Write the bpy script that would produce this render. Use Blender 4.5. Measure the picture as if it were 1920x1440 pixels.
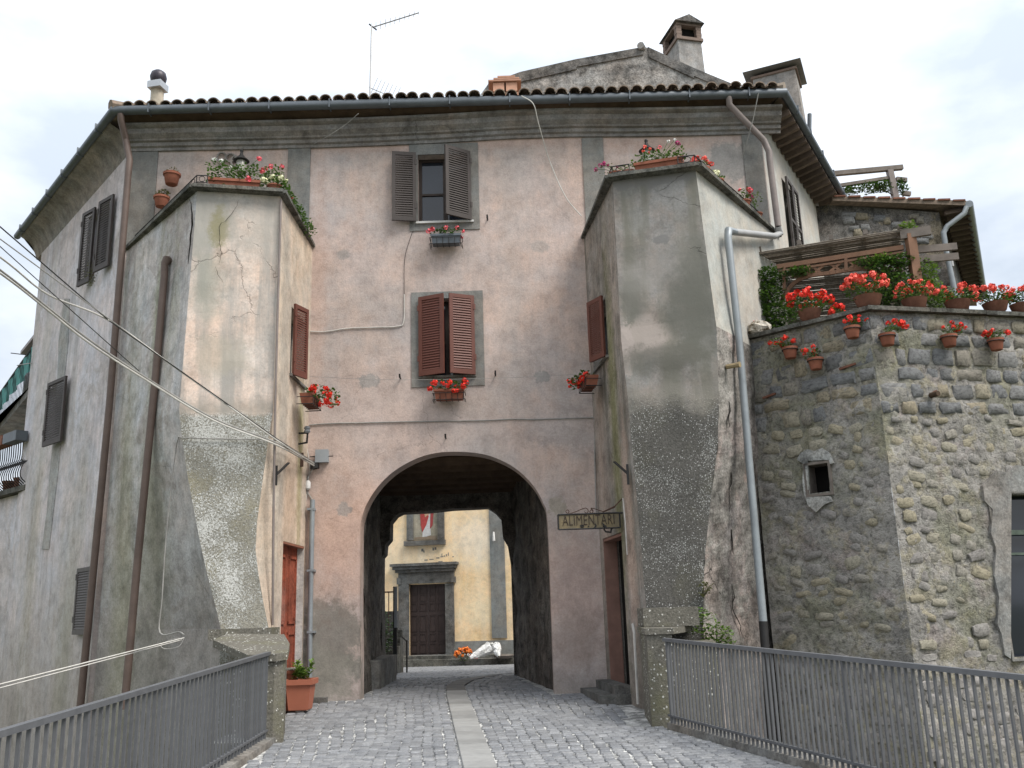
import bpy, math, random
import numpy as np
from mathutils import Vector, Matrix, noise as mnoise
from mathutils.geometry import tessellate_polygon
random.seed(7)
R = math.radians
scene = bpy.context.scene
for o in list(bpy.data.objects):
    bpy.data.objects.remove(o)
col = scene.collection

# ------------------------------------------------------------------ camera
FPX, PITCH, ROLL, EYE = 1725.0, R(13.85), R(1.8), Vector((0, 0, 1.6))
cf = Vector((0, math.cos(PITCH), math.sin(PITCH)))
u0 = Vector((1, 0, 0)).cross(cf)
cr = Vector((1, 0, 0)) * math.cos(ROLL) - u0 * math.sin(ROLL)
cu = u0 * math.cos(ROLL) + Vector((1, 0, 0)) * math.sin(ROLL)
cam = bpy.data.cameras.new('camera')
cam.sensor_width = 36
cam.lens = 36 * FPX / 1920
cam.clip_start, cam.clip_end = 0.05, 3000
camo = bpy.data.objects.new('camera', cam)
col.objects.link(camo)
mw = Matrix((cr, cu, -cf)).transposed().to_4x4()
mw.translation = EYE
camo.matrix_world = mw
scene.camera = camo

# ------------------------------------------------------------------ world: bright overcast sky
SUN_EL, SUN_AZ = R(53), R(54)        # azimuth: to the right of straight behind the camera
sdir = Vector((math.cos(SUN_EL) * math.sin(SUN_AZ), -math.cos(SUN_EL) * math.cos(SUN_AZ), math.sin(SUN_EL)))
world = bpy.data.worlds.new('World')
scene.world = world
world.use_nodes = True
wn = world.node_tree
wn.nodes.clear()
wo = wn.nodes.new('ShaderNodeOutputWorld')
bg = wn.nodes.new('ShaderNodeBackground')
sky = wn.nodes.new('ShaderNodeTexSky')
sky.sky_type = 'NISHITA'
sky.sun_disc = False
sky.sun_elevation = SUN_EL
sky.sun_rotation = math.atan2(sdir.x, sdir.y)
tc = wn.nodes.new('ShaderNodeTexCoord')
mp = wn.nodes.new('ShaderNodeMapping')
mp.inputs['Scale'].default_value = (1.6, 1.6, 3.4)
cn = wn.nodes.new('ShaderNodeTexNoise')
cn.inputs['Scale'].default_value = 1.3
cn.inputs['Detail'].default_value = 7
cn.inputs['Roughness'].default_value = 0.52
crp = wn.nodes.new('ShaderNodeValToRGB')
crp.color_ramp.elements[0].position = 0.40
crp.color_ramp.elements[0].color = (0.47, 0.525, 0.60, 1)
crp.color_ramp.elements[1].position = 0.66
crp.color_ramp.elements[1].color = (0.95, 0.97, 1.0, 1)
# overcast luminance: the zenith is brighter than the horizon
sx = wn.nodes.new('ShaderNodeSeparateXYZ')
mr = wn.nodes.new('ShaderNodeMapRange')
mr.inputs['From Min'].default_value, mr.inputs['From Max'].default_value = 0.0, 1.0
mr.inputs['To Min'].default_value, mr.inputs['To Max'].default_value = 5.4, 11.0
ml = wn.nodes.new('ShaderNodeMixRGB')
ml.blend_type = 'MULTIPLY'
ml.inputs['Fac'].default_value = 1.0
mx = wn.nodes.new('ShaderNodeMixRGB')
mx.inputs['Fac'].default_value = 0.95
wn.links.new(tc.outputs['Generated'], mp.inputs['Vector'])
wn.links.new(tc.outputs['Generated'], sx.inputs[0])
wn.links.new(sx.outputs['Z'], mr.inputs['Value'])
wn.links.new(mp.outputs['Vector'], cn.inputs['Vector'])
wn.links.new(cn.outputs['Fac'], crp.inputs['Fac'])
wn.links.new(crp.outputs['Color'], ml.inputs['Color1'])
wn.links.new(mr.outputs[0], ml.inputs['Color2'])
wn.links.new(sky.outputs['Color'], mx.inputs['Color1'])
wn.links.new(ml.outputs['Color'], mx.inputs['Color2'])
wn.links.new(mx.outputs['Color'], bg.inputs['Color'])
bg.inputs['Strength'].default_value = 0.1
wn.links.new(bg.outputs['Background'], wo.inputs['Surface'])

sun = bpy.data.lights.new('sun', 'SUN')
sun.energy = 1.9
sun.angle = R(28)
sun.color = (1.0, 0.95, 0.88)
suno = bpy.data.objects.new('sun', sun)
col.objects.link(suno)
suno.rotation_euler = (-sdir).to_track_quat('-Z', 'Y').to_euler()
suno.location = sdir * 60
scene.view_settings.view_transform = 'Standard'
scene.view_settings.look = 'None'
scene.view_settings.gamma = 1
scene.view_settings.exposure = 1.14
scene.cycles.max_bounces = 5
scene.cycles.diffuse_bounces = 2
scene.render.resolution_x, scene.render.resolution_y = 1024, 768

# ------------------------------------------------------------------ pixel -> place helpers (1920x1440 photo pixels give directions)
def ray(x, y):
    return cr * ((x - 960) / FPX) - cu * ((y - 720) / FPX) + cf
def on_y(x, y, Y):
    d = ray(x, y)
    return EYE + d * (Y / d.y)
def on_z(x, y, Z):
    d = ray(x, y)
    return EYE + d * ((Z - EYE.z) / d.z)
def on_v(x, y, A, B, off=0.0):
    t = Vector((B[0] - A[0], B[1] - A[1]))
    n = Vector((-t.y, t.x)).normalized()
    if n.dot(Vector((A[0], A[1]))) > 0:
        n = -n                       # towards the camera
    d = ray(x, y)
    s = (n.x * A[0] + n.y * A[1] + off) / (n.x * d.x + n.y * d.y)
    return EYE + d * s
def road_z(y):
    if y < 13.6: return 0.033 * y
    if y < 17.6: return 0.449
    if y < 31.4: return 0.449 - 0.55 * (y - 17.6) / 13.8
    return -0.101

# ------------------------------------------------------------------ object helpers
def link(o, parent=None):
    col.objects.link(o)
    if parent is not None:
        o.parent = parent
        if parent.type == 'EMPTY':
            o.matrix_parent_inverse = Matrix.Translation(-parent.location)
    return o
def tag(o, label, cat, group=None, kind=None):
    if label: o['label'] = label
    if cat: o['category'] = cat
    if group: o['group'] = group
    if kind: o['kind'] = kind
    return o
def thing(name, loc, label, cat, group=None):
    o = bpy.data.objects.new(name, None)
    o.empty_display_size = 0.2
    o.location = loc
    col.objects.link(o)
    return tag(o, label, cat, group)

class G:
    """collects shapes in world coordinates and links them as one mesh object"""
    def __init__(s):
        s.v, s.f, s.m = [], [], []
    def add(s, vs, fs, mi=0):
        b = len(s.v)
        s.v += [tuple(v) for v in vs]
        for f in fs:
            s.f.append(tuple(i + b for i in f))
            s.m.append(mi)
        return s
    def box(s, a, b, mi=0):
        x0, y0, z0 = a; x1, y1, z1 = b
        vs = [(x0,y0,z0),(x1,y0,z0),(x1,y1,z0),(x0,y1,z0),(x0,y0,z1),(x1,y0,z1),(x1,y1,z1),(x0,y1,z1)]
        return s.add(vs, [(3,2,1,0),(4,5,6,7),(0,1,5,4),(1,2,6,5),(2,3,7,6),(3,0,4,7)], mi)
    def obox(s, o, ux, uy, uz, mi=0):
        """box from corner o with edge vectors"""
        o, ux, uy, uz = Vector(o), Vector(ux), Vector(uy), Vector(uz)
        vs = [o, o+ux, o+ux+uy, o+uy, o+uz, o+ux+uz, o+ux+uy+uz, o+uy+uz]
        fs = [(3,2,1,0),(4,5,6,7),(0,1,5,4),(1,2,6,5),(2,3,7,6),(3,0,4,7)]
        if ux.cross(uy).dot(uz) < 0: fs = [f[::-1] for f in fs]
        return s.add(vs, fs, mi)
    def beam(s, p, q, w, h, up=(0,0,1), mi=0):
        p, q = Vector(p), Vector(q)
        d = (q - p); n = d.normalized()
        sd = n.cross(Vector(up))
        if sd.length < 1e-4: sd = n.cross(Vector((0,1,0)))
        sd.normalize(); upv = sd.cross(n)
        return s.obox(p - sd*w/2 - upv*h/2, sd*w, upv*h, d, mi)
    def prism(s, poly, z0, z1, mi=0):
        n = len(poly)
        area = sum(poly[i][0]*poly[(i+1)%n][1]-poly[(i+1)%n][0]*poly[i][1] for i in range(n))
        if area < 0: poly = poly[::-1]
        z0s = z0 if isinstance(z0, (list, tuple)) else [z0]*n
        z1s = z1 if isinstance(z1, (list, tuple)) else [z1]*n
        vs = [(p[0], p[1], z0s[i]) for i, p in enumerate(poly)] + [(p[0], p[1], z1s[i]) for i, p in enumerate(poly)]
        fs = [tuple(range(n-1, -1, -1)), tuple(range(n, 2*n))] + [(i, (i+1)%n, (i+1)%n+n, i+n) for i in range(n)]
        return s.add(vs, fs, mi)
    def tube(s, pts, r, sides=8, caps=True, mi=0):
        pts = [Vector(p) for p in pts]
        n = len(pts)
        rs = r if isinstance(r, (list, tuple)) else [r]*n
        t0 = (pts[1]-pts[0]).normalized()
        nrm = t0.cross(Vector((0,0,1)))
        if nrm.length < 1e-3: nrm = t0.cross(Vector((0,1,0)))
        nrm.normalize()
        vs = []
        for i in range(n):
            if i == 0: t = pts[1]-pts[0]
            elif i == n-1: t = pts[-1]-pts[-2]
            else: t = (pts[i+1]-pts[i]).normalized() + (pts[i]-pts[i-1]).normalized()
            t.normalize()
            nrm = (nrm - t*nrm.dot(t)).normalized()
            bn = t.cross(nrm)
            k = 1.0
            if 0 < i < n-1:
                c = (pts[i+1]-pts[i]).normalized().dot(t)
                k = min(1.35, 1/max(c, .6))
            for j in range(sides):
                a = 2*math.pi*j/sides
                vs.append(pts[i] + (nrm*math.cos(a) + bn*math.sin(a))*rs[i]*k)
        fs = []
        for i in range(n-1):
            for j in range(sides):
                a, b = i*sides+j, i*sides+(j+1)%sides
                fs.append((a, b, b+sides, a+sides))
        if caps:
            fs.append(tuple(range(sides-1, -1, -1)))
            fs.append(tuple(range((n-1)*sides, n*sides)))
        return s.add(vs, fs, mi)
    def lathe(s, c, prof, sides=16, mi=0, sx=1, sy=1, rot=0):
        """prof: (radius, z) from bottom to top about point c"""
        vs, fs = [], []
        for (r, z) in prof:
            for j in range(sides):
                a = 2*math.pi*j/sides
                x, y = r*math.cos(a)*sx, r*math.sin(a)*sy
                vs.append((c[0]+x*math.cos(rot)-y*math.sin(rot), c[1]+x*math.sin(rot)+y*math.cos(rot), c[2]+z))
        for i in range(len(prof)-1):
            for j in range(sides):
                a, b = i*sides+j, i*sides+(j+1)%sides
                fs.append((a, b, b+sides, a+sides))
        fs.append(tuple(range(sides-1, -1, -1)))
        fs.append(tuple(range((len(prof)-1)*sides, len(prof)*sides)))
        return s.add(vs, fs, mi)
    def loft(s, rings, mi=0, close=False):
        n = len(rings[0])
        vs = [p for r in rings for p in r]
        fs = []
        for i in range(len(rings)-1):
            for j in range(n if close else n-1):
                a, b = i*n+j, i*n+(j+1)%n
                fs.append((a, b, b+n, a+n))
        return s.add(vs, fs, mi)
    def mesh(s, name, mats, smooth=False):
        me = bpy.data.meshes.new(name)
        me.from_pydata(s.v, [], s.f)
        for m in (mats if isinstance(mats, (list, tuple)) else [mats]):
            me.materials.append(m)
        me.polygons.foreach_set('material_index', s.m)
        if smooth:
            me.polygons.foreach_set('use_smooth', [True]*len(s.f))
            try: me.set_sharp_from_angle(angle=R(38))
            except Exception: pass
        me.update()
        return me
    def obj(s, name, mats, parent=None, smooth=False, label=None, kind=None):
        o = bpy.data.objects.new(name, s.mesh(name, mats, smooth))
        link(o, parent)
        if label: o['label'] = label
        if kind: o['kind'] = kind
        return o
def inst(name, me, loc, rot=(0,0,0), scale=(1,1,1), parent=None):
    o = bpy.data.objects.new(name, me)
    o.location = loc
    o.rotation_euler = rot
    o.scale = scale if isinstance(scale, (tuple, list)) else (scale,)*3
    return link(o, parent)
def spline(pts, k=8):
    """Catmull-Rom through points"""
    P = [Vector(p) for p in pts]
    P = [P[0]*2-P[1]] + P + [P[-1]*2-P[-2]]
    out = []
    for i in range(1, len(P)-2):
        for j in range(k):
            t = j/k
            a, b, c, d = P[i-1], P[i], P[i+1], P[i+2]
            out.append(0.5*((2*b)+(c-a)*t+(2*a-5*b+4*c-d)*t*t+(3*b-a-3*c+d)*t**3))
    out.append(P[-2])
    return out
def sag(p, q, s, k=16):
    p, q = Vector(p), Vector(q)
    return [p.lerp(q, i/k) - Vector((0,0,s*4*(i/k)*(1-i/k))) for i in range(k+1)]
def wall_holes(g, P, U, outer, holes, thick, nrm, mi=0, reveal_mi=None, back=True):
    """P origin, U horizontal unit; outlines in (s,z); nrm points outwards (front)"""
    P, U, nrm = Vector(P), Vector(U), Vector(nrm)
    def to(p, d): return P + U*p[0] + Vector((0,0,p[1]-P.z)) - nrm*d
    loops = [[Vector((p[0], p[1], 0)) for p in outer]] + [[Vector((p[0], p[1], 0)) for p in h] for h in holes]
    tris = tessellate_polygon(loops)
    flat = [p for l in loops for p in l]
    for d, flip in ((0, False), (thick, True)):
        if d and not back: continue
        vs = [to(p, d) for p in flat]
        fs = []
        for t in tris:
            a, b, c = [vs[i] for i in t]
            up = (b-a).cross(c-a).dot(nrm) > 0
            fs.append(t if up != flip else t[::-1])
        g.add(vs, fs, mi)
    for li, l in enumerate(loops):
        n = len(l)
        vs = [to(p, 0) for p in l] + [to(p, thick) for p in l]
        fs = [(i, (i+1)%n, (i+1)%n+n, i+n) for i in range(n)]
        g.add(vs, fs, mi if (li == 0 or reveal_mi is None) else reveal_mi)
    return g
def rect(x0, z0, x1, z1): return [(x0,z0),(x1,z0),(x1,z1),(x0,z1)]

# ------------------------------------------------------------------ materials
class NT:
    def __init__(s, name, rough=0.85, spec=0.3, metal=0.0):
        s.mat = bpy.data.materials.new(name)
        s.mat.use_nodes = True
        s.t = s.mat.node_tree
        s.t.nodes.clear()
        s.out = s.t.nodes.new('ShaderNodeOutputMaterial')
        s.b = s.t.nodes.new('ShaderNodeBsdfPrincipled')
        s.b.inputs['Roughness'].default_value = rough
        s.b.inputs['Specular IOR Level'].default_value = spec
        s.b.inputs['Metallic'].default_value = metal
        s.t.links.new(s.b.outputs[0], s.out.inputs[0])
        s._c = None
        s._n = {}
    def L(s, a, b): s.t.links.new(a, b)
    def n(s, kind, **kw):
        nd = s.t.nodes.new(kind)
        for k, v in kw.items():
            setattr(nd, k, v)
        return nd
    def put(s, sock, v):
        if hasattr(v, 'is_linked') or hasattr(v, 'links'): s.L(v, sock)
        elif isinstance(v, (tuple, list)) and sock.type == 'RGBA': sock.default_value = tuple(v)[:3] + (1,)
        else: sock.default_value = v
    @property
    def P(s):
        if s._c is None: s._c = s.n('ShaderNodeTexCoord').outputs['Object']
        return s._c
    def rnd(s): return s.n('ShaderNodeObjectInfo').outputs['Random']
    def map(s, scale=(1,1,1), loc=(0,0,0), vec=None):
        m = s.n('ShaderNodeMapping')
        m.inputs['Scale'].default_value = scale
        s.put(m.inputs['Location'], loc)
        s.L(vec or s.P, m.inputs['Vector'])
        return m.outputs[0]
    def noise(s, scale, detail=5, rough=0.6, vec=None, dist=0.0, color=False):
        key = (scale, round(detail), round(rough, 2), dist, color)
        if vec is None and key in s._n: return s._n[key]
        m = s.n('ShaderNodeTexNoise')
        m.inputs['Scale'].default_value = scale
        m.inputs['Detail'].default_value = min(detail, 8)
        m.inputs['Roughness'].default_value = rough
        m.inputs['Distortion'].default_value = dist
        s.L(vec or s.P, m.inputs['Vector'])
        if vec is None: s._n[key] = m.outputs['Color' if color else 'Fac']
        return m.outputs['Color' if color else 'Fac']
    def voro(s, scale, feature='F1', vec=None, out='Distance', rnd=1.0):
        m = s.n('ShaderNodeTexVoronoi', feature=feature)
        m.inputs['Scale'].default_value = scale
        m.inputs['Randomness'].default_value = rnd
        s.L(vec or s.P, m.inputs['Vector'])
        return m.outputs[out]
    def ramp(s, fac, stops, interp='LINEAR'):
        m = s.n('ShaderNodeValToRGB')
        r = m.color_ramp
        r.interpolation = interp
        while len(r.elements) < len(stops): r.elements.new(0.5)
        for e, (p, c) in zip(r.elements, stops):
            e.position = p
            e.color = (c, c, c, 1) if isinstance(c, (int, float)) else tuple(c)[:3] + (1,)
        s.L(fac, m.inputs['Fac'])
        return m.outputs['Color']
    def step(s, v, a, b, lo=0.0, hi=1.0):
        m = s.n('ShaderNodeMapRange', interpolation_type='SMOOTHSTEP')
        m.inputs['From Min'].default_value = a
        m.inputs['From Max'].default_value = b
        m.inputs['To Min'].default_value = lo
        m.inputs['To Max'].default_value = hi
        s.put(m.inputs['Value'], v)
        return m.outputs[0]
    def mix(s, fac, a, b, blend='MIX'):
        m = s.n('ShaderNodeMixRGB', blend_type=blend)
        s.put(m.inputs['Fac'], fac); s.put(m.inputs['Color1'], a); s.put(m.inputs['Color2'], b)
        return m.outputs[0]
    def math(s, op, a, b=0.0):
        m = s.n('ShaderNodeMath', operation=op)
        s.put(m.inputs[0], a); s.put(m.inputs[1], b)
        return m.outputs[0]
    def vadd(s, a, b, k=1.0):
        m = s.n('ShaderNodeVectorMath', operation='MULTIPLY_ADD')
        s.L(b, m.inputs[0]); m.inputs[1].default_value = (k,k,k); s.L(a, m.inputs[2])
        return m.outputs[0]
    def sep(s, axis):
        m = s.n('ShaderNodeSeparateXYZ'); s.L(s.P, m.inputs[0])
        return m.outputs[axis]
    def blob(s, c, r, edge=0.35, wob=1.15, nscale=2.5):
        """0..1 mask: an irregular patch round c with radii r"""
        v = s.map(scale=tuple(1/k for k in r), loc=tuple(-ci/k for ci, k in zip(c, r)))
        l = s.n('ShaderNodeVectorMath', operation='LENGTH'); s.L(v, l.inputs[0])
        k_ = min(12.0, max(nscale, 1.1/min(r[0], r[2])))
        k_ = 2.5 if k_ < 3.5 else (5.0 if k_ < 7 else 10.0)
        nn = s.noise(k_, 8, 0.72)
        d = s.math('ADD', l.outputs['Value'], s.math('MULTIPLY', s.math('SUBTRACT', nn, 0.5), wob*2))
        return s.step(d, 1.0-edge, 1.0+edge, 1.0, 0.0)
    def done(s, colr, bump=None, bstr=0.3, bdist=0.02, rough=None):
        s.put(s.b.inputs['Base Color'], colr)
        if rough is not None: s.put(s.b.inputs['Roughness'], rough)
        if bump is not None:
            b = s.n('ShaderNodeBump')
            b.inputs['Strength'].default_value = bstr
            b.inputs['Distance'].default_value = bdist
            s.L(bump, b.inputs['Height'])
            s.L(b.outputs[0], s.b.inputs['Normal'])
        return s.mat

def lin(r, g, b, k=1.0):
    f = lambda c: (c/255/12.92 if c <= 10 else ((c/255+0.055)/1.055)**2.4)*k
    return (f(r), f(g), f(b))
def plain(name, c, var=0.18, scale=6, rough=0.7, spec=0.3, metal=0, bump=0.1, rnd=0.0):
    t = NT(name, rough, spec, metal)
    k = t.noise(scale, 6, 0.65)
    f = t.ramp(k, [(0.25, 1-var), (0.75, 1+var*0.6)])
    c2 = t.mix(1.0, c, f, 'MULTIPLY')
    if rnd:
        c2 = t.mix(1.0, c2, t.ramp(t.rnd(), [(0, 1-rnd), (1, 1+rnd)]), 'MULTIPLY')
    return t.done(c2, t.noise(scale*6, 5, 0.6), bump, 0.004)

def plaster(name, base, var, stain=None, streak=0.4, patch=None, patch_t=0.62, blobs=(), cracks=0.0, zband=(), bump=0.35, fine=0.12, vstretch=0.22, big=0.55, streaks=()):
    """weathered lime render: mottled base, vertical run-off streaks, patches, cracks, named stains"""
    t = NT(name, 0.92, 0.15)
    n1 = t.noise(big, 8, 0.62, dist=0.4)
    c = t.mix(t.ramp(n1, [(0.41, 0), (0.59, 1)]), base, var)
    n2 = t.noise(1.9, 8, 0.72)
    tx = t.ramp(n2, [(0.36, 1-fine*1.7), (0.5, 1.0), (0.64, 1+fine*1.0)])
    nm = t.noise(5.0, 9, 0.75)
    tx = t.mix(1.0, tx, t.ramp(nm, [(0.36, 1-fine*2.0), (0.5, 1.0), (0.65, 1+fine*1.2)]), 'MULTIPLY')
    nf = t.noise(38, 5, 0.7)
    tx = t.mix(1.0, tx, t.ramp(nf, [(0.34, 1-fine*1.4), (0.66, 1+fine*1.1)]), 'MULTIPLY')
    hv = t.ramp(t.noise(1.2, 7, 0.7, vec=t.map(loc=(17,5,9))), [(0.40, 0), (0.62, 1)])
    c = t.mix(1.0, c, t.mix(hv, (0.96,1.0,1.03), (1.05,0.985,0.93)), 'MULTIPLY')
    c = t.mix(t.ramp(t.noise(11, 7, 0.8), [(0.55, 0), (0.66, fine*2.8)]), c, tuple(k*0.5 for k in var))
    if stain:
        gate_ = t.ramp(t.noise(0.5, 4, 0.5), [(0.35, 0.25), (0.65, 1)])
        sk = t.math('MULTIPLY', t.ramp(t.noise(1.6, 7, 0.68, vec=t.map(scale=(2.6, 2.6, vstretch))), [(0.45, 0), (0.62, 1)]), gate_)
        c = t.mix(t.math('MULTIPLY', sk, streak), c, stain)
        s2 = t.ramp(t.noise(2.2, 7, 0.7, vec=t.map(scale=(7, 7, vstretch*2.2), loc=(3,7,1))), [(0.46, 0), (0.63, 1)])
        c = t.mix(t.math('MULTIPLY', s2, streak*0.3), c, tuple(k*0.9 for k in stain))
    for (cc, amt, th) in streaks:
        s3 = t.ramp(t.noise(1.1, 7, 0.68, vec=t.map(scale=(1.25, 1.25, vstretch*1.6), loc=(cc[0]*90,cc[1]*50,2))), [(th-.04, 0), (th+0.09, 1)])
        c = t.mix(t.math('MULTIPLY', s3, amt), c, cc)
    if patch:
        pm = t.ramp(t.noise(0.85, 9, 0.72, dist=0.6), [(patch_t, 0), (patch_t+0.03, 1)])
        c = t.mix(t.math('MULTIPLY', pm, 0.75), c, patch)
    for (z0, z1, cc, amt, wob) in zband:
        z = t.math('ADD', t.sep('Z'), t.math('MULTIPLY', t.math('SUBTRACT', t.noise(1.1, 8, 0.7), 0.5), wob*1.6))
        c = t.mix(t.step(z, z0, z1, amt, 0.0), c, cc)
    for (cen, rad, cc, amt, edge) in blobs:
        c = t.mix(t.math('MULTIPLY', t.blob(cen, rad, edge), amt), c, cc)
    c = t.mix(1.0, c, tx, 'MULTIPLY')
    hb = t.math('ADD', t.math('MULTIPLY', nm, 0.7), t.math('MULTIPLY', nf, 0.3))
    if cracks:
        wv = t.vadd(t.P, t.noise(3.0, 5, 0.65, color=True), 0.28)
        e = t.voro(0.75, 'DISTANCE_TO_EDGE', vec=wv)
        cm = t.math('MULTIPLY', t.step(e, 0.001, 0.006, 1, 0), t.step(t.noise(0.7, 3, 0.5), 0.54, 0.62))
        c = t.mix(t.math('MULTIPLY', cm, cracks), c, (0.05, 0.045, 0.04))
        hb = t.math('SUBTRACT', hb, t.math('MULTIPLY', cm, cracks*0.6))
    return t.done(c, hb, bump, 0.03)

YF = 13.6
AX = -0.95
M = {}
SALMON = (0.50, 0.36, 0.30)
GREY = (0.30, 0.285, 0.27)
DAMP = (0.20, 0.19, 0.165)
MOSS = (0.20, 0.19, 0.10)
def fb(px, py, rx, rz, colr, amt, edge=0.35, Y=YF):
    p = on_y(px, py, Y)
    return ((p.x, p.y, p.z), (rx, 0.6, rz), colr, amt, edge)
M['front'] = plaster('pink_render', (0.52, 0.415, 0.37), (0.45, 0.385, 0.358), (0.33, 0.30, 0.285), 0.4, cracks=0.25, fine=0.08, streaks=[((0.36,0.325,0.30),.35,.52)],
    blobs=[fb(620, 1195, 0.40, 0.62, DAMP, 0.85, 0.18), fb(605, 1265, 0.5, 0.38, (0.25,0.24,0.205), 0.75, 0.2),
           fb(640, 1000, 0.55, 0.75, (0.56,0.37,0.285), 0.7, 0.8), fb(1085, 1120, 0.3, 0.7, (0.54,0.38,0.32), 0.55, 0.7), fb(600, 880, 0.35, 0.6, (0.56,0.41,0.34), 0.5, 0.8), fb(720, 790, 1.6, 0.6, (0.50,0.405,0.365), 0.5, 0.8),
           fb(595, 520, 0.14, 1.7, SALMON, 0.6, 0.7), fb(690, 714, 0.16, 0.11, GREY, 0.8, 0.15), fb(1017, 706, 0.12, 0.09, GREY, 0.8, 0.15),
           fb(645, 955, 0.11, 0.10, GREY, 0.7, 0.15), fb(1045, 950, 0.13, 0.14, (0.33,0.29,0.23), 0.7, 0.15), fb(644, 478, 0.10, 0.09, GREY, 0.6, 0.2), fb(1012, 462, 0.16, 0.10, GREY, 0.5, 0.2),
           fb(840, 270, 2.9, 0.10, SALMON, 0.75, 0.9), fb(1240, 270, 0.9, 0.14, SALMON, 0.75, 0.6), fb(1370, 300, 0.35, 0.32, GREY, 0.9, 0.12),
           fb(1085, 1080, 0.3, 0.5, (0.46,0.36,0.32), 0.4, 0.6), fb(1075, 1200, 0.34, 0.42, (0.32,0.26,0.225), 0.6, 0.5), fb(1090, 820, 0.7, 0.15, (0.31,0.28,0.265), 0.5, 0.6)],
    zband=[(0.45, 0.9, (0.27,0.245,0.22), 0.6, 1.2)])
M['grey_trim'] = plaster('grey_painted_trim', (0.235, 0.23, 0.215), (0.195, 0.19, 0.178), (0.14,0.135,0.125), 0.5, fine=0.10)
M['cornice'] = plaster('grey_cornice', (0.265, 0.25, 0.235), (0.22, 0.205, 0.19), (0.13,0.12,0.11), 0.55, fine=0.14, cracks=0.5)
M['side_left'] = plaster('lilac_grey_render', patch=(0.44,0.40,0.385), patch_t=.56, base=(0.64, 0.595, 0.61), var=(0.57, 0.54, 0.555), stain=(0.38,0.36,0.36), streak=0.5, fine=0.095, vstretch=0.12, streaks=[((0.41,0.38,0.335),.5,.54),((0.25,0.235,0.22),.55,.57)],
    blobs=[((-8.6,16.5,3.2),(0.35,0.4,2.2),(0.32,0.295,0.21),0.5,0.9), ((-7.0,14.7,1.5),(0.35,0.4,2.6),(0.28,0.265,0.19),0.45,0.9), ((-7.3,15.0,8.8),(3,3,0.35),(0.36,0.30,0.28),0.5,0.8)],
    zband=[(0.2, 3.8, (0.33,0.295,0.255), 0.7, 3.4), (-1.0, 1.6, (0.2,0.18,0.155), 0.5, 2.4)])
M['soffit_left'] = plaster('dark_soffit_render', (0.28,0.25,0.225), (0.22,0.20,0.18), (0.14,0.12,0.10), 0.4, fine=0.16)  # darker and browner than the wall render below
M['tl_left'] = plaster('streaked_grey_render', (0.57,0.545,0.54), (0.50,0.48,0.475), (0.28,0.27,0.255), 0.65, patch=(0.38,0.34,0.32), patch_t=.53, fine=0.13, vstretch=0.10, cracks=0.3, streaks=[((0.30,0.285,0.205),.6,.52),((0.15,0.145,0.13),.7,.55)],
    blobs=[((-5.55,13.0,2.6),(0.28,0.35,2.9),(0.28,0.265,0.16),0.55,0.95), ((-4.9,12.2,3.0),(0.35,0.4,1.6),(0.25,0.245,0.17),0.5,0.95), ((-5.0,12.3,5.8),(0.16,0.2,0.7),(0.24,0.25,0.15),0.5,0.7)],
    zband=[(0.4, 4.6, (0.25,0.232,0.21), 0.7, 2.6), (-.4, 2.0, (0.14,0.13,0.12), 0.6, 2.0)])
M['tl_inner'] = plaster('cream_render', (0.60,0.50,0.40), (0.54,0.455,0.38), (0.28,0.255,0.205), 0.45, fine=0.10, vstretch=0.10,
    blobs=[((-3.12,13.15,3.9),(0.2,0.14,1.3),(0.33,0.31,0.15),0.7,0.7), ((-3.12,12.7,3.0),(0.2,0.4,1.0),(0.52,0.36,0.26),0.5,0.7), ((-3.12,12.2,5.0),(0.2,0.2,2.5),(0.35,0.33,0.30),0.5,0.7)])
M['tr_inner'] = plaster('mossy_grey_render', (0.335,0.295,0.265), (0.28,0.26,0.235), (0.115,0.11,0.085), 0.9, fine=0.15, vstretch=0.09,
    blobs=[((1.3,12.3,4.0),(0.3,0.22,2.2),(0.19,0.19,0.09),0.8,0.7), ((1.35,11.9,2.6),(0.25,0.16,1.4),(0.43,0.32,0.26),0.75,0.5), ((1.25,13.2,3.0),(0.25,0.3,1.6),(0.42,0.34,0.29),0.6,0.7)],
    zband=[(0.6, 1.6, (0.22,0.195,0.17), 0.7, 1.0)])
M['tr_right'] = plaster('pale_grey_render', (0.435,0.43,0.39), (0.395,0.385,0.355), (0.26,0.25,0.22), 0.35, fine=0.08)
M['tr_right_low'] = plaster('peeling_pink_render', (0.35,0.295,0.275), (0.29,0.26,0.245), (0.13,0.12,0.11), 0.7, patch=(0.25,0.24,0.22), patch_t=0.5, fine=0.26, bump=1.0, cracks=0.9, streaks=[((0.10,0.095,0.085),.6,.56)],
    blobs=[((2.55,11.4,4.4),(0.35,0.5,0.8),(0.30,0.285,0.26),0.8,0.4)], zband=[(0.7,1.6,(0.22,0.2,0.18),0.5,0.8)])
M['side_right'] = plaster('pale_cream_render', (0.47,0.455,0.42), (0.43,0.415,0.385), (0.33,0.315,0.28), 0.3, fine=0.06)
M['gable'] = plaster('rough_gable_render', (0.30,0.29,0.275), (0.25,0.24,0.23), (0.15,0.145,0.14), 0.3, fine=0.3, bump=0.9, patch=(0.205,0.195,0.185), patch_t=0.58)
M['chimney'] = plaster('chimney_render', (0.36,0.345,0.33), (0.29,0.28,0.27), (0.18,0.17,0.16), 0.5, fine=0.14)

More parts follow.
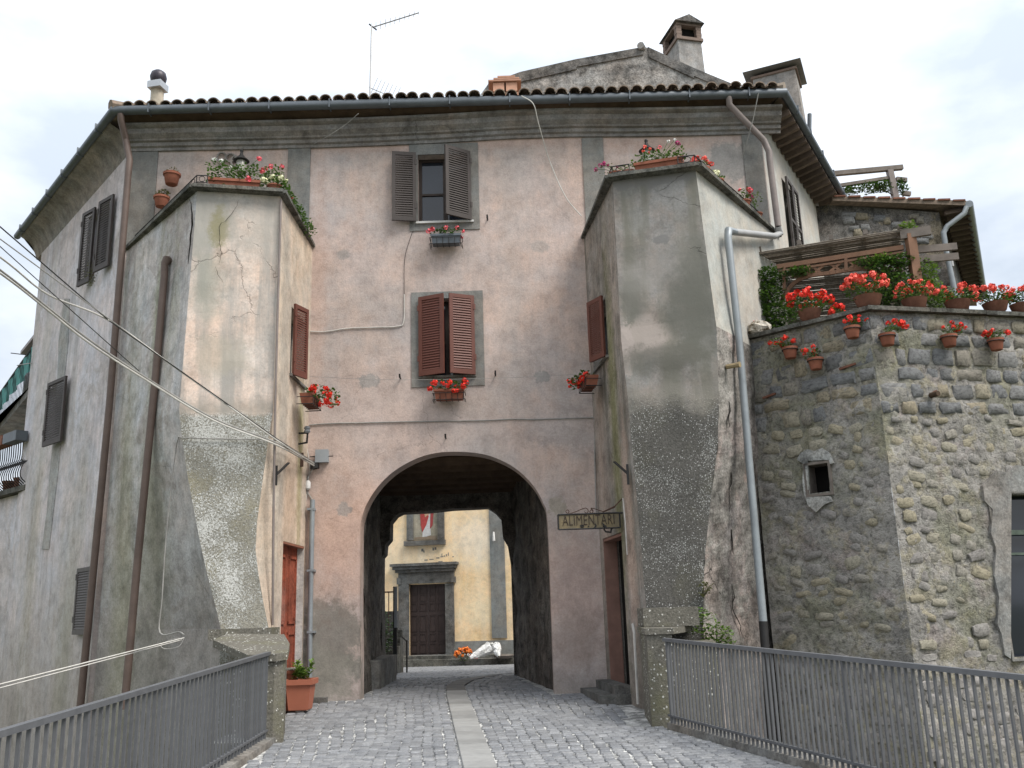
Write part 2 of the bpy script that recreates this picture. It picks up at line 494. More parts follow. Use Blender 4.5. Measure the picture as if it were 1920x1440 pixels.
def tower_front(name, up, z0, wob, peb, white, dens, moss, extra=(), fine=42, mossy=.75, soft=.04, flake=.5, flake_amt=.0):
    """render above a wavering line, pebbledash with white lichen below"""
    t = NT(name, 0.93, 0.12)
    base, var, stain = up
    n1 = t.noise(0.8, 8, 0.65, dist=0.4)
    nm = t.noise(3.6, 9, 0.75)
    nf = t.noise(36, 4, 0.7)
    c = t.mix(t.ramp(n1, [(0.41, 0), (0.59, 1)]), base, var)
    c = t.mix(1.0, c, t.ramp(nm, [(0.35, 0.72), (0.5, 1.0), (0.65, 1.15)]), 'MULTIPLY')
    c = t.mix(1.0, c, t.ramp(nf, [(0.3, 0.84), (0.7, 1.12)]), 'MULTIPLY')
    hv = t.ramp(t.noise(1.5, 7, 0.7, vec=t.map(loc=(17,5,9))), [(0.40, 0), (0.62, 1)])
    c = t.mix(1.0, c, t.mix(hv, (0.96,1.0,1.02), (1.06,0.98,0.92)), 'MULTIPLY')
    c = t.mix(t.ramp(t.noise(12, 7, 0.8), [(0.55, 0), (0.66, .5)]), c, tuple(k*0.5 for k in var))
    sk = t.ramp(t.noise(1.5, 7, 0.62, vec=t.map(scale=(2.6, 2.6, 0.25))), [(0.45, 0), (0.62, 0.8)])
    c = t.mix(sk, c, stain)
    for (cen, rad, cc, amt, edge) in extra:
        c = t.mix(t.math('MULTIPLY', t.blob(cen, rad, edge), amt), c, cc)
    wv = t.vadd(t.P, t.noise(3.5, 5, 0.65, color=True), 0.3)
    e = t.voro(1.1, 'DISTANCE_TO_EDGE', vec=wv)
    cm = t.math('MULTIPLY', t.step(e, 0.002, 0.010, 1, 0), t.step(t.noise(0.9, 3, 0.5), 0.56, 0.62))
    c = t.mix(t.math('MULTIPLY', cm, 0.3), c, (0.06,0.055,0.05))
    # pebbledash
    pv = t.vadd(t.P, t.noise(9, 3, 0.6, color=True), 0.05)
    d1 = t.voro(fine, vec=pv)
    d2 = t.voro(fine*.45, vec=pv)
    pn = t.noise(40, 5, 0.75)
    pc = t.mix(t.ramp(pn, [(0.3, 0), (0.7, 1)]), tuple(k*0.5 for k in peb), tuple(k*1.35 for k in peb))
    mo = t.ramp(t.noise(1.4, 7, 0.65), [(0.52, 0), (0.70, mossy)])
    pc = t.mix(mo, pc, moss)
    area = t.noise(1.7, 6, 0.6)
    vc = t.n('ShaderNodeTexVoronoi', feature='F1'); vc.inputs['Scale'].default_value = fine; t.L(pv, vc.inputs['Vector'])
    sp_ = t.n('ShaderNodeSeparateXYZ'); t.L(vc.outputs['Color'], sp_.inputs[0])
    w1 = t.math('MULTIPLY', t.step(d1, 0.22, 0.40, 1, 0), t.step(t.math('ADD', sp_.outputs[0], t.math('MULTIPLY', t.math('SUBTRACT', area, 0.5), 2.4)), dens, dens+0.08))
    fl_n = t.noise(52, 6, 0.8)
    w2 = t.math('MULTIPLY', t.step(t.math('ADD', fl_n, t.math('MULTIPLY', t.math('SUBTRACT', area, 0.5), 0.5)), flake, flake+0.05), flake_amt)
    wm = t.math('MAXIMUM', w1, w2)
    pc = t.mix(wm, pc, white)
    z = t.math('ADD', t.sep('Z'), t.math('MULTIPLY', t.math('SUBTRACT', t.noise(1.8, 8, 0.72), 0.5), wob))
    lo = t.step(z, z0-soft, z0+soft, 1, 0)
    c = t.mix(lo, c, pc)
    # a grey collar where the render has come away above the pebbledash
    col_ = t.math('MULTIPLY', t.step(z, z0+0.02, z0+0.3, 1, 0), t.math('SUBTRACT', 1.0, lo))
    c = t.mix(t.math('MULTIPLY', col_, 0.65), c, (0.27,0.25,0.215))
    h = t.math('ADD', t.math('MULTIPLY', nm, 0.25), t.math('MULTIPLY', lo, t.math('ADD', t.math('MULTIPLY', pn, 0.9), t.math('MULTIPLY', wm, 0.4))))
    h = t.math('SUBTRACT', h, t.math('MULTIPLY', cm, 0.4))
    return t.done(c, h, 0.75, 0.03)
zl = on_y(430, 772, 11.5).z
M['tl_front'] = tower_front('left_tower_render', ((0.60,0.50,0.435), (0.50,0.45,0.41), (0.31,0.30,0.28)), zl, 0.22, (0.30,0.285,0.24), (0.62,0.62,0.59), 0.55, (0.29,0.255,0.15), fine=36, mossy=.6, flake=.49, flake_amt=.85,
    extra=[((-4.15,11.5,6.9),(0.4,0.5,0.5),(0.33,0.32,0.29),0.8,0.3), ((-3.9,11.5,6.75),(0.12,0.5,0.28),(0.24,0.22,0.12),0.8,0.4), ((-3.2,11.5,6.8),(0.5,0.5,0.5),(0.40,0.37,0.33),0.6,0.6), ((-4.0,11.5,5.95),(0.18,0.5,0.5),(0.30,0.30,0.25),0.6,0.7), ((-3.8,11.5,4.95),(0.35,0.5,0.3),(0.40,0.36,0.29),0.5,0.4)])
zr = on_y(1260, 748, 11.4).z
M['tr_front'] = tower_front('right_tower_render', ((0.285,0.265,0.25), (0.25,0.235,0.22), (0.17,0.165,0.135)), zr-.05, 1.0, (0.115,0.11,0.10), (0.50,0.50,0.48), 0.62, (0.14,0.133,0.095), fine=50, mossy=.5, flake=.58, flake_amt=.6, soft=.22,
    extra=[((1.75,11.4,5.0),(0.32,0.5,0.3),(0.40,0.345,0.31),0.9,0.25), ((1.5,11.4,4.9),(0.12,0.5,0.35),(0.42,0.36,0.33),0.85,0.25), ((2.45,11.3,5.6),(0.28,0.5,0.9),(0.20,0.195,0.17),0.75,0.5), ((2.3,11.3,4.85),(0.16,0.5,0.16),(0.16,0.155,0.13),0.8,0.3), ((1.9,11.4,5.9),(0.5,0.5,0.25),(0.34,0.32,0.30),0.5,0.6), ((2.05,11.4,6.35),(0.1,0.5,0.07),(0.19,0.185,0.18),0.8,0.2), ((2.35,11.3,5.35),(0.36,0.5,0.7),(0.13,0.13,0.112),0.75,0.4), ((1.9,11.4,4.72),(0.55,0.5,0.2),(0.14,0.135,0.115),0.7,0.3), ((1.62,11.4,5.55),(0.16,0.5,0.3),(0.19,0.185,0.165),0.6,0.4), ((2.0,11.4,7.3),(0.9,0.6,0.18),(0.19,0.185,0.18),0.85,0.25)])
M['lichen'] = tower_front('lichen_concrete', ((0.24,0.23,0.20),(0.20,0.19,0.17),(0.12,0.12,0.09)), 99, 0.1, (0.17,0.16,0.135), (0.62,0.61,0.56), 0.72, (0.16,0.155,0.09), fine=30)

# small stuff
M['zinc'] = plain('dark_zinc', (0.115,0.13,0.145), 0.25, 5, 0.5, 0.45, 0.4)
M['pipe_brown'] = plain('brown_pipe', (0.12,0.085,0.07), 0.3, 4, 0.55, 0.4)
M['pipe_rust'] = plain('taupe_pipe', (0.21,0.175,0.16), 0.3, 4, 0.5, 0.4)
M['pipe_grey'] = plain('grey_pipe', (0.26,0.285,0.30), 0.25, 3, 0.45, 0.45, 0.2)
M['pipe_pale'] = plain('pale_grey_pipe', (0.34,0.34,0.335), 0.25, 3, 0.5, 0.4)
M['shutter_dark'] = plain('dark_brown_shutter', (0.052,0.042,0.038), 0.25, 5, 0.6, 0.35)
M['shutter_red'] = plain('red_brown_shutter', (0.125,0.045,0.032), 0.2, 5, 0.55, 0.35)
M['shutter_grey'] = plain('grey_brown_shutter', (0.085,0.075,0.07), 0.25, 5, 0.6, 0.3)
M['wood_frame'] = plain('window_wood', (0.045,0.032,0.026), 0.25, 7, 0.6, 0.3)
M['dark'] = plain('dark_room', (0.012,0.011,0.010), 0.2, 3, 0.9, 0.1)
M['iron'] = plain('black_iron', (0.022,0.021,0.021), 0.3, 8, 0.6, 0.35)
M['rust'] = plain('rusty_iron', (0.10,0.06,0.045), 0.4, 12, 0.8, 0.2)
M['rail'] = plain('grey_painted_rail', (0.105,0.108,0.114), 0.22, 9, 0.55, 0.4, bump=0.2, rnd=0.12)
M['terracotta'] = plain('terracotta', (0.25,0.095,0.06), 0.3, 9, 0.85, 0.2, bump=0.3, rnd=0.15)
M['terracotta_old'] = plain('old_terracotta', (0.20,0.095,0.066), 0.45, 9, 0.9, 0.15, bump=0.4, rnd=0.2)
M['plastic_pot'] = plain('terracotta_plastic', (0.36,0.125,0.075), 0.1, 3, 0.6, 0.35)
M['cable_white'] = plain('white_cable', (0.55,0.53,0.49), 0.3, 6, 0.6, 0.3)
M['cable_grey'] = plain('grey_cable', (0.30,0.29,0.27), 0.35, 6, 0.6, 0.3)
M['cable_black'] = plain('black_cable', (0.035,0.034,0.033), 0.3, 6, 0.6, 0.3)
M['box_grey'] = plain('grey_plastic', (0.30,0.32,0.335), 0.12, 4, 0.55, 0.35)
M['white_sill'] = plain('white_marble', (0.58,0.57,0.55), 0.15, 5, 0.6, 0.3)
M['peperino'] = plaster('peperino_stone', (0.15,0.148,0.14), (0.115,0.113,0.108), (0.07,0.07,0.06), 0.4, fine=0.2, bump=0.5)
M['slab'] = plaster('mossy_slab', (0.16,0.155,0.14), (0.11,0.107,0.095), (0.07,0.07,0.05), 0.4, fine=0.28, bump=0.6)
M['concrete'] = plaster('old_concrete', (0.22,0.21,0.195), (0.17,0.163,0.15), (0.10,0.098,0.085), 0.4, fine=0.2, bump=0.5)
M['timber'] = plain('old_timber', (0.085,0.058,0.04), 0.45, 5, 0.85, 0.15, bump=0.5)
M['timber_grey'] = plain('weathered_grey_timber', (0.19,0.165,0.145), 0.4, 5, 0.85, 0.15, bump=0.5)
M['pergola_wood'] = plain('brown_pergola_wood', (0.19,0.105,0.065), 0.3, 5, 0.7, 0.25, bump=0.3, rnd=0.15)
M['reed'] = plain('reed_mat', (0.19,0.165,0.135), 0.6, 30, 0.9, 0.1, bump=0.5, rnd=0.35)
t = NT('roof_tile_clay', 0.9, 0.15)
ct = t.mix(t.ramp(t.noise(9, 6, 0.7), [(0.35,0),(0.62,1)]), (0.14,0.115,0.09), (0.27,0.205,0.16))
ct = t.mix(1.0, ct, t.ramp(t.rnd(), [(0,0.65),(1,1.25)]), 'MULTIPLY')
ct = t.mix(t.ramp(t.noise(22, 4, 0.7), [(0.62,0),(0.7,0.6)]), ct, (0.30,0.29,0.24))
M['tile'] = t.done(ct, t.noise(40,5,0.6), 0.4, 0.01)
M['brick_new'] = plain('fresh_brick', (0.50,0.285,0.20), 0.2, 10, 0.9, 0.15, bump=0.3, rnd=0.2)
M['soffit_wood'] = plain('rafter_wood', (0.125,0.095,0.075), 0.5, 7, 0.9, 0.1, bump=0.4, rnd=0.25)
t = NT('window_glass', 0.06, 0.6)
M['glass'] = t.done(t.mix(t.noise(0.8,3,0.5), (0.012,0.015,0.022), (0.03,0.037,0.05)))
# foliage
def leafmat(name, a, b, rough=0.5):
    t = NT(name, rough, 0.35)
    g_ = t.n('ShaderNodeNewGeometry')
    r_ = g_.outputs['Random Per Island']
    c = t.mix(r_, a, b)
    t.b.inputs['Subsurface Weight'].default_value = 0.0
    tr = t.n('ShaderNodeBsdfTranslucent')
    t.put(tr.inputs['Color'], t.mix(1.0, c, (1.3,1.5,0.7), 'MULTIPLY'))
    mxs = t.n('ShaderNodeMixShader'); mxs.inputs[0].default_value = 0.22
    t.put(t.b.inputs['Base Color'], c)
    t.L(t.b.outputs[0], mxs.inputs[1]); t.L(tr.outputs[0], mxs.inputs[2]); t.L(mxs.outputs[0], t.out.inputs[0])
    return t.mat
M['leaf'] = leafmat('geranium_leaf', (0.035,0.075,0.018), (0.10,0.17,0.045))
M['leaf_dark'] = leafmat('vine_leaf_dark', (0.022,0.05,0.016), (0.085,0.15,0.035), 0.4)
M['leaf_bright'] = leafmat('vine_leaf_bright', (0.06,0.12,0.025), (0.17,0.25,0.055), 0.4)
M['leaf_dry'] = leafmat('dry_leaf', (0.09,0.085,0.045), (0.16,0.16,0.085))
M['leaf_pale'] = leafmat('grey_green_leaf', (0.075,0.10,0.055), (0.17,0.20,0.12))
def petal(name, a, b):
    t = NT(name, 0.55, 0.25)
    g_ = t.n('ShaderNodeNewGeometry')
    return t.done(t.mix(g_.outputs['Random Per Island'], a, b))
M['red'] = petal('scarlet_petal', (0.62,0.012,0.012), (0.82,0.05,0.028))
M['coral'] = petal('coral_petal', (0.72,0.055,0.04), (0.86,0.14,0.10))
M['pink'] = petal('pink_petal', (0.62,0.03,0.07), (0.80,0.16,0.18))
M['magenta'] = petal('magenta_petal', (0.22,0.012,0.07), (0.40,0.03,0.14))
M['white_petal'] = petal('white_petal', (0.62,0.62,0.58), (0.8,0.8,0.76))
M['cream_petal'] = petal('cream_petal', (0.60,0.60,0.32), (0.75,0.75,0.5))
M['orange'] = petal('orange_petal', (0.75,0.12,0.02), (0.85,0.26,0.05))

# ================================================================== ground, road
terrain = G()
nx = 24
for i in range(nx):
    for j in range(nx):
        x0, x1 = -700+1400*i/nx, -700+1400*(i+1)/nx
        y0, y1 = -700+1400*j/nx, -700+1400*(j+1)/nx
        terrain.add([(x0,y0,-6.5),(x1,y0,-6.5),(x1,y1,-6.5),(x0,y1,-6.5)], [(0,1,2,3)])
t = NT('moat_grass', 0.95, 0.1)
cg = t.mix(t.ramp(t.noise(0.8,8,0.7),[(0.35,0),(0.65,1)]), (0.055,0.075,0.025), (0.13,0.12,0.06))
cg = t.mix(1.0, cg, t.ramp(t.noise(25,5,0.7),[(0.3,0.6),(0.7,1.3)]), 'MULTIPLY')
M['grass'] = t.done(cg, t.noise(30,5,0.7), 0.8, 0.05)
tag(terrain.obj('ground', M['grass']), None, None, kind='structure')

# strip direction in plan
def strip_c(y):
    pts = [(-5,0.95),(4,0.06),(8.57,-0.385),(13.8,-0.93),(15.5,-1.06),(16.6,-0.98),(18.2,-0.35),(21,1.2)]
    for (a, xa), (b, xb) in zip(pts, pts[1:]):
        if y <= b: return xa + (xb-xa)*(y-a)/(b-a)
    return pts[-1][1]
# road bed (mortar between the setts)
t = NT('sett_mortar', 0.95, 0.1)
cmx = t.mix(t.ramp(t.noise(6.5,7,0.75),[(0.44,0),(0.6,1)]), (0.20,0.20,0.195), (0.62,0.62,0.60))
M['mortar'] = t.done(cmx, t.noise(40,5,0.6), 0.5, 0.01)
def road_left(y): return -2.60 if y < 10.3 else (-3.2 if y < YF else -2.75)
road = G()
ys = [-40,-20,-6,0,3,5,6,7,8,9,10,10.3]
ring = lambda y: [(-2.60,y,road_z(y)), (strip_c(max(y,-5)),y,road_z(y)), (1.6+max(0,(10.3-y))*0.355,y,road_z(y))]
for a, b in zip(ys, ys[1:]):
    ra, rb = ring(max(a,-40)), ring(b)
    if a < -5:
        ra[2] = (3.2,a,road_z(a)) ; ra[1] = (0,a,road_z(a))
    if b < -5:
        rb[2] = (3.2,b,road_z(b)) ; rb[1] = (0,b,road_z(b))
    road.add(ra+rb, [(0,1,4,3),(1,2,5,4)])
zz = road_z
road.add([(-3.3,10.3,zz(10.3)),(1.75,10.3,zz(10.3)),(1.75,13.6,zz(13.6)),(-3.3,13.6,zz(13.6))], [(0,1,2,3)])
road.add([(-3.3,13.6,zz(13.6)),(1.3,13.6,zz(13.6)),(1.3,17.6,zz(17.6)),(-3.3,17.6,zz(17.6))], [(0,1,2,3)])
road.add([(-9,17.6,zz(17.6)),(8,17.6,zz(17.6)),(12,31.4,zz(31.4)),(-14,31.4,zz(31.4)),(14,60,-.101),(-24,60,-.101)], [(0,1,2,3),(3,2,4,5)])
ro = road.obj('road', M['mortar'])
tag(ro, None, None, kind='structure')

# setts
t = NT('sett_stone', 0.6, 0.35)
cs = t.mix(t.ramp(t.noise(3.0,7,0.65),[(0.35,0),(0.65,1)]), (0.16,0.166,0.177), (0.24,0.244,0.25))
cs = t.mix(1.0, cs, t.ramp(t.noise(60,4,0.7),[(0.3,0.75),(0.7,1.2)]), 'MULTIPLY')
gi = t.n('ShaderNodeNewGeometry')
cs = t.mix(1.0, cs, t.ramp(gi.outputs['Random Per Island'],[(0,0.78),(1,1.18)]), 'MULTIPLY')
M['sett'] = t.done(cs, t.noise(45,5,0.65), 0.4, 0.008)
t = NT('sett_stone_single', 0.6, 0.35)
cs = t.mix(t.rnd(), (0.16,0.166,0.177), (0.25,0.253,0.257))
cs = t.mix(1.0, cs, t.ramp(t.noise(40,4,0.7),[(0.3,0.75),(0.7,1.2)]), 'MULTIPLY')
M['sett1'] = t.done(cs, t.noise(30,5,0.65), 0.4, 0.008)
def sett_shape(rs, w, l, h):
    """irregular rounded block about its own base centre"""
    c = [(-w/2,-l/2),(w/2,-l/2),(w/2,l/2),(-w/2,l/2)]
    j = lambda k: rs.uniform(-k,k)
    b = [(x+j(.008), y+j(.008)) for x, y in c]
    ms = [((b[i][0]+b[(i+1)%4][0])/2*1.06, (b[i][1]+b[(i+1)%4][1])/2*1.06) for i in range(4)]
    o8 = [b[0],ms[0],b[1],ms[1],b[2],ms[2],b[3],ms[3]]
    o8 = [(x*.96, y*.96) if k%2 == 0 else (x,y) for k,(x,y) in enumerate(o8)]
    vs = [(x,y,-.03) for x,y in o8] + [(x,y,h*.55) for x,y in o8] + [(x*.80,y*.80,h+j(.003)) for x,y in o8]
    fs = [(i,(i+1)%8,(i+1)%8+8,i+8) for i in range(8)] + [(i+8,(i+1)%8+8,(i+1)%8+16,i+16) for i in range(8)] + [tuple(range(16,24))]
    return vs, fs
rs = random.Random(3)
setts = []
def rl(y): return -2.58 if y < 10.4 else (-2.98 if y < 13.45 else (-2.32-(y-13.6)*0.03))
def rr(y): return (1.5+max(0,(10.3-y))*0.355) if y < 10.4 else (1.22 if y < 13.45 else (0.40-(y-13.6)*0.125))
W_ = 0.108
for side in (-1, 1):
    k = 0
    while k < 46:
        s = side*(0.165 + W_*(k+0.5))
        y = 5.2 + rs.uniform(0, .1)
        while y < 17.5:
            l = rs.uniform(.085, .135)
            yc = y + l/2
            # rows wave gently further from the strip
            wav = 0.05*math.sin(yc*1.7+k*0.4)*min(1, k/10)
            x = strip_c(yc) + s + wav + rs.uniform(-.012,.012)
            if rl(yc)+.05 < x < rr(yc)-.05:
                setts.append((x, yc, W_*rs.uniform(.88,.99), l*rs.uniform(.74,.90)))
            y += l
        k += 1
# courtyard beyond the passage
y = 17.62
while y < 32.2:
    x = -5.8 + rs.uniform(0,.1)
    while x < 1.6:
        setts.append((x+rs.uniform(-.01,.01), y+rs.uniform(-.01,.01), .13, .13)); x += .155
    y += .155
vis = sorted([s for s in setts if s[1] > 8.35 and -2.45 < s[0] < 2.4], key=lambda s: s[1])[:290]
vset = set(id(s) for s in vis)
variants = []
for i in range(10):
    vs, fs = sett_shape(rs, 1*.095, .1, .022)
    variants.append(G().add(vs, fs).mesh('sett', M['sett1']))
for s in vis:
    inst('sett', rs.choice(variants), (s[0], s[1], road_z(s[1])-.004+rs.uniform(-.003,.003)), (rs.uniform(-.03,.03),rs.uniform(-.03,.03),rs.uniform(-.12,.12)), (s[2]/.095, s[3]/.1, 1), ro)
g = G()
for s in setts:
    if id(s) in vset: continue
    vs, fs = sett_shape(rs, s[2], s[3], .022)
    a = rs.uniform(-.12,.12); ca, sa = math.cos(a), math.sin(a)
    z0 = road_z(s[1]) + rs.uniform(-.006,.002)
    g.add([(s[0]+x*ca-y*sa, s[1]+x*sa+y*ca, z0+z) for x,y,z in vs], fs)
g.obj('setts', M['sett'], ro, kind='stuff')
# the flagstone strip
M['flag'] = plain('flagstone', (0.25,0.25,0.243), 0.2, 6, 0.7, 0.3, bump=0.3, rnd=0.14)
M['flag_dark'] = plain('dark_flagstone', (0.10,0.10,0.10), 0.16, 6, 0.7, 0.3, bump=0.3, rnd=0.14)
y = 5.1
while y < 20:
    l = rs.uniform(.26,.34)
    a, b = y+.005, y+l-.005
    w = .145
    vs = [(strip_c(a)-w,a),(strip_c(a)+w,a),(strip_c(b)+w,b),(strip_c(b)-w,b)]
    zt = [road_z(p[1])+.021 for p in vs]
    g = G()
    dz = rs.uniform(-.003,.003)
    c0 = (strip_c((a+b)/2),(a+b)/2)
    top = [(c0[0]+(p[0]-c0[0])*.96, c0[1]+(p[1]-c0[1])*.97, z+.004+dz) for p,z in zip(vs,zt)]
    g.add([(p[0],p[1],z-.05) for p,z in zip(vs,zt)]+[(p[0],p[1],z-.002+dz) for p,z in zip(vs,zt)]+top,
          [(0,1,5,4),(1,2,6,5),(2,3,7,6),(3,0,4,7),(4,5,9,8),(5,6,10,9),(6,7,11,10),(7,4,8,11),(8,9,10,11)])
    g.obj('flagstone', M['flag'] if y < 14.2 else M['flag_dark'], ro)
    y += l

# ================================================================== bridge and railings
bridge = thing('bridge', (0,-10,-6.5), 'concrete footbridge with raised kerbs leading up to the pink gatehouse', 'bridge')
g = G()
def bl(y): return -2.78
def brx(y): return 1.72 + max(0,(10.3-y))*0.355 if y > -4 else 6.6
ysb = [-40,-10,-4,0,4,7,10.35]
g.loft([[(bl(y),y,road_z(y)-.02),(brx(y),y,road_z(y)-.02),(brx(y),y,road_z(y)-.6),(bl(y),y,road_z(y)-.6)] for y in ysb], close=True)
g.obj('deck', M['concrete'], bridge)
g = G(); g.box((-2.7,10.36,-6.5),(1.7,13.5,.32)); g.obj('abutment', M['concrete'], bridge)
g = G(); g.box((-2.5,-2,-6.5),(4.5,-1,-.7)); g.obj('pier', M['concrete'], bridge)
KR = [(1.585+max(0,(10.3-y))*0.355, y) for y in (10.3,8,6,4,2,0,-2)]
g = G(); g.loft([[(-2.76,y,road_z(y)-.1),(-2.76,y,road_z(y)+.075),(-2.575,y,road_z(y)+.065),(-2.565,y,road_z(y)-.1)] for y in (-3,0,3,6,8,10.2)], close=True)
g.obj('kerb', M['concrete'], bridge)
g = G(); g.loft([[(x-.07,y,road_z(y)-.1),(x-.06,y,road_z(y)+.065),(x+.13,y,road_z(y)+.075),(x+.13,y,road_z(y)-.1)] for x, y in KR], close=True)
g.obj('kerb', M['concrete'], bridge)

def railing(label, pts, step, n):
    base = Vector((pts[0][0], pts[0][1], road_z(pts[0][1])))
    t = thing('railing', base, label, 'railing')
    d = Vector((pts[1][0]-pts[0][0], pts[1][1]-pts[0][1], 0)); d.normalize()
    H = 0.91
    end = base + d*(step*n)
    z = lambda p: road_z(p.y)
    a = base - d*.02; b = end
    g = G(); g.beam((a.x,a.y,z(a)+H),(b.x,b.y,z(b)+H),.05,.035)
    g.obj('top_rail', M['rail'], t)
    g = G(); g.beam((a.x,a.y,z(a)+.14),(b.x,b.y,z(b)+.14),.04,.02); g.obj('bottom_rail', M['rail'], t)
    sd = Vector((-d.y, d.x, 0))
    g = G(); w = .021; w2 = .013
    g.obox(-d*w2/2-sd*w/2 + Vector((0,0,.06)), d*w2, sd*w, Vector((0,0,H-.07)))
    me = g.mesh('bar', M['rail'])
    g = G(); g.obox(-d*.013-sd*.015 + Vector((0,0,-.02)), d*.026, sd*.03, Vector((0,0,H+.01)))
    mp_ = g.mesh('post', M['rail'])
    for k in range(n):
        p = base + d*(step*(k+.5))
        if k % 42 == 0: inst('post', mp_, (p.x,p.y,z(p)), parent=t)
        else: inst('bar', me, (p.x,p.y,z(p)), (0,0,random.uniform(-.06,.06)), parent=t)
    return t
railing('grey iron bar railing beside the long streaked wall with brown downpipes', [(-2.665,10.1),(-2.665,0)], .098, 84)
railing('grey iron bar railing in front of the rough stone terrace wall', [(1.56,10.28),(1.56+.355*5,5.28)], .068, 120)

# ================================================================== gatehouse
gate = thing('gatehouse', (AX, YF, .45), 'pink plastered gatehouse with archway, two flanking towers and tiled eaves', 'gatehouse')
XL, XR = -6.11, 4.19
UL = Vector((-.651,.759,0)); NL = Vector((-.759,-.651,0))
UR = Vector((.502,.865,0)); NR = Vector((.865,-.502,0))
arch_px = [(675,1330),(674,1120),(675,1000),(680,965),(693,935),(715,905),(745,879),(785,858),(820,849),(853,847),(890,849),(925,857),(965,877),(998,908),(1018,942),(1027,980),(1034,1150),(1040,1325)]
ap = []
for i, p in enumerate(spline([(x,y,0) for x,y in arch_px], 4)):
    q = on_y(p.x, p.y, YF); ap.append((q.x, q.z))
ap[0] = (ap[0][0], -1.0); ap[-1] = (ap[-1][0], -1.0)
def hole(x0,y0,x1,y1,Y=YF):
    a, b = on_y(x0,y1,Y), on_y(x1,y0,Y)
    return (a.x, a.z, b.x, b.z)
H2 = hole(789,558,886,706); H3 = hole(784,288,882,417)
g = G()
wall_holes(g, (0,YF,0), (1,0,0), [(XL,-1.0)] + ap + [(XR,-1.0),(XR,9.45),(XL,9.45)], [rect(*H2), rect(*H3)], .36, (0,-1,0))
g.obj('front_wall', M['front'], gate)
# near-black sheets painting the unlit rooms behind the openings, window frames with glass
for H, part in ((H2,'lower'),(H3,'upper')):
    x0,z0,x1,z1 = H
    g = G()
    fr = .05
    for (a,b,c,d) in ((x0,z0,x0+fr,z1),(x1-fr,z0,x1,z1),(x0+fr,z0,x1-fr,z0+fr),(x0+fr,z1-fr,x1-fr,z1),((x0+x1)/2-.035,z0+fr,(x0+x1)/2+.035,z1-fr),(x0+fr,z0+(z1-z0)*.45,(x0+x1)/2-.035,z0+(z1-z0)*.45+.035),((x0+x1)/2+.035,z0+(z1-z0)*.45,x1-fr,z0+(z1-z0)*.45+.035)):
        g.box((a,YF+.16,b),(c,YF+.21,d))
    w = g.obj('window', M['wood_frame'], gate)
    for a, b in ((x0+fr,(x0+x1)/2-.035),((x0+x1)/2+.035,x1-fr)):
        for c, d in ((z0+fr,z0+(z1-z0)*.45),(z0+(z1-z0)*.45+.035,z1-fr)):
            G().box((a,YF+.185,c),(b,YF+.192,d)).obj('pane', M['glass'], w)
    G().box((x0,YF+.25,z0),(x1,YF+.30,z1)).obj('dark_room_sheet', M['dark'], w)  # near-black sheet puts the unlit room into colour
    a, b = x0-.03, x1+.03
    G().box((a,YF-.05,z0-.035),(b,YF+.1,z0-.002)).obj('window_sill', M['white_sill'] if part == 'upper' else M['concrete'], gate)
def surround(px, H, Y=YF):
    g = G()
    a, b = on_y(px[0],px[3],Y), on_y(px[2],px[1],Y)
    d = .018
    x0,z0,x1,z1 = a.x,a.z,b.x,b.z
    hx0,hz0,hx1,hz1 = H
    for r_ in ((x0,z0,hx0,z1),(hx1,z0,x1,z1),(hx0,z0,hx1,hz0-.036),(hx0,hz1,hx1,z1)):
        g.box((r_[0],Y-d,r_[1]),(r_[2],Y+.01,r_[3]))
    return g.obj('window_surround', M['grey_trim'], gate)
surround((772,545,905,727), H2)
surround((768,268,896,434), H3)

def shutter(p0, p1, h, mat, parent, n=26, thick=.036, slat_obj=True, nrm=None, mid=False):
    """louvred leaf standing on segment p0-p1"""
    p0, p1 = Vector(p0), Vector(p1)
    u = (p1-p0); w = u.length; u.normalize()
    nv = Vector((u.y,-u.x,0))
    if nv.dot(Vector((p0.x,p0.y,0))) > 0: nv = -nv
    if nrm is not None and nv.dot(Vector(nrm)) < 0: nv = -nv
    g = G(); st = min(.06, w*.14)
    Z = Vector((0,0,1))
    g.obox(p0, u*st, nv*thick, Z*h); g.obox(p1-u*st, u*st, nv*thick, Z*h)
    g.obox(p0+u*st, u*(w-2*st), nv*thick, Z*.075); g.obox(p0+u*st+Z*(h-.06), u*(w-2*st), nv*thick, Z*.06)
    if mid: g.obox(p0+u*st+Z*(h*.42), u*(w-2*st), nv*thick, Z*.05)
    for zz_ in (.18, .82):                                   # strap hinges
        g.obox(p0-u*.015+Z*(h*zz_)+nv*(thick-.004), u*.035, nv*.012, Z*.09)
    f = g.obj('shutter', mat, parent)
    span = h-.075-.06
    dz = span/n
    sl = G()
    o = p0+u*(st-.004)+Z*(.075+dz*.15)+nv*(thick*.1)
    tilt = (nv*(-.42)+Z*.9).normalized()
    dv = tilt.cross(u).normalized()*.007
    sl.obox(o+nv*(thick*.8), u*(w-2*st+.008), tilt*(dz*1.02), dv)
    me = sl.mesh('slat', mat)
    for k in range(n):
        inst('slat', me, (0,0,k*dz), parent=f)
    return f
def edge_y(px, y0, y1, Y):
    a, b = on_y(px,y0,Y), on_y(px,y1,Y)
    return a, b
# middle window: both leaves just ajar, meeting edges pulled out
z0, z1 = H2[1]-.01, H2[3]+.01
xl, xr = H2[0]-.012, H2[2]+.012
ym = on_y(833,625,YF-.20); ym2 = on_y(842,625,YF-.20)
shutter((xl,YF-.035,z0),(ym.x,YF-.20,z0),z1-z0,M['shutter_red'],gate,28)
shutter((xr,YF-.035,z0),(ym2.x,YF-.20,z0),z1-z0,M['shutter_red'],gate,28)
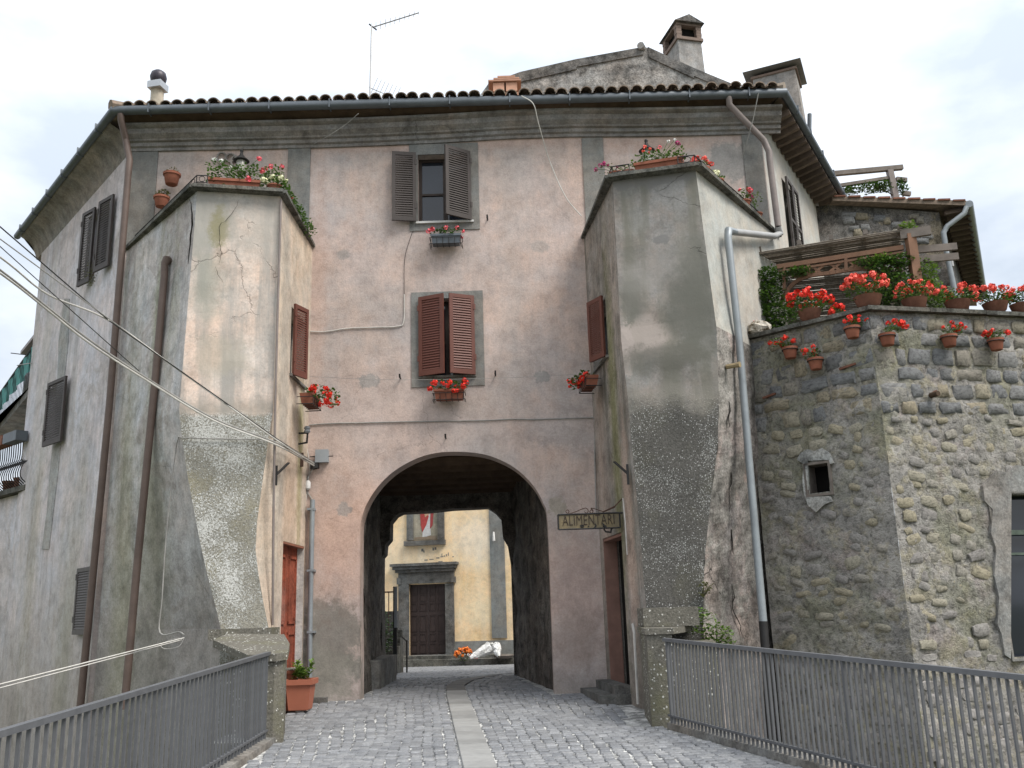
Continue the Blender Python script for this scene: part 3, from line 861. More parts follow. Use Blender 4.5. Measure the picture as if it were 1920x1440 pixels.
# top window
z0, z1 = H3[1]-.01, H3[3]+.01
a = on_y(735,350,YF-.10).x; b = on_y(780,350,YF-.04).x
shutter((b,YF-.05,z0),(a,YF-.12,z0),z1-z0,M['shutter_dark'],gate,27)
a = on_y(834,350,YF-.30).x; b = on_y(881,350,YF-.03).x
shutter((b,YF-.035,z0),(a,YF-.30,z0),z1-z0,M['shutter_dark'],gate,27)

# cornice, pilasters
prof = [(0,9.02),(.035,9.02),(.035,9.07),(.07,9.09),(.07,9.15),(.11,9.165),(.12,9.19),(.19,9.25),(.20,9.33),(.24,9.345),(.27,9.36),(.27,9.40),(0,9.40)]
g = G()
xs = [XL-.02] + [XL+(XR-XL)*k/10 for k in range(1,10)] + [XR+.30]
rings = []
for i, x in enumerate(xs):
    wob = 0.018*math.sin(x*0.9+1.0) + (0.02 if -0.6 < x < 2 else 0)
    rings.append([(x, YF-o, z+wob) for o, z in prof])
g.loft(rings, close=True)
n = len(prof)
g.add(rings[0], [tuple(range(n))]); g.add(rings[-1], [tuple(range(n-1,-1,-1))])
g.obj('cornice', M['cornice'], gate)
def pil(px0, px1, pyb, name='pilaster'):
    a = on_y(px0,275,YF).x; b = on_y(px1,275,YF).x; zb = on_y((px0+px1)/2,pyb,YF).z
    G().box((a,YF-.022,zb),(b,YF+.01,9.03)).obj(name, M['grey_trim'], gate)
pil(245,298,470); pil(541,583,470); pil(1091,1131,460); pil(1392,1428,450)

# side walls, back wall
LE = Vector((XL,YF,0)) + UL*5.33
g = G()
Lp = [((185,395),(205,480)), ]
SLA = (XL,YF); SLB = (XL+UL.x, YF+UL.y)
def sl_(px,py,off=0.0):
    p = on_v(px,py,SLA,SLB,off); return (p-Vector((XL,YF,0))).dot(UL), p.z
lh = []
for (xa,ya,xb,yb) in ((168,505,196,392),(88,820,110,725),(146,1180,166,1070)):
    s0,za = sl_(xb,ya); s1,zb_ = sl_(xa,yb)
    za = sl_((xa+xb)/2,ya)[1]; zb_ = sl_((xa+xb)/2,yb)[1]
    lh.append(rect(min(s0,s1),za,max(s0,s1),zb_))
wall_holes(g, (XL,YF,0), UL, [(0,-6.6),(5.33,-6.6),(5.33,9.35),(0,9.35)], lh, .3, NL)
g.obj('side_wall', M['side_left'], gate)
# the pale vertical cement repair on the long wall
g = G()
pp = [(118,560),(112,640),(106,720),(100,800),(92,880),(86,960),(78,1030)]
def sp(px,py,off): return on_v(px,py,SLA,SLB,off)
rl_ = [sp(x+random.uniform(-3,3),y,.012) for x,y in pp]; rr_ = [sp(x+14+random.uniform(-3,3),y,.012) for x,y in pp]
g.loft([[a - NL*.03, a, b, b - NL*.03] for a,b in zip(rl_, rr_)]); g.obj('cement_repair', plaster('cement_repair', (0.36,0.36,0.35),(0.33,0.33,0.32),(0.28,0.28,0.27),.3), gate)
for h in lh:
    (s0,za),(s1,_),(_,zb_),_ = h
    g = G(); c = Vector((XL,YF,0))-NL*.26
    g.add([c+UL*s0+Vector((0,0,za)),c+UL*s1+Vector((0,0,za)),c+UL*s1+Vector((0,0,zb_)),c+UL*s0+Vector((0,0,zb_))],[(0,1,2,3)])
    g.obj('window', M['glass'], gate)
# shutters on the long wall: (left edge px, right edge px, y top/bottom at middle, offsets)
def sh_left(xa, xb, yt, yb, oa, ob, mat, n):
    a = on_v(xa,(yt+yb)/2,SLA,SLB,oa); b = on_v(xb,(yt+yb)/2,SLA,SLB,ob)
    m0 = on_v((xa+xb)/2,yb,SLA,SLB,(oa+ob)/2).z; m1 = on_v((xa+xb)/2,yt,SLA,SLB,(oa+ob)/2).z
    return shutter((a.x,a.y,m0),(b.x,b.y,m0),m1-m0,mat,gate,n)
sh_left(153,175,402,528,.13,.05,M['shutter_dark'],26)
sh_left(184,210,378,500,.13,.04,M['shutter_dark'],26)
sh_left(88,121,716,830,.16,.06,M['shutter_dark'],24)
sh_left(144,169,1065,1190,.05,.05,M['shutter_grey'],22)
g = G()
wall_holes(g, (XR,YF,0), UR, [(0,-1),(8,-1),(8,9.3),(0,9.3)], [rect(1.1,7.35,1.9,8.7)], .3, NR)
g.obj('side_wall', M['side_right'], gate)
g = G(); c = Vector((XR,YF,0))-NR*.2
g.obox(c+UR*1.1+Vector((0,0,7.35)), UR*.8, -NR*.02, Vector((0,0,1.35))); g.obj('window', M['glass'], gate)
# right-hand window shutters folded back on the wall
q0 = Vector((XR,YF,7.33))+NR*.05
for s_ in (0.67,):
    shutter(q0+UR*1.12, q0+UR*1.52, 1.38, M['shutter_grey'], gate, 24, nrm=NR, mid=True)
    shutter(q0+UR*1.54, q0+UR*1.94, 1.38, M['shutter_grey'], gate, 24, nrm=NR, mid=True)
G().obox(q0+UR*1.05+Vector((0,0,-.06)), UR*.95, NR*.14, Vector((0,0,.045))).obj('window_sill', M['white_sill'], gate)

# rear wall with the rough inner opening
YR = 17.6
rp = [(717,1300),(717,1180),(716,1100),(715,1046),(720,1038),(722,1022),(731,1012),(733,978),(742,966),(752,961),(800,958),(850,954),(915,951),(928,960),(940,973),(942,1008),(952,1022),(957,1060),(960,1150),(963,1220),(966,1300)]
op = []
for x, y in rp:
    q = on_y(x+random.uniform(-1.2,1.2), y+random.uniform(-1,1), YR); op.append((q.x,q.z))
op[0] = (op[0][0],-.8); op[-1] = (op[-1][0],-.8)
M['passage'] = plaster('dark_passage_stone', (0.17,0.15,0.13), (0.125,0.112,0.10), (0.07,0.065,0.058), .5, fine=.3, bump=1.0, patch=(0.21,0.19,0.165), patch_t=.6, cracks=.6)  # dark brown rough stone with darker streaks and paler patches
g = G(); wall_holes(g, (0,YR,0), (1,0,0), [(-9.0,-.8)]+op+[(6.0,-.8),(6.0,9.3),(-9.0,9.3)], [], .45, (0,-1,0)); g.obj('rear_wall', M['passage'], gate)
def rough_panel(p0, p1, z0, z1, nu, nv, amp, nrm):
    g = G(); vs = []; nrm = Vector(nrm)
    for j in range(nv+1):
        for i in range(nu+1):
            p = Vector(p0).lerp(Vector(p1), i/nu); p.z = z0+(z1-z0)*j/nv
            d = mnoise.noise(p*2.2)*amp + mnoise.noise(p*6)*amp*.5
            vs.append(p+nrm*d)
    g.add(vs, [(j*(nu+1)+i, j*(nu+1)+i+1, (j+1)*(nu+1)+i+1, (j+1)*(nu+1)+i) for j in range(nv) for i in range(nu)])
    return g
al, ar = ap[0][0], ap[-1][0]
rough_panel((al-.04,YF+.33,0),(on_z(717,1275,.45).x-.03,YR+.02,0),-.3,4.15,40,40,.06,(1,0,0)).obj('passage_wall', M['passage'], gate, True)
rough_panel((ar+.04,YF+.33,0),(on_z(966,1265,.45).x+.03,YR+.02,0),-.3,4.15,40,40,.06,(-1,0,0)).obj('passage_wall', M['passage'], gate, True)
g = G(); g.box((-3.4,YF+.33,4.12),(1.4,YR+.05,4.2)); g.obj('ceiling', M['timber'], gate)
for k, y in enumerate((14.35,14.95,15.6,16.25,16.9,17.45)):
    z = 3.98 - .012*k
    G().tube([(-3.0,y,z),(-1.9,y+.02,z-.02),(-.6,y,z-.015),(.9,y+.01,z)], .115, 8).obj('ceiling_beam', M['timber'], gate)
G().obox((-2.58,15.2,.4),(.34,0,0),(0,2.1,0),(0,0,.5)).obj('stone_bench', M['concrete'], gate)

# ------------------------------------------------------------------ towers
ZC = 7.34
LA, LB, LC, LD = (-5.99,13.5), (-4.23,11.40), (-3.07,11.65), (-3.09,13.6)
RA, RB, RC, RD = (1.21,13.6), (1.40,11.52), (2.59,11.25), (4.36,13.81)
def inset(p, dx, dy): return (p[0]+dx, p[1]+dy)
lB, lC = inset(LB,.03,.10), inset(LC,-.06,.09)
rB, rC = inset(RB,.07,.09), inset(RC,-.03,.10)
def tower(name, fl, fr, pxl, pxr, back_l, back_r, mats, split_left, split_y):
    """fl/fr front corners at the top; pxl/pxr photo edges lower down lifted onto the front plane"""
    TL = [Vector((fl[0],fl[1],7.28))] + [on_v(x,y,fl,fr) for x,y in pxl]
    TR = [Vector((fr[0],fr[1],7.28))] + [on_v(x,y,fl,fr) for x,y in pxr]
    TL.append(Vector((TL[-1].x,TL[-1].y,-6.6))); TR.append(Vector((TR[-1].x,TR[-1].y,-6.6)))
    return TL, TR
lTL, lTR = tower('l', lB, lC, [(336,768),(341,820),(352,895),(368,980),(378,1030),(388,1075),(401,1125),(414,1178)],
                 [(512,768),(504,820),(494,890),(482,980),(479,1030),(485,1078),(494,1130),(504,1178)], LA, LD, None, None, None)
rTL, rTR = tower('r', rB, rC, [(1165,640),(1177,745),(1184,830),(1193,925),(1203,1040),(1208,1100),(1214,1165)],
                 [(1343,612),(1348,742),(1346,835),(1333,930),(1322,1040),(1319,1100),(1318,1165)], RA, RD, None, None, None)
def resample(P, sub=7):
    out = []
    for a, b in zip(P, P[1:]):
        for k in range(sub): out.append(a.lerp(b, k/sub))
    out.append(P[-1]); return out
def build_tower(TL, TR, bl_, br_, mats, name, inner_right, split, holes, low_side=None):
    """mats: (outer side, front, inner side)"""
    g = G()
    smooth_l, smooth_r = resample(TL, 14), resample(TR, 14)
    nf = 14
    rings = []
    for a, b in zip(smooth_l, smooth_r):
        row = []
        for k in range(nf+1):
            p = a.lerp(b, k/nf)
            e = 0.012 if 0 < k < nf else 0.0
            p = p + Vector((mnoise.noise(p*2.5)*e*1.2, mnoise.noise(p*2.0+Vector((5,1,2)))*e*2, 0))
            row.append(p)
        rings.append(row)
    g.loft(rings, 1)
    # outer side
    ol, ob_ = (smooth_l, bl_) if inner_right else (smooth_r, br_)
    rings = []
    for p in ol:
        q = Vector((ob_[0],ob_[1],p.z))
        row = []
        for k in range(25):
            w_ = q.lerp(p,k/24); low = low_side is not None and p.z < low_side
            amp = (.026 if low else .014)*min(1,k/3,(24-k)/2.0 if not low else 1)
            row.append(w_+Vector((amp*.5,-amp,0))*(mnoise.noise(w_*1.9)+.6*mnoise.noise(w_*5.5)+(.4*mnoise.noise(w_*12) if low else 0)))
        rings.append(row)
    if low_side is None: g.loft(rings, 0)
    else:
        cut = next(i for i,r in enumerate(rings) if r[0].z < low_side)
        g.loft(rings[:cut+1], 0); g.loft(rings[cut:], 3)
    # inner side: curved strip next to the front arris, then a flat panel with real openings
    il, ib = (smooth_r, br_) if inner_right else (smooth_l, bl_)
    sx = Vector((ib[0]+(il[0].x-ib[0])*split, ib[1]+(il[0].y-ib[1])*split, 0))
    g.loft([[Vector((sx.x,sx.y,p.z)), p] for p in il], 2)
    U = Vector((sx.x-ib[0], sx.y-ib[1], 0)); Ls = U.length; U.normalize()
    nv = Vector((-U.y,U.x,0))
    if nv.x*(1 if inner_right else -1) < 0: nv = -nv
    wall_holes(g, (ib[0],ib[1],0), U, [(0,-1.5),(Ls,-1.5),(Ls,7.28),(0,7.28)], holes(ib,U) if holes else [], .25, nv, 2, 2)
    return g.obj(name, mats, gate, smooth=False), ib, U, nv
INN = {}
def lholes(ib, U):
    P0 = (ib[0],ib[1]); P1 = (ib[0]+U.x, ib[1]+U.y)
    f = lambda x,y: (on_v(x,y,P0,P1)-Vector((ib[0],ib[1],0)))
    s0 = f(571,1040); s1 = f(531,1016)
    zt = f(545,1018).z
    d = rect(max(.06,s0.dot(U)),-1.2,s1.dot(U),zt)
    w0 = f(572,640); w1 = f(545,640)
    w = rect(max(.12,w0.dot(U)),f(556,712).z,w1.dot(U),f(556,586).z)
    INN['l'] = (d,w); return [d,w]
def rholes(ib, U):
    P0 = (ib[0],ib[1]); P1 = (ib[0]+U.x, ib[1]+U.y)
    f = lambda x,y: (on_v(x,y,P0,P1)-Vector((ib[0],ib[1],0)))
    d = rect(f(1131,1040).dot(U),-1.2,f(1166,1020).dot(U),f(1150,1003).z)
    w = rect(f(1110,640).dot(U),f(1122,688).z,f(1139,640).dot(U),f(1122,578).z)
    INN['r'] = (d,w); return [d,w]
tl, lib, lU, lnv = build_tower(lTL, lTR, LA, LD, [M['tl_left'],M['tl_front'],M['tl_inner']], 'tower', True, .80, lholes)
tl['label'] = 'beige tower with white-speckled pebbledash base'
tr, rib, rU, rnv = build_tower(rTL, rTR, RA, RD, [M['tr_right'],M['tr_front'],M['tr_inner'],M['tr_right_low']], 'tower', False, .80, rholes, low_side=on_v(1360,606,RC,RD).z)
tr['label'] = 'dark grey stained tower with speckled base'
# caps (roof terraces of the towers)
for poly, t_ in (([LA,LB,LC,LD], tl), ([RA,RB,RC,RD], tr)):
    cx = sum(p[0] for p in poly)/4; 
    out = []
    n = len(poly)
    g = G(); g.prism([(p[0],p[1]) for p in poly], 7.275, 7.35); g.obj('coping_slab', M['slab'], t_)
    # three shallow pieces of the slab lip
    g = G()
    for a, b in zip(poly, poly[1:]):
        A, B = Vector((a[0],a[1],7.31)), Vector((b[0],b[1],7.31))
        d = (B-A).normalized(); o_ = Vector((d.y,-d.x,0))
        if o_.y > 0 and abs(o_.y) > abs(o_.x): o_ = -o_
        if abs(o_.x) >= abs(o_.y) and o_.x*(A.x+B.x-2*cx) < 0: o_ = -o_
        g.beam(A+o_*.018, B+o_*.018, .05, .05)
    g.obj('slab_lip', M['slab'], t_)

# doors and inner windows of the towers
def inner_leaf(ib, U, nv, r_, d, mat, name, lab=None):
    (s0,z0),(s1,_),(_,z1),_ = r_
    c = Vector((ib[0],ib[1],0)) - nv*d
    g = G(); z0 = max(z0, .35)
    w = s1-s0
    g.obox(c+U*s0+Vector((0,0,z0)), U*w, -nv*.05, Vector((0,0,z1-z0)))
    dr = g.obj(name, mat, gate, label=lab)
    return dr, c, s0, s1, z0, z1
M['door_red'] = plaster('peeling_red_door', (0.30,0.085,0.05), (0.24,0.068,0.042), (0.14,0.05,0.035), .5, fine=.2,
    blobs=[((-3.3,12.75,1.75),(.3,.16,.28),(0.36,0.27,0.23),.4,.7)])
dl, c, s0, s1, z0, z1 = inner_leaf(lib, lU, lnv, INN['l'][0], .10, M['door_red'], 'door', 'red-brown wooden door with peeling paint')
for (a,b,zc0,zc1) in ((.08,.42,.52,.93),(.58,.92,.52,.93),(.08,.42,.12,.47),(.58,.92,.12,.47)):
    w = s1-s0; h = z1-z0
    g = G()
    A = c+lU*(s0+w*a)+Vector((0,0,z0+h*zc0)); uw = lU*(w*(b-a)); uh = Vector((0,0,h*(zc1-zc0)))
    for o_, e1, e2 in ((A,uw,Vector((0,0,.035))),(A+uh-Vector((0,0,.035)),uw,Vector((0,0,.035))),(A,lU*.035,uh),(A+uw-lU*.035,lU*.035,uh)):
        g.obox(o_, e1, lnv*.02, e2)
    g.obj('door_panel', M['door_red'], dl)
A = Vector((lib[0],lib[1],0))
g = G(); g.obox(A+lU*(s0+.003)-lnv*.098+Vector((0,0,z0)), lU*.02, lnv*.096, Vector((0,0,z1-z0-.002))); g.obj('door_jamb', plaster('pale_jamb',(.55,.53,.50),(.48,.47,.44),(.3,.29,.27),.4), gate)
g = G(); g.obox(A+lU*(s0+.024)-lnv*.098+Vector((0,0,z1-.03)), lU*(s1-s0-.026), lnv*.096, Vector((0,0,.028))); g.obj('door_head', plain('red_brown_head',(.26,.11,.07),.3,6), gate)
dr, c, s0, s1, z0, z1 = inner_leaf(rib, rU, rnv, INN['r'][0], .24, M['dark'], 'door', 'dark open doorway of the grocery')  # no door leaf: near-black slab paints the shade inside the open doorway
# red-brown frame lining of the grocery door and its steps
g = G()
A = Vector((rib[0],rib[1],0))
g.obox(A+rU*(s0+.003)+rnv*(-.20)+Vector((0,0,z0)), rU*.03, rnv*.19, Vector((0,0,z1-z0-.003)))
g.obox(A+rU*s0+rnv*(-.20)+Vector((0,0,z1-.045)), rU*(s1-s0), rnv*.19, Vector((0,0,.04)))
g.obj('door_lining', plain('old_red_frame', (0.24,0.135,0.105), .3, 5), gate)
for k, (zt, d) in enumerate(((.64,.20),(.53,.40))):
    g = G(); g.obox(A+rU*(s0-.12*k)+Vector((0,0,.2)), rU*(s1-s0+.15*k), rnv*d, Vector((0,0,zt-.2))); g.obj('step', M['peperino'], gate)
for (ib,U,nv,r_) in ((lib,lU,lnv,INN['l'][1]),(rib,rU,rnv,INN['r'][1])):
    (s0,z0),(s1,_),(_,z1),_ = r_
    c = Vector((ib[0],ib[1],0))-nv*.2
    g = G(); g.obox(c+U*s0+Vector((0,0,z0)), U*(s1-s0), -nv*.02, Vector((0,0,z1-z0))); g.obj('window', M['glass'], gate)
    G().obox(Vector((ib[0],ib[1],0))+U*(s0-.03)+Vector((0,0,z0-.04))-nv*.1, U*(s1-s0+.06), nv*.14, Vector((0,0,.036))).obj('window_sill', M['concrete'], gate)
# shutter leaves that stand out from the tower flanks
(s0,z0),(s1,_),(_,z1),_ = INN['l'][1]
h0 = Vector((lib[0],lib[1],0))+lU*s1+lnv*.03
d = ray(574,650); f0 = EYE + d*((h0.y+.30)/d.y)
shutter((h0.x,h0.y,z0-.02),(f0.x,f0.y,z0-.02),z1-z0+.06,M['shutter_red'],gate,26)
(s0,z0),(s1,_),(_,z1),_ = INN['r'][1]
h0 = Vector((rib[0],rib[1],0))+rU*s1+rnv*.03
d = ray(1107,640); f0 = EYE + d*((h0.y+.32)/d.y)
shutter((h0.x,h0.y,z0-.02),(f0.x,f0.y,z0-.02),z1-z0+.06,M['shutter_red'],gate,26)

# ledges at the tower feet and the end piers of the bridge parapet
g = G(); a, b = lTL[-2], lTR[-2]
zt = a.z
g.prism([(a.x-.12,a.y-.10),(b.x+.06,b.y-.12),(b.x+.06,b.y+.3),(a.x-.12,a.y+.3)], zt-.14, zt-.01)
g.obj('ledge', M['lichen'], tl)
p0 = thing('parapet_pier', (-2.62,10.6,.3), 'lichen-speckled concrete parapet pier beside the terracotta planter', 'pier')
g = G()
g.prism([(-2.84,10.13),(-2.60,10.13),(-2.515,10.24),(-2.63,10.78),(-2.84,10.95)], -1.2, 1.18)
g.obj('post', M['lichen'], p0)
g = G(); g.prism([(-3.55,11.02),(-2.88,10.10),(-2.575,10.09),(-2.485,10.22),(-2.62,10.85),(-2.86,11.55),(-3.55,11.55)], [1.30,1.16,1.16,1.17,1.24,1.33,1.36], [1.38,1.235,1.235,1.245,1.315,1.41,1.44])
g.obj('coping', M['lichen'], p0)
g = G(); g.prism([(-3.45,11.1),(-2.86,10.4),(-2.86,11.5),(-3.45,11.5)], -6.5, 1.12); g.obj('wall', M['lichen'], p0)
p1 = thing('parapet_pier', (1.5,10.6,.3), 'lichen-speckled concrete parapet pier below the dark stained tower', 'pier')
c0 = on_y(1216,1195,10.5)
g = G(); g.prism([(1.38,10.40),(1.64,10.33),(1.80,11.3),(1.42,11.3)], -6.5, 1.30); g.obj('post', M['lichen'], p1)
g = G(); g.prism([(1.36,10.38),(1.66,10.30),(2.05,11.3),(1.40,11.4)], 1.305, 1.37); g.obj('coping', M['lichen'], p1)
g = G(); a, b = rTL[-2], rTR[-2]
g.prism([(1.43,10.95),(2.05,10.85),(2.1,11.5),(1.43,11.5)], 1.375, 1.585); g.obj('upper_block', M['lichen'], p1)
g = G(); g.prism([(1.7,10.6),(2.2,10.75),(2.2,11.4),(1.7,11.4)], -6.5, 1.2); g.obj('wall', M['lichen'], p1)

# cracks in the towers: thin dark open seams following the photograph
def crack(pxs, A, B, w, parent, off=.004):
    pts = [on_v(x,y,A,B,off) for x,y in pxs]
    pts = spline(pts, 3)
    pts = [p + Vector((random.uniform(-.012,.012),0,random.uniform(-.01,.01))) for p in pts]
    d = Vector((B[0]-A[0],B[1]-A[1],0)).normalized()
    n = len(pts)
    g = G()
    rl0 = [p - d*w*(.25+.75*math.sin(math.pi*(i+.3)/n))*random.uniform(.5,1) for i,p in enumerate(pts)]
    rr0 = [p + d*w*(.25+.75*math.sin(math.pi*(i+.3)/n))*random.uniform(.5,1) for i,p in enumerate(pts)]
    g.loft([[a,b] for a,b in zip(rl0,rr0)])
    return g.obj('crack', M['dark'], parent)
crack([(356,372),(360,400),(359,430),(356,460),(352,495)], lB, lC, .014, tl, .02)
crack([(449,372),(440,392),(428,410),(411,424),(412,455),(415,475),(410,492)], lB, lC, .005, tl, .022)
crack([(405,500),(408,515),(418,530)], lB, lC, .004, tl, .022)
def flank(py):
    ys_ = [310,612,742,835,930,1040,1100,1165]
    for i in range(len(ys_)-1):
        if py <= ys_[i+1] or i == len(ys_)-2:
            q_ = rTR[i].lerp(rTR[i+1], min(1,(py-ys_[i])/(ys_[i+1]-ys_[i]))); return (q_.x,q_.y)
for pxs, w in (([(1362,745),(1368,762),(1366,785),(1369,800)],.022),([(1361,858),(1368,880),(1371,905),(1366,930),(1370,960)],.020),([(1368,985),(1372,1000),(1376,1040)],.020),([(1372,1095),(1376,1120),(1374,1140),(1388,1175),(1392,1200)],.016)):
    crack(pxs, flank(sum(p[1] for p in pxs)/len(pxs)), RD, w, tr, .022)

# ------------------------------------------------------------------ eaves, gutter, roof
EL1, EL0, ER0, ER1 = Vector((-10.25,17.87,9.52)), Vector((-6.2,13.13,9.52)), Vector((4.5,13.22,9.52)), Vector((8.3,19.75,9.52))
R1, R2 = Vector((-4.2,17.5,10.85)), Vector((2.6,17.5,10.85))
g = G()
up = Vector((0,0,.05))
vs = [EL1+up,EL0+up,ER0+up,ER1+up,R2,R1]
g.add(vs, [(1,2,4,5),(0,1,5),(2,3,4),(0,5,4,3)])
g.add([v-Vector((0,0,.07)) for v in vs[:4]], [(3,2,1,0)])
roof = g.obj('roof', M['tile'], gate)
g = G(); g.tube([EL1,EL0,ER0,ER1], .068, 10); g.obj('gutter', M['zinc'], gate, True)
gb = G(); gb.add([(0,0,0)],[]) 
gb = G(); gb.box((-.009,-.076,-.078),(.009,.08,.072)); bm_ = gb.mesh('gutter_bracket', M['zinc'])
for k in range(11):
    p = EL0.lerp(ER0,(k+.6)/11.2); inst('gutter_bracket', bm_, p, parent=gate)
for k in range(6):
    p = EL0.lerp(EL1,(k+.7)/6.2); inst('gutter_bracket', bm_, p, (0,0,math.atan2(UL.y,UL.x)), parent=gate)
for k in range(8):
    p = ER0.lerp(ER1,(k+.7)/8.2); inst('gutter_bracket', bm_, p, (0,0,math.atan2(UR.y,UR.x)), parent=gate)
# soffit over the front (dark boards under the gutter)
g = G(); g.add([EL0+Vector((.1,.08,-.03)),ER0+Vector((-.1,.08,-.03)),Vector((XR+.1,YF-.2,9.41)),Vector((XL-.05,YF-.2,9.41))],[(0,1,2,3)])
g.obj('front_soffit', M['timber'], gate)
# coved plaster soffit of the long wall
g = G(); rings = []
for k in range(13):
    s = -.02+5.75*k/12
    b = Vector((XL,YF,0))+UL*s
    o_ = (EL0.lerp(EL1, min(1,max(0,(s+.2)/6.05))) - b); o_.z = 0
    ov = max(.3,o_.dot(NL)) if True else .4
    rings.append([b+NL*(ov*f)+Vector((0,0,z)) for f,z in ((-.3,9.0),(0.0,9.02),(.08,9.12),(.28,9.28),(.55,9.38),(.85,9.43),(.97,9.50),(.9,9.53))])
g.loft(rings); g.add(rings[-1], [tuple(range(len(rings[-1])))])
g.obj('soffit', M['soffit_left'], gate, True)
# rafters on the right
g = G()
a0 = Vector((XR,YF,9.34)); g.add([a0+UR*.1, a0+UR*7.2, Vector((ER1.x,ER1.y,9.49))-NR*.06, Vector((ER0.x,ER0.y,9.49))-NR*.06],[(0,1,2,3)])
g.obj('soffit_boards', M['soffit_wood'], gate)
g = G(); g.beam(Vector((0,0,0)), NR*.44+Vector((0,0,.10)), .085, .10); rme = g.mesh('rafter', M['soffit_wood'])
for k in range(24):
    p = a0 + UR*(.22+.27*k) + Vector((0,0,-.07)); inst('rafter', rme, p, parent=gate)
# clay tiles along the front eave
def tile_mesh(L, r0, r1, seed):
    g = G(); k = 9; vs = []
    for (y, r) in ((0,r0),(L*.5,(r0+r1)/2),(L,r1)):
        for th in (0,.016):
            for i in range(k+1):
                a = math.pi*i/k
                vs.append((-(r-th)*math.cos(a), y, (r-th)*math.sin(a)*.92 + y*.31))
    n = k+1; fs = []
    for j in range(2):
        o0, o1 = j*2*n, (j+1)*2*n
        for i in range(k):
            fs.append((o0+i,o0+i+1,o1+i+1,o1+i)); fs.append((o0+n+i+1,o0+n+i,o1+n+i,o1+n+i+1))
    for i in range(k): fs.append((i+1,i,n+i,n+i+1))
    return g.add(vs, fs).mesh('roof_tile', M['tile'])
tms = [tile_mesh(.46,.092,.075,i) for i in range(2)]
nt = 53
for k in range(nt):
    x = EL0.x+.22+(ER0.x-EL0.x-.42)*k/(nt-1)
    inst('roof_tile', tms[k%2], (x+random.uniform(-.012,.012), 13.10+random.uniform(-.02,.02), 9.585+random.uniform(-.006,.008)), (random.uniform(-.02,.02),0,random.uniform(-.03,.03)), (1,1,random.uniform(.92,1.1)), roof)
    inst('roof_tile', tms[k%2], (x+random.uniform(-.012,.012), 13.47, 9.715), (0,0,random.uniform(-.03,.03)), 1, roof)
# channel tiles between (upturned)
cm_ = G()
k = 7; vs = []
for y in (0,.5):
    for i in range(k+1):
        a = math.pi*i/k; vs.append((-.07*math.cos(a), y, -.05*math.sin(a)+y*.31+.015))
cm_.add(vs, [(i,i+1,i+1+k+1,i+k+1) for i in range(k)])
cme = cm_.mesh('channel_tile', M['tile'])
for k in range(nt-1):
    x = EL0.x+.22+(ER0.x-EL0.x-.42)*(k+.5)/(nt-1)
    inst('channel_tile', cme, (x,13.12,9.60), parent=roof)
# hip ends
g = G(); g.tube([EL0+Vector((-.05,-.02,.08)), EL0+Vector((.45,.45,.2))],[.10,.085],8); g.obj('hip_tile', M['tile'], roof)
g = G(); g.tube([ER0+Vector((.02,-.0,.10)), ER0+Vector((-.45,.3,.17))],[.085,.075],8); g.obj('hip_tile', plain('mortar_tile', (0.30,0.25,0.20), .4, 9, .9), roof)

# metal flue with ball cowl
fb_, ft_ = on_y(293,205,15.0), on_y(293,150,15.0)
g = G(); g.lathe((fb_.x,15.0,10.2),[(.115,0),(.115,1.02)],12); fl = g.obj('flue', plain('stained_flue',(0.45,0.40,0.32),.35,4), roof, True)
g = G(); g.obox((fb_.x-.14,14.86,11.02),(.26,-.05,0),(.05,.26,0),(0,0,.13)); g.obj('flue_collar', plain('galvanised',(0.42,0.44,0.46),.15,4,.4,.5,.5), fl)
g = G(); g.lathe((fb_.x,15.0,11.15),[(.09,0),(.135,.07),(.15,.15),(.13,.23),(.07,.28),(.01,.29)],14); g.obj('ball_cowl', plain('dark_cowl',(0.035,0.03,0.04),.2,5,.45,.5,.3), fl, True)
# small fresh brick vent
bv = on_y(947,180,14.2); 
g = G(); z0 = 9.83
g.box((bv.x-.23,14.05,z0),(bv.x+.23,14.4,z0+.36)); bvo = g.obj('brick_vent', M['brick_new'], roof)
for i,(dx,w) in enumerate(((-.2,.19),(.02,.19))):
    G().obox((bv.x+dx,14.02,z0+.37),(w,0,0),(0,.34,0),(0,0,.16)).obj('brick', M['brick_new'], bvo)
for i,(dz,w) in enumerate(((.54,.28),(.575,.22),(.61,.15))):
    G().obox((bv.x-w+(.03 if i else 0),13.98,z0+dz),(2*w,0,0),(0,.42,0),(0,0,.028)).obj('brick', M['brick_new'], bvo)

# ------------------------------------------------------------------ downpipes
def pipe(pts, r, mat, name='downpipe', clips=0, parent=gate):
    g = G(); g.tube(pts, r, 10)
    o = g.obj(name, mat, parent, True)
    return o
c_ = Vector((XL,YF,0))
pA = [EL0+Vector((.12,0,-.06)), EL0+Vector((.12,.02,-.16)), on_v(236,262,SLA,SLB,.14), on_v(243,300,SLA,SLB,.09), on_v(240,330,SLA,SLB,.09)]
xx = pA[-1]
pA += [on_v(205,760,SLA,SLB,.09), on_v(150,1330,SLA,SLB,.09)]
pipe(pA, .052, M['pipe_brown'])
TLa, TLb = LA, lB
p0_ = on_v(309,500,TLa,TLb,.08)
pipe([on_v(317,487,TLa,TLb,-.02), on_v(314,487,TLa,TLb,.06), on_v(309,495,TLa,TLb,.08), on_v(308,520,TLa,TLb,.08), on_v(292,700,TLa,TLb,.09), on_v(258,1050,TLa,TLb,.11), on_v(233,1330,TLa,TLb,.14)], .052, M['pipe_brown'])
pR = [ER0.lerp(EL0,.083)+Vector((0,0,-.05)), ER0.lerp(EL0,.083)+Vector((0,.02,-.18)), on_y(1432,263,13.42), on_y(1442,285,13.42), on_y(1443,300,13.42), on_y(1459,425,13.42)]
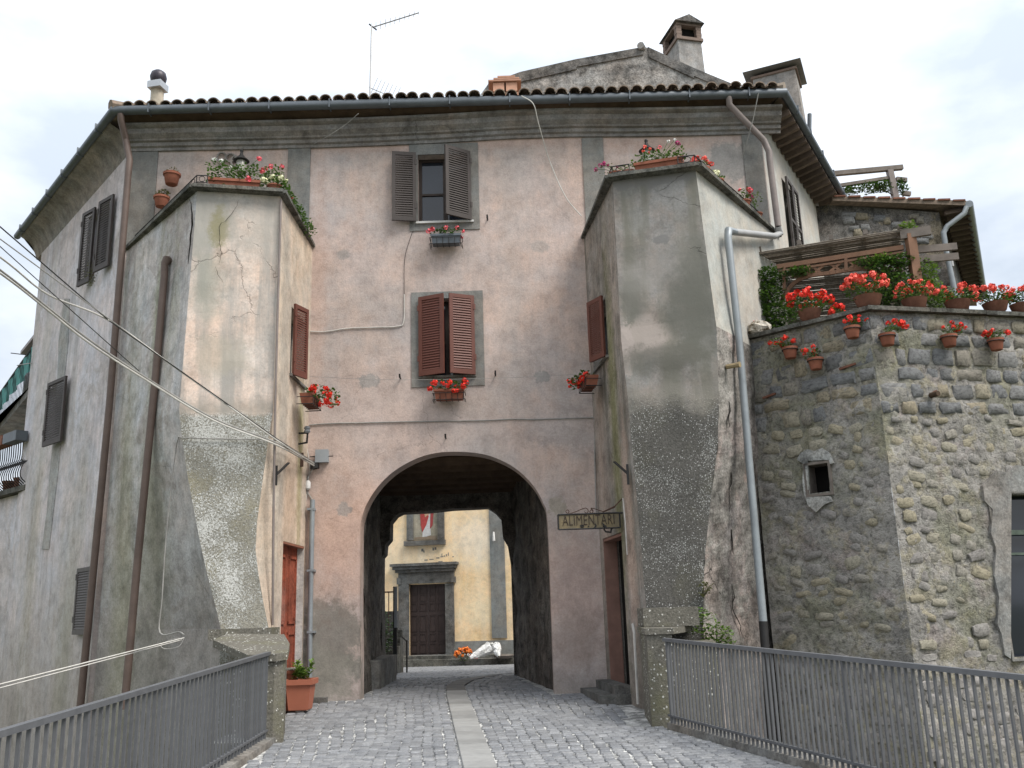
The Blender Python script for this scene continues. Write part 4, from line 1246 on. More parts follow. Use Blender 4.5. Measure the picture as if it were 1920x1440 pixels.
pRb = [on_y(1459,425,13.42), on_v(1461,438,RC,RD,.11), on_v(1452,443,RC,RD,.09), on_v(1378,435,RC,RD,.09)]
pipe(pR, .05, M['pipe_rust']); pipe(pRb, .05, M['pipe_pale'])
pipe([on_v(1378,435,RC,RD,.09), on_v(1366,432,RC,RD,.09), on_v(1365,445,RC,RD,.09), on_v(1386,640,RC,RD,.09), on_v(1406,880,RC,RD,.10), on_v(1431,1165,RC,RD,.12)], .05, M['pipe_grey'])
pipe([on_v(1431,1165,RC,RD,.12), on_v(1438,1260,RC,RD,.12), on_v(1450,1440,RC,RD,.12)], .055, M['iron'])
pipe([on_y(586,937,YF-.08), on_y(584,1030,YF-.08), on_y(581,1180,YF-.08), on_y(580,1330,YF-.08)], .038, M['pipe_grey'])
for y_ in (955,1070,1185): 
    p = on_y(584,y_,YF-.06); G().box((p.x-.055,YF-.12,p.z-.015),(p.x+.055,YF+.0,p.z+.015)).obj('pipe_clip', M['pipe_grey'], gate)
# conduit down the beige tower's flank
lP0, lP1 = (lib[0],lib[1]), (lib[0]+lU.x, lib[1]+lU.y)
pipe([on_v(527,374,lP0,lP1,.02), on_v(521,570,lP0,lP1,.03), on_v(516,760,lP0,lP1,.03), on_v(513,950,lP0,lP1,.03), on_v(511,1172,lP0,lP1,.03)], .016, M['pipe_rust'], 'conduit')
# short clay spout on the stained tower
a = on_v(1362,688,RC,RD,.0); g = G(); g.tube([a, a+Vector((.10,-.07,0)), a+Vector((.15,-.11,0))], [.032,.032,.04], 8); g.obj('drain_spout', plain('ochre_clay',(0.27,0.21,0.12),.3,6), tr)

# ================================================================== stone terrace on the right
TA, TB, TC = (3.28,12.43), (4.58,11.22), (9.45,12.28)
ZT = 5.2
def stone_mat(name, ramp_):
    t = NT(name, 0.92, 0.15)
    off = t.n('ShaderNodeVectorMath', operation='MULTIPLY_ADD')
    cmb = t.n('ShaderNodeCombineXYZ')
    r_ = t.rnd()
    for k in range(3): t.L(r_, cmb.inputs[k])
    t.L(cmb.outputs[0], off.inputs[0]); off.inputs[1].default_value = (37,53,71); t.L(t.P, off.inputs[2])
    c = t.ramp(r_, ramp_, 'CONSTANT')
    c = t.mix(1.0, c, t.ramp(t.noise(7,7,.7,vec=off.outputs[0]), [(.34,.5),(.5,1),(.68,1.3)]), 'MULTIPLY')
    c = t.mix(t.ramp(t.noise(16,5,.7,vec=off.outputs[0]), [(.6,0),(.68,.6)]), c, (.30,.285,.25))
    return t.done(c, t.noise(26,7,.7,vec=off.outputs[0]), .9, .02)
M['stone_up'] = stone_mat('wall_block', [(0,(.19,.193,.195)),(.3,(.235,.233,.228)),(.5,(.285,.25,.185)),(.65,(.255,.235,.20)),(.78,(.165,.165,.163)),(.9,(.31,.28,.215))])
M['stone_low'] = stone_mat('wall_rubble', [(0,(.34,.305,.225)),(.3,(.31,.29,.25)),(.55,(.34,.315,.25)),(.75,(.30,.285,.265)),(.9,(.265,.25,.235))])
t = NT('rubble_mortar', .95, .1)
mm = t.mix(t.ramp(t.noise(1.3,8,.7),[(.42,0),(.58,1)]), (.28,.268,.25), (.38,.36,.33))
mm = t.mix(t.ramp(t.noise(3.5,7,.7),[(.5,0),(.6,.7)]), mm, (.35,.315,.225))
mm = t.mix(t.ramp(t.noise(2.2,7,.7),[(.53,0),(.64,.6)]), mm, (.34,.29,.275))
mm = t.mix(t.ramp(t.noise(.8,6,.65),[(.5,0),(.62,.55)]), mm, (.20,.205,.13))
mm = t.mix(1.0, mm, t.ramp(t.noise(16,7,.78),[(.36,.42),(.5,1.0),(.66,1.25)]), 'MULTIPLY')  # dark speckles multiply the shade of small cavities into the colour
M['rubble'] = t.done(mm, t.math('ADD', t.noise(14,8,.72), t.math('MULTIPLY', t.noise(45,4,.7), .4)), 1.0, .05)
terr = thing('terrace_wall', (TB[0],TB[1],-6.5), 'rough grey and ochre stone terrace wall with a sharp corner, behind the railing', 'stone wall')
def face(A, B, z0, z1, hole, name):
    A, B = Vector((A[0],A[1],0)), Vector((B[0],B[1],0))
    U = (B-A); L_ = U.length; U.normalize(); nv = Vector((U.y,-U.x,0))
    if nv.y > 0: nv = -nv
    st = .045
    nu, nz = int(L_/st), int((z1-z0)/st)
    if hole:
        s0,h0,s1,h1 = hole
    g = G(); vs = []
    for j in range(nz+1):
        z = z0+(z1-z0)*j/nz
        for i in range(nu+1):
            s = L_*i/nu
            p = A+U*s; p.z = z
            d = mnoise.noise(p*3.1)*.030 + mnoise.noise(p*7.5+Vector((9,2,4)))*.026 + mnoise.noise(p*17)*.012
            d *= min(1, 3*min(i,nu-i)/10+.25)
            vs.append(p+nv*d)
    fs = []
    for j in range(nz):
        for i in range(nu):
            if hole:
                s = L_*(i+.5)/nu; z = z0+(z1-z0)*(j+.5)/nz
                if s0 < s < s1 and h0 < z < h1: continue
            fs.append((j*(nu+1)+i, j*(nu+1)+i+1, (j+1)*(nu+1)+i+1, (j+1)*(nu+1)+i))
    g.add(vs, fs)
    return g.obj(name, M['rubble'], terr, True), A, U, nv, L_
def plane_sz(x, y, A, U, off=0):
    p = on_v(x, y, (A.x,A.y), (A.x+U.x,A.y+U.y), off); return (p-A).dot(U), p.z
Al, Bl = Vector((TA[0],TA[1],0)), Vector((TB[0],TB[1],0))
Ul = (Bl-Al).normalized(); Ur_ = (Vector((TC[0],TC[1],0))-Bl).normalized()
a = plane_sz(1517,928,Al,Ul); b = plane_sz(1553,868,Al,Ul)
hl = (a[0],a[1],b[0],b[1])
a = plane_sz(1899,1235,Bl,Ur_); b = plane_sz(1990,925,Bl,Ur_)
hr = (a[0],a[1],b[0],b[1])
fl_, Al, Ul, nl, Ll = face(TA,TB,-1.2,ZT-.03,hl,'rubble_face')
fr_, Bl, Ur_, nr, Lr = face(TB,TC,-1.2,ZT-.03,hr,'rubble_face')
G().prism([TA,TB,TC,(9.4,16.5),(5.2,15.6),(4.1,13.9)],-6.5,-1.1).obj('wall_foot', M['rubble'], terr)
G().prism([(TA[0]+.3,TA[1]+.25),(TB[0]+.02,TB[1]+.25),(TC[0]-.05,TC[1]+.25),(9.4,18.5),(6.9,18.2),(4.4,13.9)],ZT-.2,ZT-.06).obj('terrace_floor', M['concrete'], terr)
# solid end so that no light shows through
G().prism([(TC[0]-.1,TC[1]+.05),(TC[0],TC[1]+.02),(9.45,18.5),(9.35,18.5)],-6.5,ZT-.21).obj('end_wall', M['rubble'], terr)
def lining(A,U,nv,h,depth,mat,name,backmat):
    s0,z0,s1,z1 = h; Z = Vector((0,0,1))
    c = A-nv*depth+nv*.03
    g = G(); w = .03
    g.obox(c+U*(s0-w)+Z*z0, U*w, nv*depth, Z*(z1-z0)); g.obox(c+U*s1+Z*z0, U*w, nv*depth, Z*(z1-z0))
    g.obox(c+U*(s0-w)+Z*z1, U*(s1-s0+2*w), nv*depth, Z*w); g.obox(c+U*(s0-w)+Z*(z0-w), U*(s1-s0+2*w), nv*depth, Z*w)
    o_ = g.obj(name, mat, terr)
    g = G(); g.obox(c+U*s0+Z*z0-nv*.02, U*(s1-s0), nv*.02, Z*(z1-z0)); g.obj('pane', backmat, o_)
    return o_
lining(Al,Ul,nl,hl,.28,M['timber_grey'],'small_window',M['dark'])
wr_ = lining(Bl,Ur_,nr,hr,.30,M['concrete'],'window',M['glass'])
# green wooden casement of the big window
g = G(); s0,z0,s1,z1 = hr; c = Bl-nr*.2; Z = Vector((0,0,1)); 
for (x_,w_,zz0,hh) in ((s0,.06,z0,z1-z0-.45),(s0+.08,.03,z0,z1-z0-.5)):
    g.obox(c+Ur_*x_+Z*zz0, Ur_*w_, nr*.06, Z*hh)
g.obox(c+Ur_*s0+Z*(z1-.5), Ur_*(s1-s0), nr*.05, Z*.06); g.obox(c+Ur_*s0+Z*(z1-.75), Ur_*(s1-s0), nr*.04, Z*.03)
g.obj('casement', plain('flaking_green_paint',(0.10,0.13,0.105),.5,14,.8), wr_)
# smooth cement round the big window
pc = plaster('smooth_cement', (.27,.265,.25),(.235,.23,.22),(.16,.155,.145),.4,fine=.2)
g = G()
pl = [(1895,1235),(1884,1228),(1878,1190),(1870,1170),(1873,1120),(1864,1080),(1868,1030),(1858,1000),(1861,955),(1846,940),(1843,910),(1856,896),(1868,882),(1890,886),(1905,872),(1950,878),(2000,880),(2000,922),(1896,922)]
pl = [plane_sz(x,y,Bl,Ur_,.03) for x,y in pl]
wall_holes(g, Bl+nr*.035, Ur_, pl, [], .05, nr)
g.obj('cement_surround', pc, terr)
g = G(); pl = [(1500,850),(1513,842),(1527,846),(1540,840),(1556,850),(1562,868),(1556,870),(1553,862),(1514,864),(1514,932),(1556,930),(1560,940),(1547,945),(1530,960),(1515,948),(1508,930),(1504,900),(1507,870),(1494,862)]
pl = [plane_sz(x,y,Al,Ul,.03) for x,y in pl]
wall_holes(g, Al+nl*.03, Ul, pl, [], .05, nl); g.obj('lime_surround', plaster('lime_mortar',(.42,.41,.38),(.33,.32,.30),(.24,.235,.22),.4,fine=.25,bump=.8), terr)
# stones
def stone_shape(rs, square):
    n = 10; vs = []; out = []
    for i in range(n):
        a = 2*math.pi*(i+rs.uniform(-.25,.25))/n
        ca, sa = math.cos(a), math.sin(a)
        pw = .32 if square else .6
        x = math.copysign(abs(ca)**pw, ca)*.5*rs.uniform(.78,1.06); z = math.copysign(abs(sa)**pw, sa)*.5*rs.uniform(.74,1.06)
        out.append((x,z))
    vs = [(x,.06,z) for x,z in out] + [(x*.97,-.012-rs.uniform(0,.006),z*.97) for x,z in out] + [(x*.90,-.034-rs.uniform(0,.012),z*.86) for x,z in out] + [(rs.uniform(-.1,.1),-.036-rs.uniform(0,.014),rs.uniform(-.1,.1))]
    fs = [(i,(i+1)%n,(i+1)%n+n,i+n) for i in range(n)] + [(i+n,(i+1)%n+n,(i+1)%n+2*n,i+2*n) for i in range(n)] + [(i+2*n,(i+1)%n+2*n,3*n) for i in range(n)]
    return vs, [f[::-1] for f in fs]
rs = random.Random(21)
SU, SLo = [], []
for i in range(9):
    v, f = stone_shape(rs, True); SU.append(G().add(v,f).mesh('stone', M['stone_up'], True))
for i in range(12):
    v, f = stone_shape(rs, False); SLo.append(G().add(v,f).mesh('stone', M['stone_low'], True))
lows = []
for (A,U,nv,L_,h,smax) in ((Al,Ul,nl,Ll,hl,99),(Bl,Ur_,nr,Lr,hr,3.4)):
    ang = math.atan2(U.y,U.x)
    z = ZT-.06
    while z > 4.0:
        hh = rs.uniform(.15,.26); s = rs.uniform(-.05,.0) + .02
        while s < min(L_,smax)-.05:
            w = rs.uniform(.16,.44)
            if s+w > L_: w = L_-s
            if rs.random() < .9 and w > .1:
                p = A+U*(s+w/2)+nv*rs.uniform(-.012,.006); p.z = z-hh/2
                inst('stone', rs.choice(SU), p, (0,rs.uniform(-.04,.04),ang), (w*.97,.42,hh*.95), terr)
            s += w+.006
        z -= hh+.006
    while z > -.8:
        hh = rs.uniform(.10,.20); s = rs.uniform(0,.1)
        while s < min(L_,smax)-.08:
            w = rs.uniform(.12,.32)
            zc = z-hh/2; sc = s+w/2
            if h and h[0]-.2 < sc < h[2]+.2 and h[1]-.15 < zc < h[3]+.15: s += w+.03; continue
            if s+w < L_-.01 and rs.random() < (.92 if zc > 2.6 else .78):
                p = A+U*sc+nv*rs.uniform(-.012,.006); p.z = zc+rs.uniform(-.05,.05)
                lows.append((p, rs.uniform(-.4,.4), ang, w*.92, hh*.9))
            s += w+.03
        z -= hh+.02
lows.sort(key=lambda q: -q[0].z)
gst = G()
for i,(p,tilt,ang,w,hh) in enumerate(lows):
    if i < 215: inst('stone', rs.choice(SLo), p, (0,tilt,ang), (w,.24,hh), terr)
    else:
        v,f = stone_shape(rs, False)
        ca,sa = math.cos(ang),math.sin(ang)
        gst.add([(p.x+x*w*ca-y*.24*sa, p.y+x*w*sa+y*.24*ca, p.z+zq*hh) for x,y,zq in v], f)
if gst.v: gst.obj('stones', M['stone_low'], terr, True, kind='stuff')
# a few terracotta shards and a clay spout
for (x,y,w) in ((1432,747,.19),(1575,693,.22),(1745,738,.07)):
    A_,U_,n_ = (Al,Ul,nl) if x < 1640 else (Bl,Ur_,nr)
    s,z = plane_sz(x,y,A_,U_); G().obox(A_+U_*s+Vector((0,0,z-.012))-n_*.03, U_*w+Vector((0,0,.03)), n_*.065, Vector((0,0,.026))).obj('tile_shard', M['terracotta_old'], terr)
s,z = plane_sz(1742,742,Bl,Ur_); a = Bl+Ur_*s+Vector((0,0,z)); G().tube([a-nr*.05,a+nr*.14+Ur_*.03],.035,10).obj('clay_spout', M['timber'], terr, True)
# coping slab of the terrace
for (A,B) in ((TA,TB),(TB,TC)):
    a, b = Vector((A[0],A[1],ZT)), Vector((B[0],B[1],ZT))
    d = (b-a).normalized(); nv = Vector((d.y,-d.x,0)); nv = nv if nv.y < 0 else -nv
    L_ = (b-a).length; k = max(2,int(L_/.75)); 
    for i in range(k):
        p, q = a.lerp(b,i/k), a.lerp(b,(i+1)/k)
        e0 = .0 if i else (-.06 if A is TB else 0)
        G().obox(p+d*(.004+e0)+nv*.09+Vector((0,0,-.03+random.uniform(-.004,.004))), (q-p)-d*(.008+e0), -nv*.34, Vector((0,0,.055))).obj('coping_slab', M['slab'], terr)

# ================================================================== stone house behind the terrace
YH = 17.0
house = thing('stone_house', (7.6,YH,5.0), 'dark stone house with tiled verge standing behind the terrace pergola', 'house')
hx1 = on_y(1764,420,YH).x
M['house_stone'] = plaster('dark_stonework', (.17,.155,.14),(.125,.118,.11),(.07,.068,.065),.5,fine=.35,bump=1.0,patch=(.20,.17,.12),patch_t=.57)
zt0, zt1 = on_y(1590,378,YH).z, on_y(1764,398,YH).z
g = G(); g.prism([(6.0,YH),(hx1,YH),(hx1+UR.x*6,YH+UR.y*6),(6.0,YH+5.4)], 4.5, [zt0,zt1,zt1,zt0]); g.obj('wall', M['house_stone'], house)
rs = random.Random(5)
for k in range(46):
    px, py = rs.uniform(1590,1765), rs.uniform(395,560)
    p = on_y(px,py,YH-.005)
    if p.x > hx1-.15: continue
    inst('stone', rs.choice(SU), p, (0,rs.uniform(-.05,.05),0), (rs.uniform(.16,.34),.6,rs.uniform(.12,.2)), house)
ev0, ev1 = on_z(1814,385,zt1+.05), on_z(1846,556,zt1+.05)
g = G(); a = on_y(1560,368,YH-.22); b = on_y(1812,377,YH-.22)
g.obox(a+Vector((0,0,-.09)), b-a, (0,.5,0), (0,0,.10))
g.add([a, b, Vector((ev1.x+.3,ev1.y+1,b.z)), Vector((a.x,a.y+8,a.z+.4))],[(0,1,2,3)])
hr_ = g.obj('roof', M['tile'], house)
for k in range(9):
    p = a.lerp(b,(k+.5)/9); G().obox(p+Vector((-.12,-.03,-.01)),(.235,0,0),(0,.25,0),(0,0,.03+.006*(k%2))).obj('verge_tile', M['terracotta_old'], hr_)
g = G()
s0 = Vector((hx1,YH-.2,zt1-.05)); 
g.add([s0, Vector((ev0.x,YH-.2,zt1+.03)), Vector((ev1.x,ev1.y,zt1+.03)), Vector((hx1+UR.x*6.4,YH+UR.y*6.4,zt1-.05))],[(0,1,2,3)])
g.obj('soffit', plain('maroon_soffit',(.075,.055,.055),.4,6,.9), house)
for k in range(20):
    f = (k+.3)/20
    p = s0.lerp(Vector((hx1+UR.x*6.4,YH+UR.y*6.4,zt1-.05)),f); q = Vector((ev0.x,YH-.2,zt1+.03)).lerp(Vector((ev1.x,ev1.y,zt1+.03)),f)
    G().beam(p+Vector((0,0,-.03)),q+Vector((0,0,-.03)),.06,.07).obj('rafter', M['soffit_wood'], house)
G().tube([Vector((ev0.x,YH-.25,zt1+.05)), Vector((ev1.x,ev1.y,zt1+.05))],.075,10).obj('gutter', M['pipe_grey'], house, True)
yp = YH-.12
G().tube([on_y(1812,388,yp-.1),on_y(1808,400,yp-.1),on_y(1776,424,yp),on_y(1769,436,yp),on_y(1774,470,yp),on_y(1796,575,yp)],.05,10).obj('downpipe', M['pipe_grey'], house, True)
G().tube([on_y(1735,486,yp),on_y(1776,483,yp),on_y(1783,490,yp),on_y(1785,500,yp)],.04,10).obj('branch_pipe', M['pipe_pale'], house, True)

# ================================================================== plastered gable house and chimneys above the roof
YG = 16.3
gable = thing('gable_house', (2.6,YG,9.5), 'rough grey plastered gable rising behind the gatehouse roof', 'house')
gp = [(888,195),(915,158),(975,136),(1080,112),(1205,89),(1215,89),(1300,128),(1390,165),(1436,180),(1436,240),(888,260)]
g = G(); pl = [(on_y(x,y,YG).x, on_y(x,y,YG).z) for x,y in gp]
wall_holes(g, (0,YG,0), (1,0,0), pl, [], 1.2, (0,-1,0)); g.obj('wall', M['gable'], gable)
M['gable_dark'] = plaster('weathered_verge', (.165,.158,.15),(.125,.12,.115),(.08,.078,.075),.4,fine=.3,bump=.9)
top = gp[1:9]
for (x0,y0),(x1,y1) in zip(top,top[1:]):
    if x1-x0 < 20: continue
    a, b = on_y(x0,y0,YG-.03), on_y(x1,y1,YG-.03)
    d = (b-a).normalized()
    g = G(); dz = Vector((0,0,-.16-.08*random.random()))
    g.obox(a+Vector((0,0,.015)), b-a, (0,.3,0), dz); g.obj('verge', M['gable_dark'], gable)
a = on_y(1209,90,YG); G().tube([a+Vector((-.1,-.1,.0)),a+Vector((.12,.4,.02))],.075,8).obj('ridge_tile', M['chimney'], gable)
a, b = on_y(890,192,YG-.15), on_y(922,152,YG-.15)
G().tube([a+Vector((-.1,-.4,-.25)),b+Vector((0,.5,0))],.06,8).obj('gutter_end', M['zinc'], gable, True)
# chimney with open arched head
YC = 18.2
def pz(x,y): return on_y(x,y,YC)
g = G()
a = pz(1256,118); b = pz(1308,120); t0 = pz(1258,82); t1 = pz(1306,78)
z_lo = 11.5; zs = pz(1282,80).z
w = .56; d_ = .75; cx = pz(1286,100).x
rot = R(14)
def rb(cx,cy,w,d,rot): return [(cx+x*math.cos(rot)-y*math.sin(rot), cy+x*math.sin(rot)+y*math.cos(rot)) for x,y in ((-w/2,-d/2),(w/2,-d/2),(w/2,d/2),(-w/2,d/2))]
ch = G(); 
lo_, hi_ = rb(cx+.03,YC+.3,w*1.12,d_*1.1,rot), rb(cx,YC+.3,w,d_,rot)
ch.loft([[Vector((p[0],p[1],z_lo)) for p in lo_],[Vector((p[0],p[1],zs)) for p in hi_]], close=True)
cho = ch.obj('chimney', M['chimney'], gable)
M['chim_brick'] = plain('chimney_brick',(.20,.15,.125),.35,12,.9)
G().prism(rb(cx,YC+.3,w*1.14,d_*1.12,rot), zs, zs+.07).obj('brick_course', M['chim_brick'], cho)
for p in rb(cx,YC+.3,w*.86,d_*.86,rot):
    g = G()
    for k in range(4): g.prism(rb(p[0],p[1],.13 if k%2 else .115,.13,rot), zs+.072+k*.075, zs+.072+k*.075+.07)
    g.obj('brick_stack', M['chim_brick'], cho, kind='stuff')
G().prism(rb(cx,YC+.3,w*.7,d_*.7,rot), zs+.071, zs+.36).obj('dark_throat', M['dark'], cho)
ztop = zs+.375
G().prism(rb(cx,YC+.3,w*1.06,d_*1.06,rot), ztop, ztop+.05).obj('lintel', M['chim_brick'], cho)
ev = rb(cx,YC+.3,w*1.28,d_*1.25,rot); fm = ((ev[0][0]+ev[1][0])/2,(ev[0][1]+ev[1][1])/2); bm2 = ((ev[2][0]+ev[3][0])/2,(ev[2][1]+ev[3][1])/2)
g = G(); z_ = ztop+.055; rz_ = z_+.19
V = [(p[0],p[1],z_) for p in ev]+[(fm[0],fm[1],rz_),(bm2[0],bm2[1],rz_)]
g.add(V,[(0,1,4),(2,3,5),(1,2,5,4),(3,0,4,5),(3,2,1,0)]); g.obj('cap', M['gable_dark'], cho)
g = G(); g.lathe((fm[0]*.7+bm2[0]*.3,fm[1]*.7+bm2[1]*.3,rz_-.03),[(.08,0),(.10,.05),(.08,.10),(.02,.13)],10); g.obj('finial', M['chimney'], cho, True)
# wide chimney with hipped cap
YC2 = 17.0
x0 = on_y(1428,158,YC2).x; x1 = on_y(1508,160,YC2).x; zc = on_y(1465,158,YC2).z+.32
rot = R(-24); cx = (x0+x1)/2
g = G(); lo_, hi_ = rb(cx+.12,YC2+.5,1.0,.9,rot), rb(cx+.04,YC2+.5,.86,.8,rot)
g.loft([[Vector((p[0],p[1],9.2)) for p in lo_],[Vector((p[0],p[1],zc)) for p in hi_]], close=True); cho = g.obj('chimney', M['chimney'], gable)
G().prism(rb(cx+.04,YC2+.5,.94,.86,rot), zc, zc+.05).obj('brick_course', M['chim_brick'], cho)
G().prism(rb(cx,YC2+.5,.7,.6,rot), zc+.051, zc+.13).obj('dark_throat', M['dark'], cho)
ev = rb(cx+.02,YC2+.5,1.18,1.1,rot); ri = rb(cx,YC2+.5,.5,.04,rot); g = G(); z_ = zc+.13
V = [(p[0],p[1],z_) for p in ev]+[(ri[0][0],ri[0][1],z_+.24),(ri[1][0],ri[1][1],z_+.24)]
g.add(V,[(0,1,5,4),(1,2,5),(2,3,4,5),(3,0,4),(3,2,1,0)]); g.obj('cap', plain('slate_cap',(.20,.20,.195),.3,6,.8), cho)
G().tube([on_y(1517,275,17.3),on_y(1518,214,17.3)],.045,8).obj('vent_pipe', M['zinc'], gable, True)

# ================================================================== church beyond the arch
CD = Vector((math.cos(R(11)),-math.sin(R(11)),0)); CA0 = Vector((-3.1,32.3,0)); CN = Vector((-CD.y*-1,0,0))
CN = Vector((CD.y,-CD.x,0)); CN = CN if CN.y < 0 else -CN
cA, cB = (CA0.x,CA0.y), (CA0.x+CD.x,CA0.y+CD.y)
def cz(x,y,off=0.0):
    p = on_v(x,y,cA,cB,off); return (p-CA0).dot(CD), p.z
church = thing('church', (CA0.x,CA0.y,-.1), 'small yellow church seen through the archway, grey stone portal and wall painting', 'church')
M['church'] = plaster('yellow_church_render', (.80,.58,.32),(.82,.65,.42),(.76,.68,.54),.45,fine=.07,blobs=[((-1.2,32,4.0),(1.0,2,.8),(.78,.70,.58),.6,.7),((-4.1,32.4,3.6),(1.1,2,.8),(.78,.68,.52),.5,.7)])
d0 = cz(768,1228); d1 = cz(836,1094); ZD = (cz(768,1229)[1]+cz(836,1227.5)[1])/2
g = G(); wall_holes(g, CA0, CD, [(-6,-.4),(d0[0],-.4),(d0[0],d1[1]),(d1[0],d1[1]),(d1[0],-.4),(7,-.4),(7,8.5),(-6,8.5)], [], .4, CN); g.obj('wall', M['church'], church)
Z = Vector((0,0,1))
def cbox(x0,y0,x1,y1,name,mat,d,par=church,inn=.0,zb=None):
    a = cz((x0),y1); b = cz(x1,y0)
    za = a[1] if zb is None else zb
    s0_, s1_ = cz(x0,(y0+y1)/2)[0], cz(x1,(y0+y1)/2)[0]
    zt_ = cz((x0+x1)/2,y0)[1]
    if zb is None: za = cz((x0+x1)/2,y1)[1]
    return G().obox(CA0+CD*s0_+Z*za-CN*inn, CD*(s1_-s0_), CN*(d+inn), Z*(zt_-za)).obj(name, mat, par)
M['church_grey'] = plaster('grey_church_plinth', (.24,.245,.235),(.20,.205,.195),(.14,.14,.13),.4,fine=.1)
cbox(852.6,1197,1300,1240,'plinth',M['church_grey'],.03,zb=-.3)
cbox(560,1197,748.4,1240,'plinth',M['church_grey'],.03,zb=-.3)
cbox(917,700,944,1196.4,'pilaster',M['church_grey'],.05)
por = cbox(748.5,1094,767.8,1240,'portal',M['peperino'],.10,zb=ZD-.3)
cbox(836.4,1094,852.5,1240,'jamb',M['peperino'],.10,por,zb=ZD-.3)
cbox(748.5,1073,852.5,1093.6,'lintel',M['peperino'],.11,por)
cbox(746,1084,754,1096,'corbel',M['peperino'],.14,por); cbox(847,1081,855,1092,'corbel',M['peperino'],.14,por)
for i,(x0,x1,y0,y1,d) in enumerate(((744,854,1067.5,1072.5,.20),(740,857,1061.5,1067,.27),(736,860,1056,1061,.33))):
    cbox(x0,y0,x1,y1,'cornice',M['peperino'],d,por)
M['church_door'] = plain('dark_church_door',(.040,.027,.024),.3,6,.6,.3)
sm = (cz(768,1160)[0]+cz(836,1160)[0])/2
for (xa,xb) in ((cz(768,1160)[0]+.002,sm-.006),(sm+.006,cz(836,1160)[0]-.002)):
    zb_, zt_ = ZD, d1[1]-.002
    lf = G().obox(CA0+CD*xa+Z*zb_-CN*.12, CD*(xb-xa), CN*.06, Z*(zt_-zb_)).obj('door_leaf', M['church_door'], church)
    w = xb-xa; h = zt_-zb_
    for (fx0,fx1) in ((.08,.42),(.54,.92)):
        for (f0,f1) in ((.03,.16),(.19,.30),(.33,.56),(.62,.73),(.76,.86),(.88,.97)):
            A_ = CA0+CD*(xa+w*fx0)+Z*(zb_+h*f0)-CN*.06
            g = G(); uw = CD*(w*(fx1-fx0)); uh = Z*(h*(f1-f0))
            g.obox(A_, uw, CN*.018, Z*.022); g.obox(A_+uh-Z*.022, uw, CN*.018, Z*.022); g.obox(A_, CD*.02, CN*.018, uh); g.obox(A_+uw-CD*.02, CD*.02, CN*.018, uh)
            g.obj('panel', M['church_door'], lf)
# steps
for (x0,x1,y0,zb_,d) in ((744,975,1236,.1,.62),(738,1010,1241.5,.1,.98)):
    zt_ = ZD if d < .7 else ZD-.11
    s0_, s1_ = cz(x0,1236)[0], cz(x1,1236)[0]+1.0
    G().obox(CA0+CD*s0_+Z*-.4, CD*(s1_-s0_), CN*d, Z*(zt_+.4)).obj('step', M['slab'], church)
# painted panel in its stone frame
fr0 = cbox(763.5,860,775,1013.5,'painting_frame',M['peperino'],.09)
cbox(821,860,833,1012,'frame_side',M['peperino'],.09,fr0)
cbox(759.5,1013.8,836,1022.5,'frame_sill',M['peperino'],.16,fr0)
pan = cbox(775.3,860,820.7,1012.2,'painted_panel',plaster('painted_ground',(.33,.30,.235),(.29,.27,.21),(.22,.2,.16),.3,fine=.12),.02,fr0)
def flat(pxs, mat, off, name):
    pl = [cz(x,y,off) for x,y in pxs]
    g = G(); wall_holes(g, CA0+CN*off, CD, pl, [], .006, CN); return g.obj(name, mat, fr0)
flat([(777,1007.5),(819,1004),(819,1011),(777,1012)], plain('painted_floor',(.22,.17,.12),.2,8), .024, 'painted_floor')
flat([(791,880),(806,880),(809,930),(806,970),(808,1003),(800,1006),(792,1007),(793,970),(789,930)], plain('painted_tunic',(.50,.50,.49),.3,14), .027, 'painted_tunic')
flat([(787,880),(793,895),(797,945),(804,968),(799,985),(792,998),(789,985),(787,950),(783,930)], plain('painted_cloak',(.36,.055,.05),.3,12), .030, 'painted_cloak')
flat([(806,880),(812,900),(814,945),(811,985),(806,992),(808,950),(803,920)], plain('painted_cloak_fold',(.30,.05,.05),.3,12), .031, 'painted_cloak')
flat([(795,960),(804,957),(806,963),(797,970)], plain('painted_hand',(.45,.28,.18),.2,12), .033, 'painted_hands')
# faded scraps of lettering above the portal
for i,(x,y,w,h) in enumerate(((790,1029,4,5),(794,1032,2,4),(811,1027,3,5),(815,1026,3,5),(826,1043,5,1.5),(828,1038,1.5,5),(832,1041,2,3),(836,1039,2,4),(840,1036,1.5,6),(818,1045,6,2),(805,1048,8,1.5),(796,1049,6,2),(822,1052,8,1.5),(848,1043,3,1.5))):
    cbox(x,y,x+w,y+h,'faded_letter_trace',M['church_grey'],.006)
a = on_v(926,1012,cA,cB,.14); G().lathe((a.x,a.y,a.z-.05),[(.03,0),(.05,.02),(.045,.06),(.03,.3),(.02,.32)],10).obj('wall_lamp', M['white_sill'], church, True)

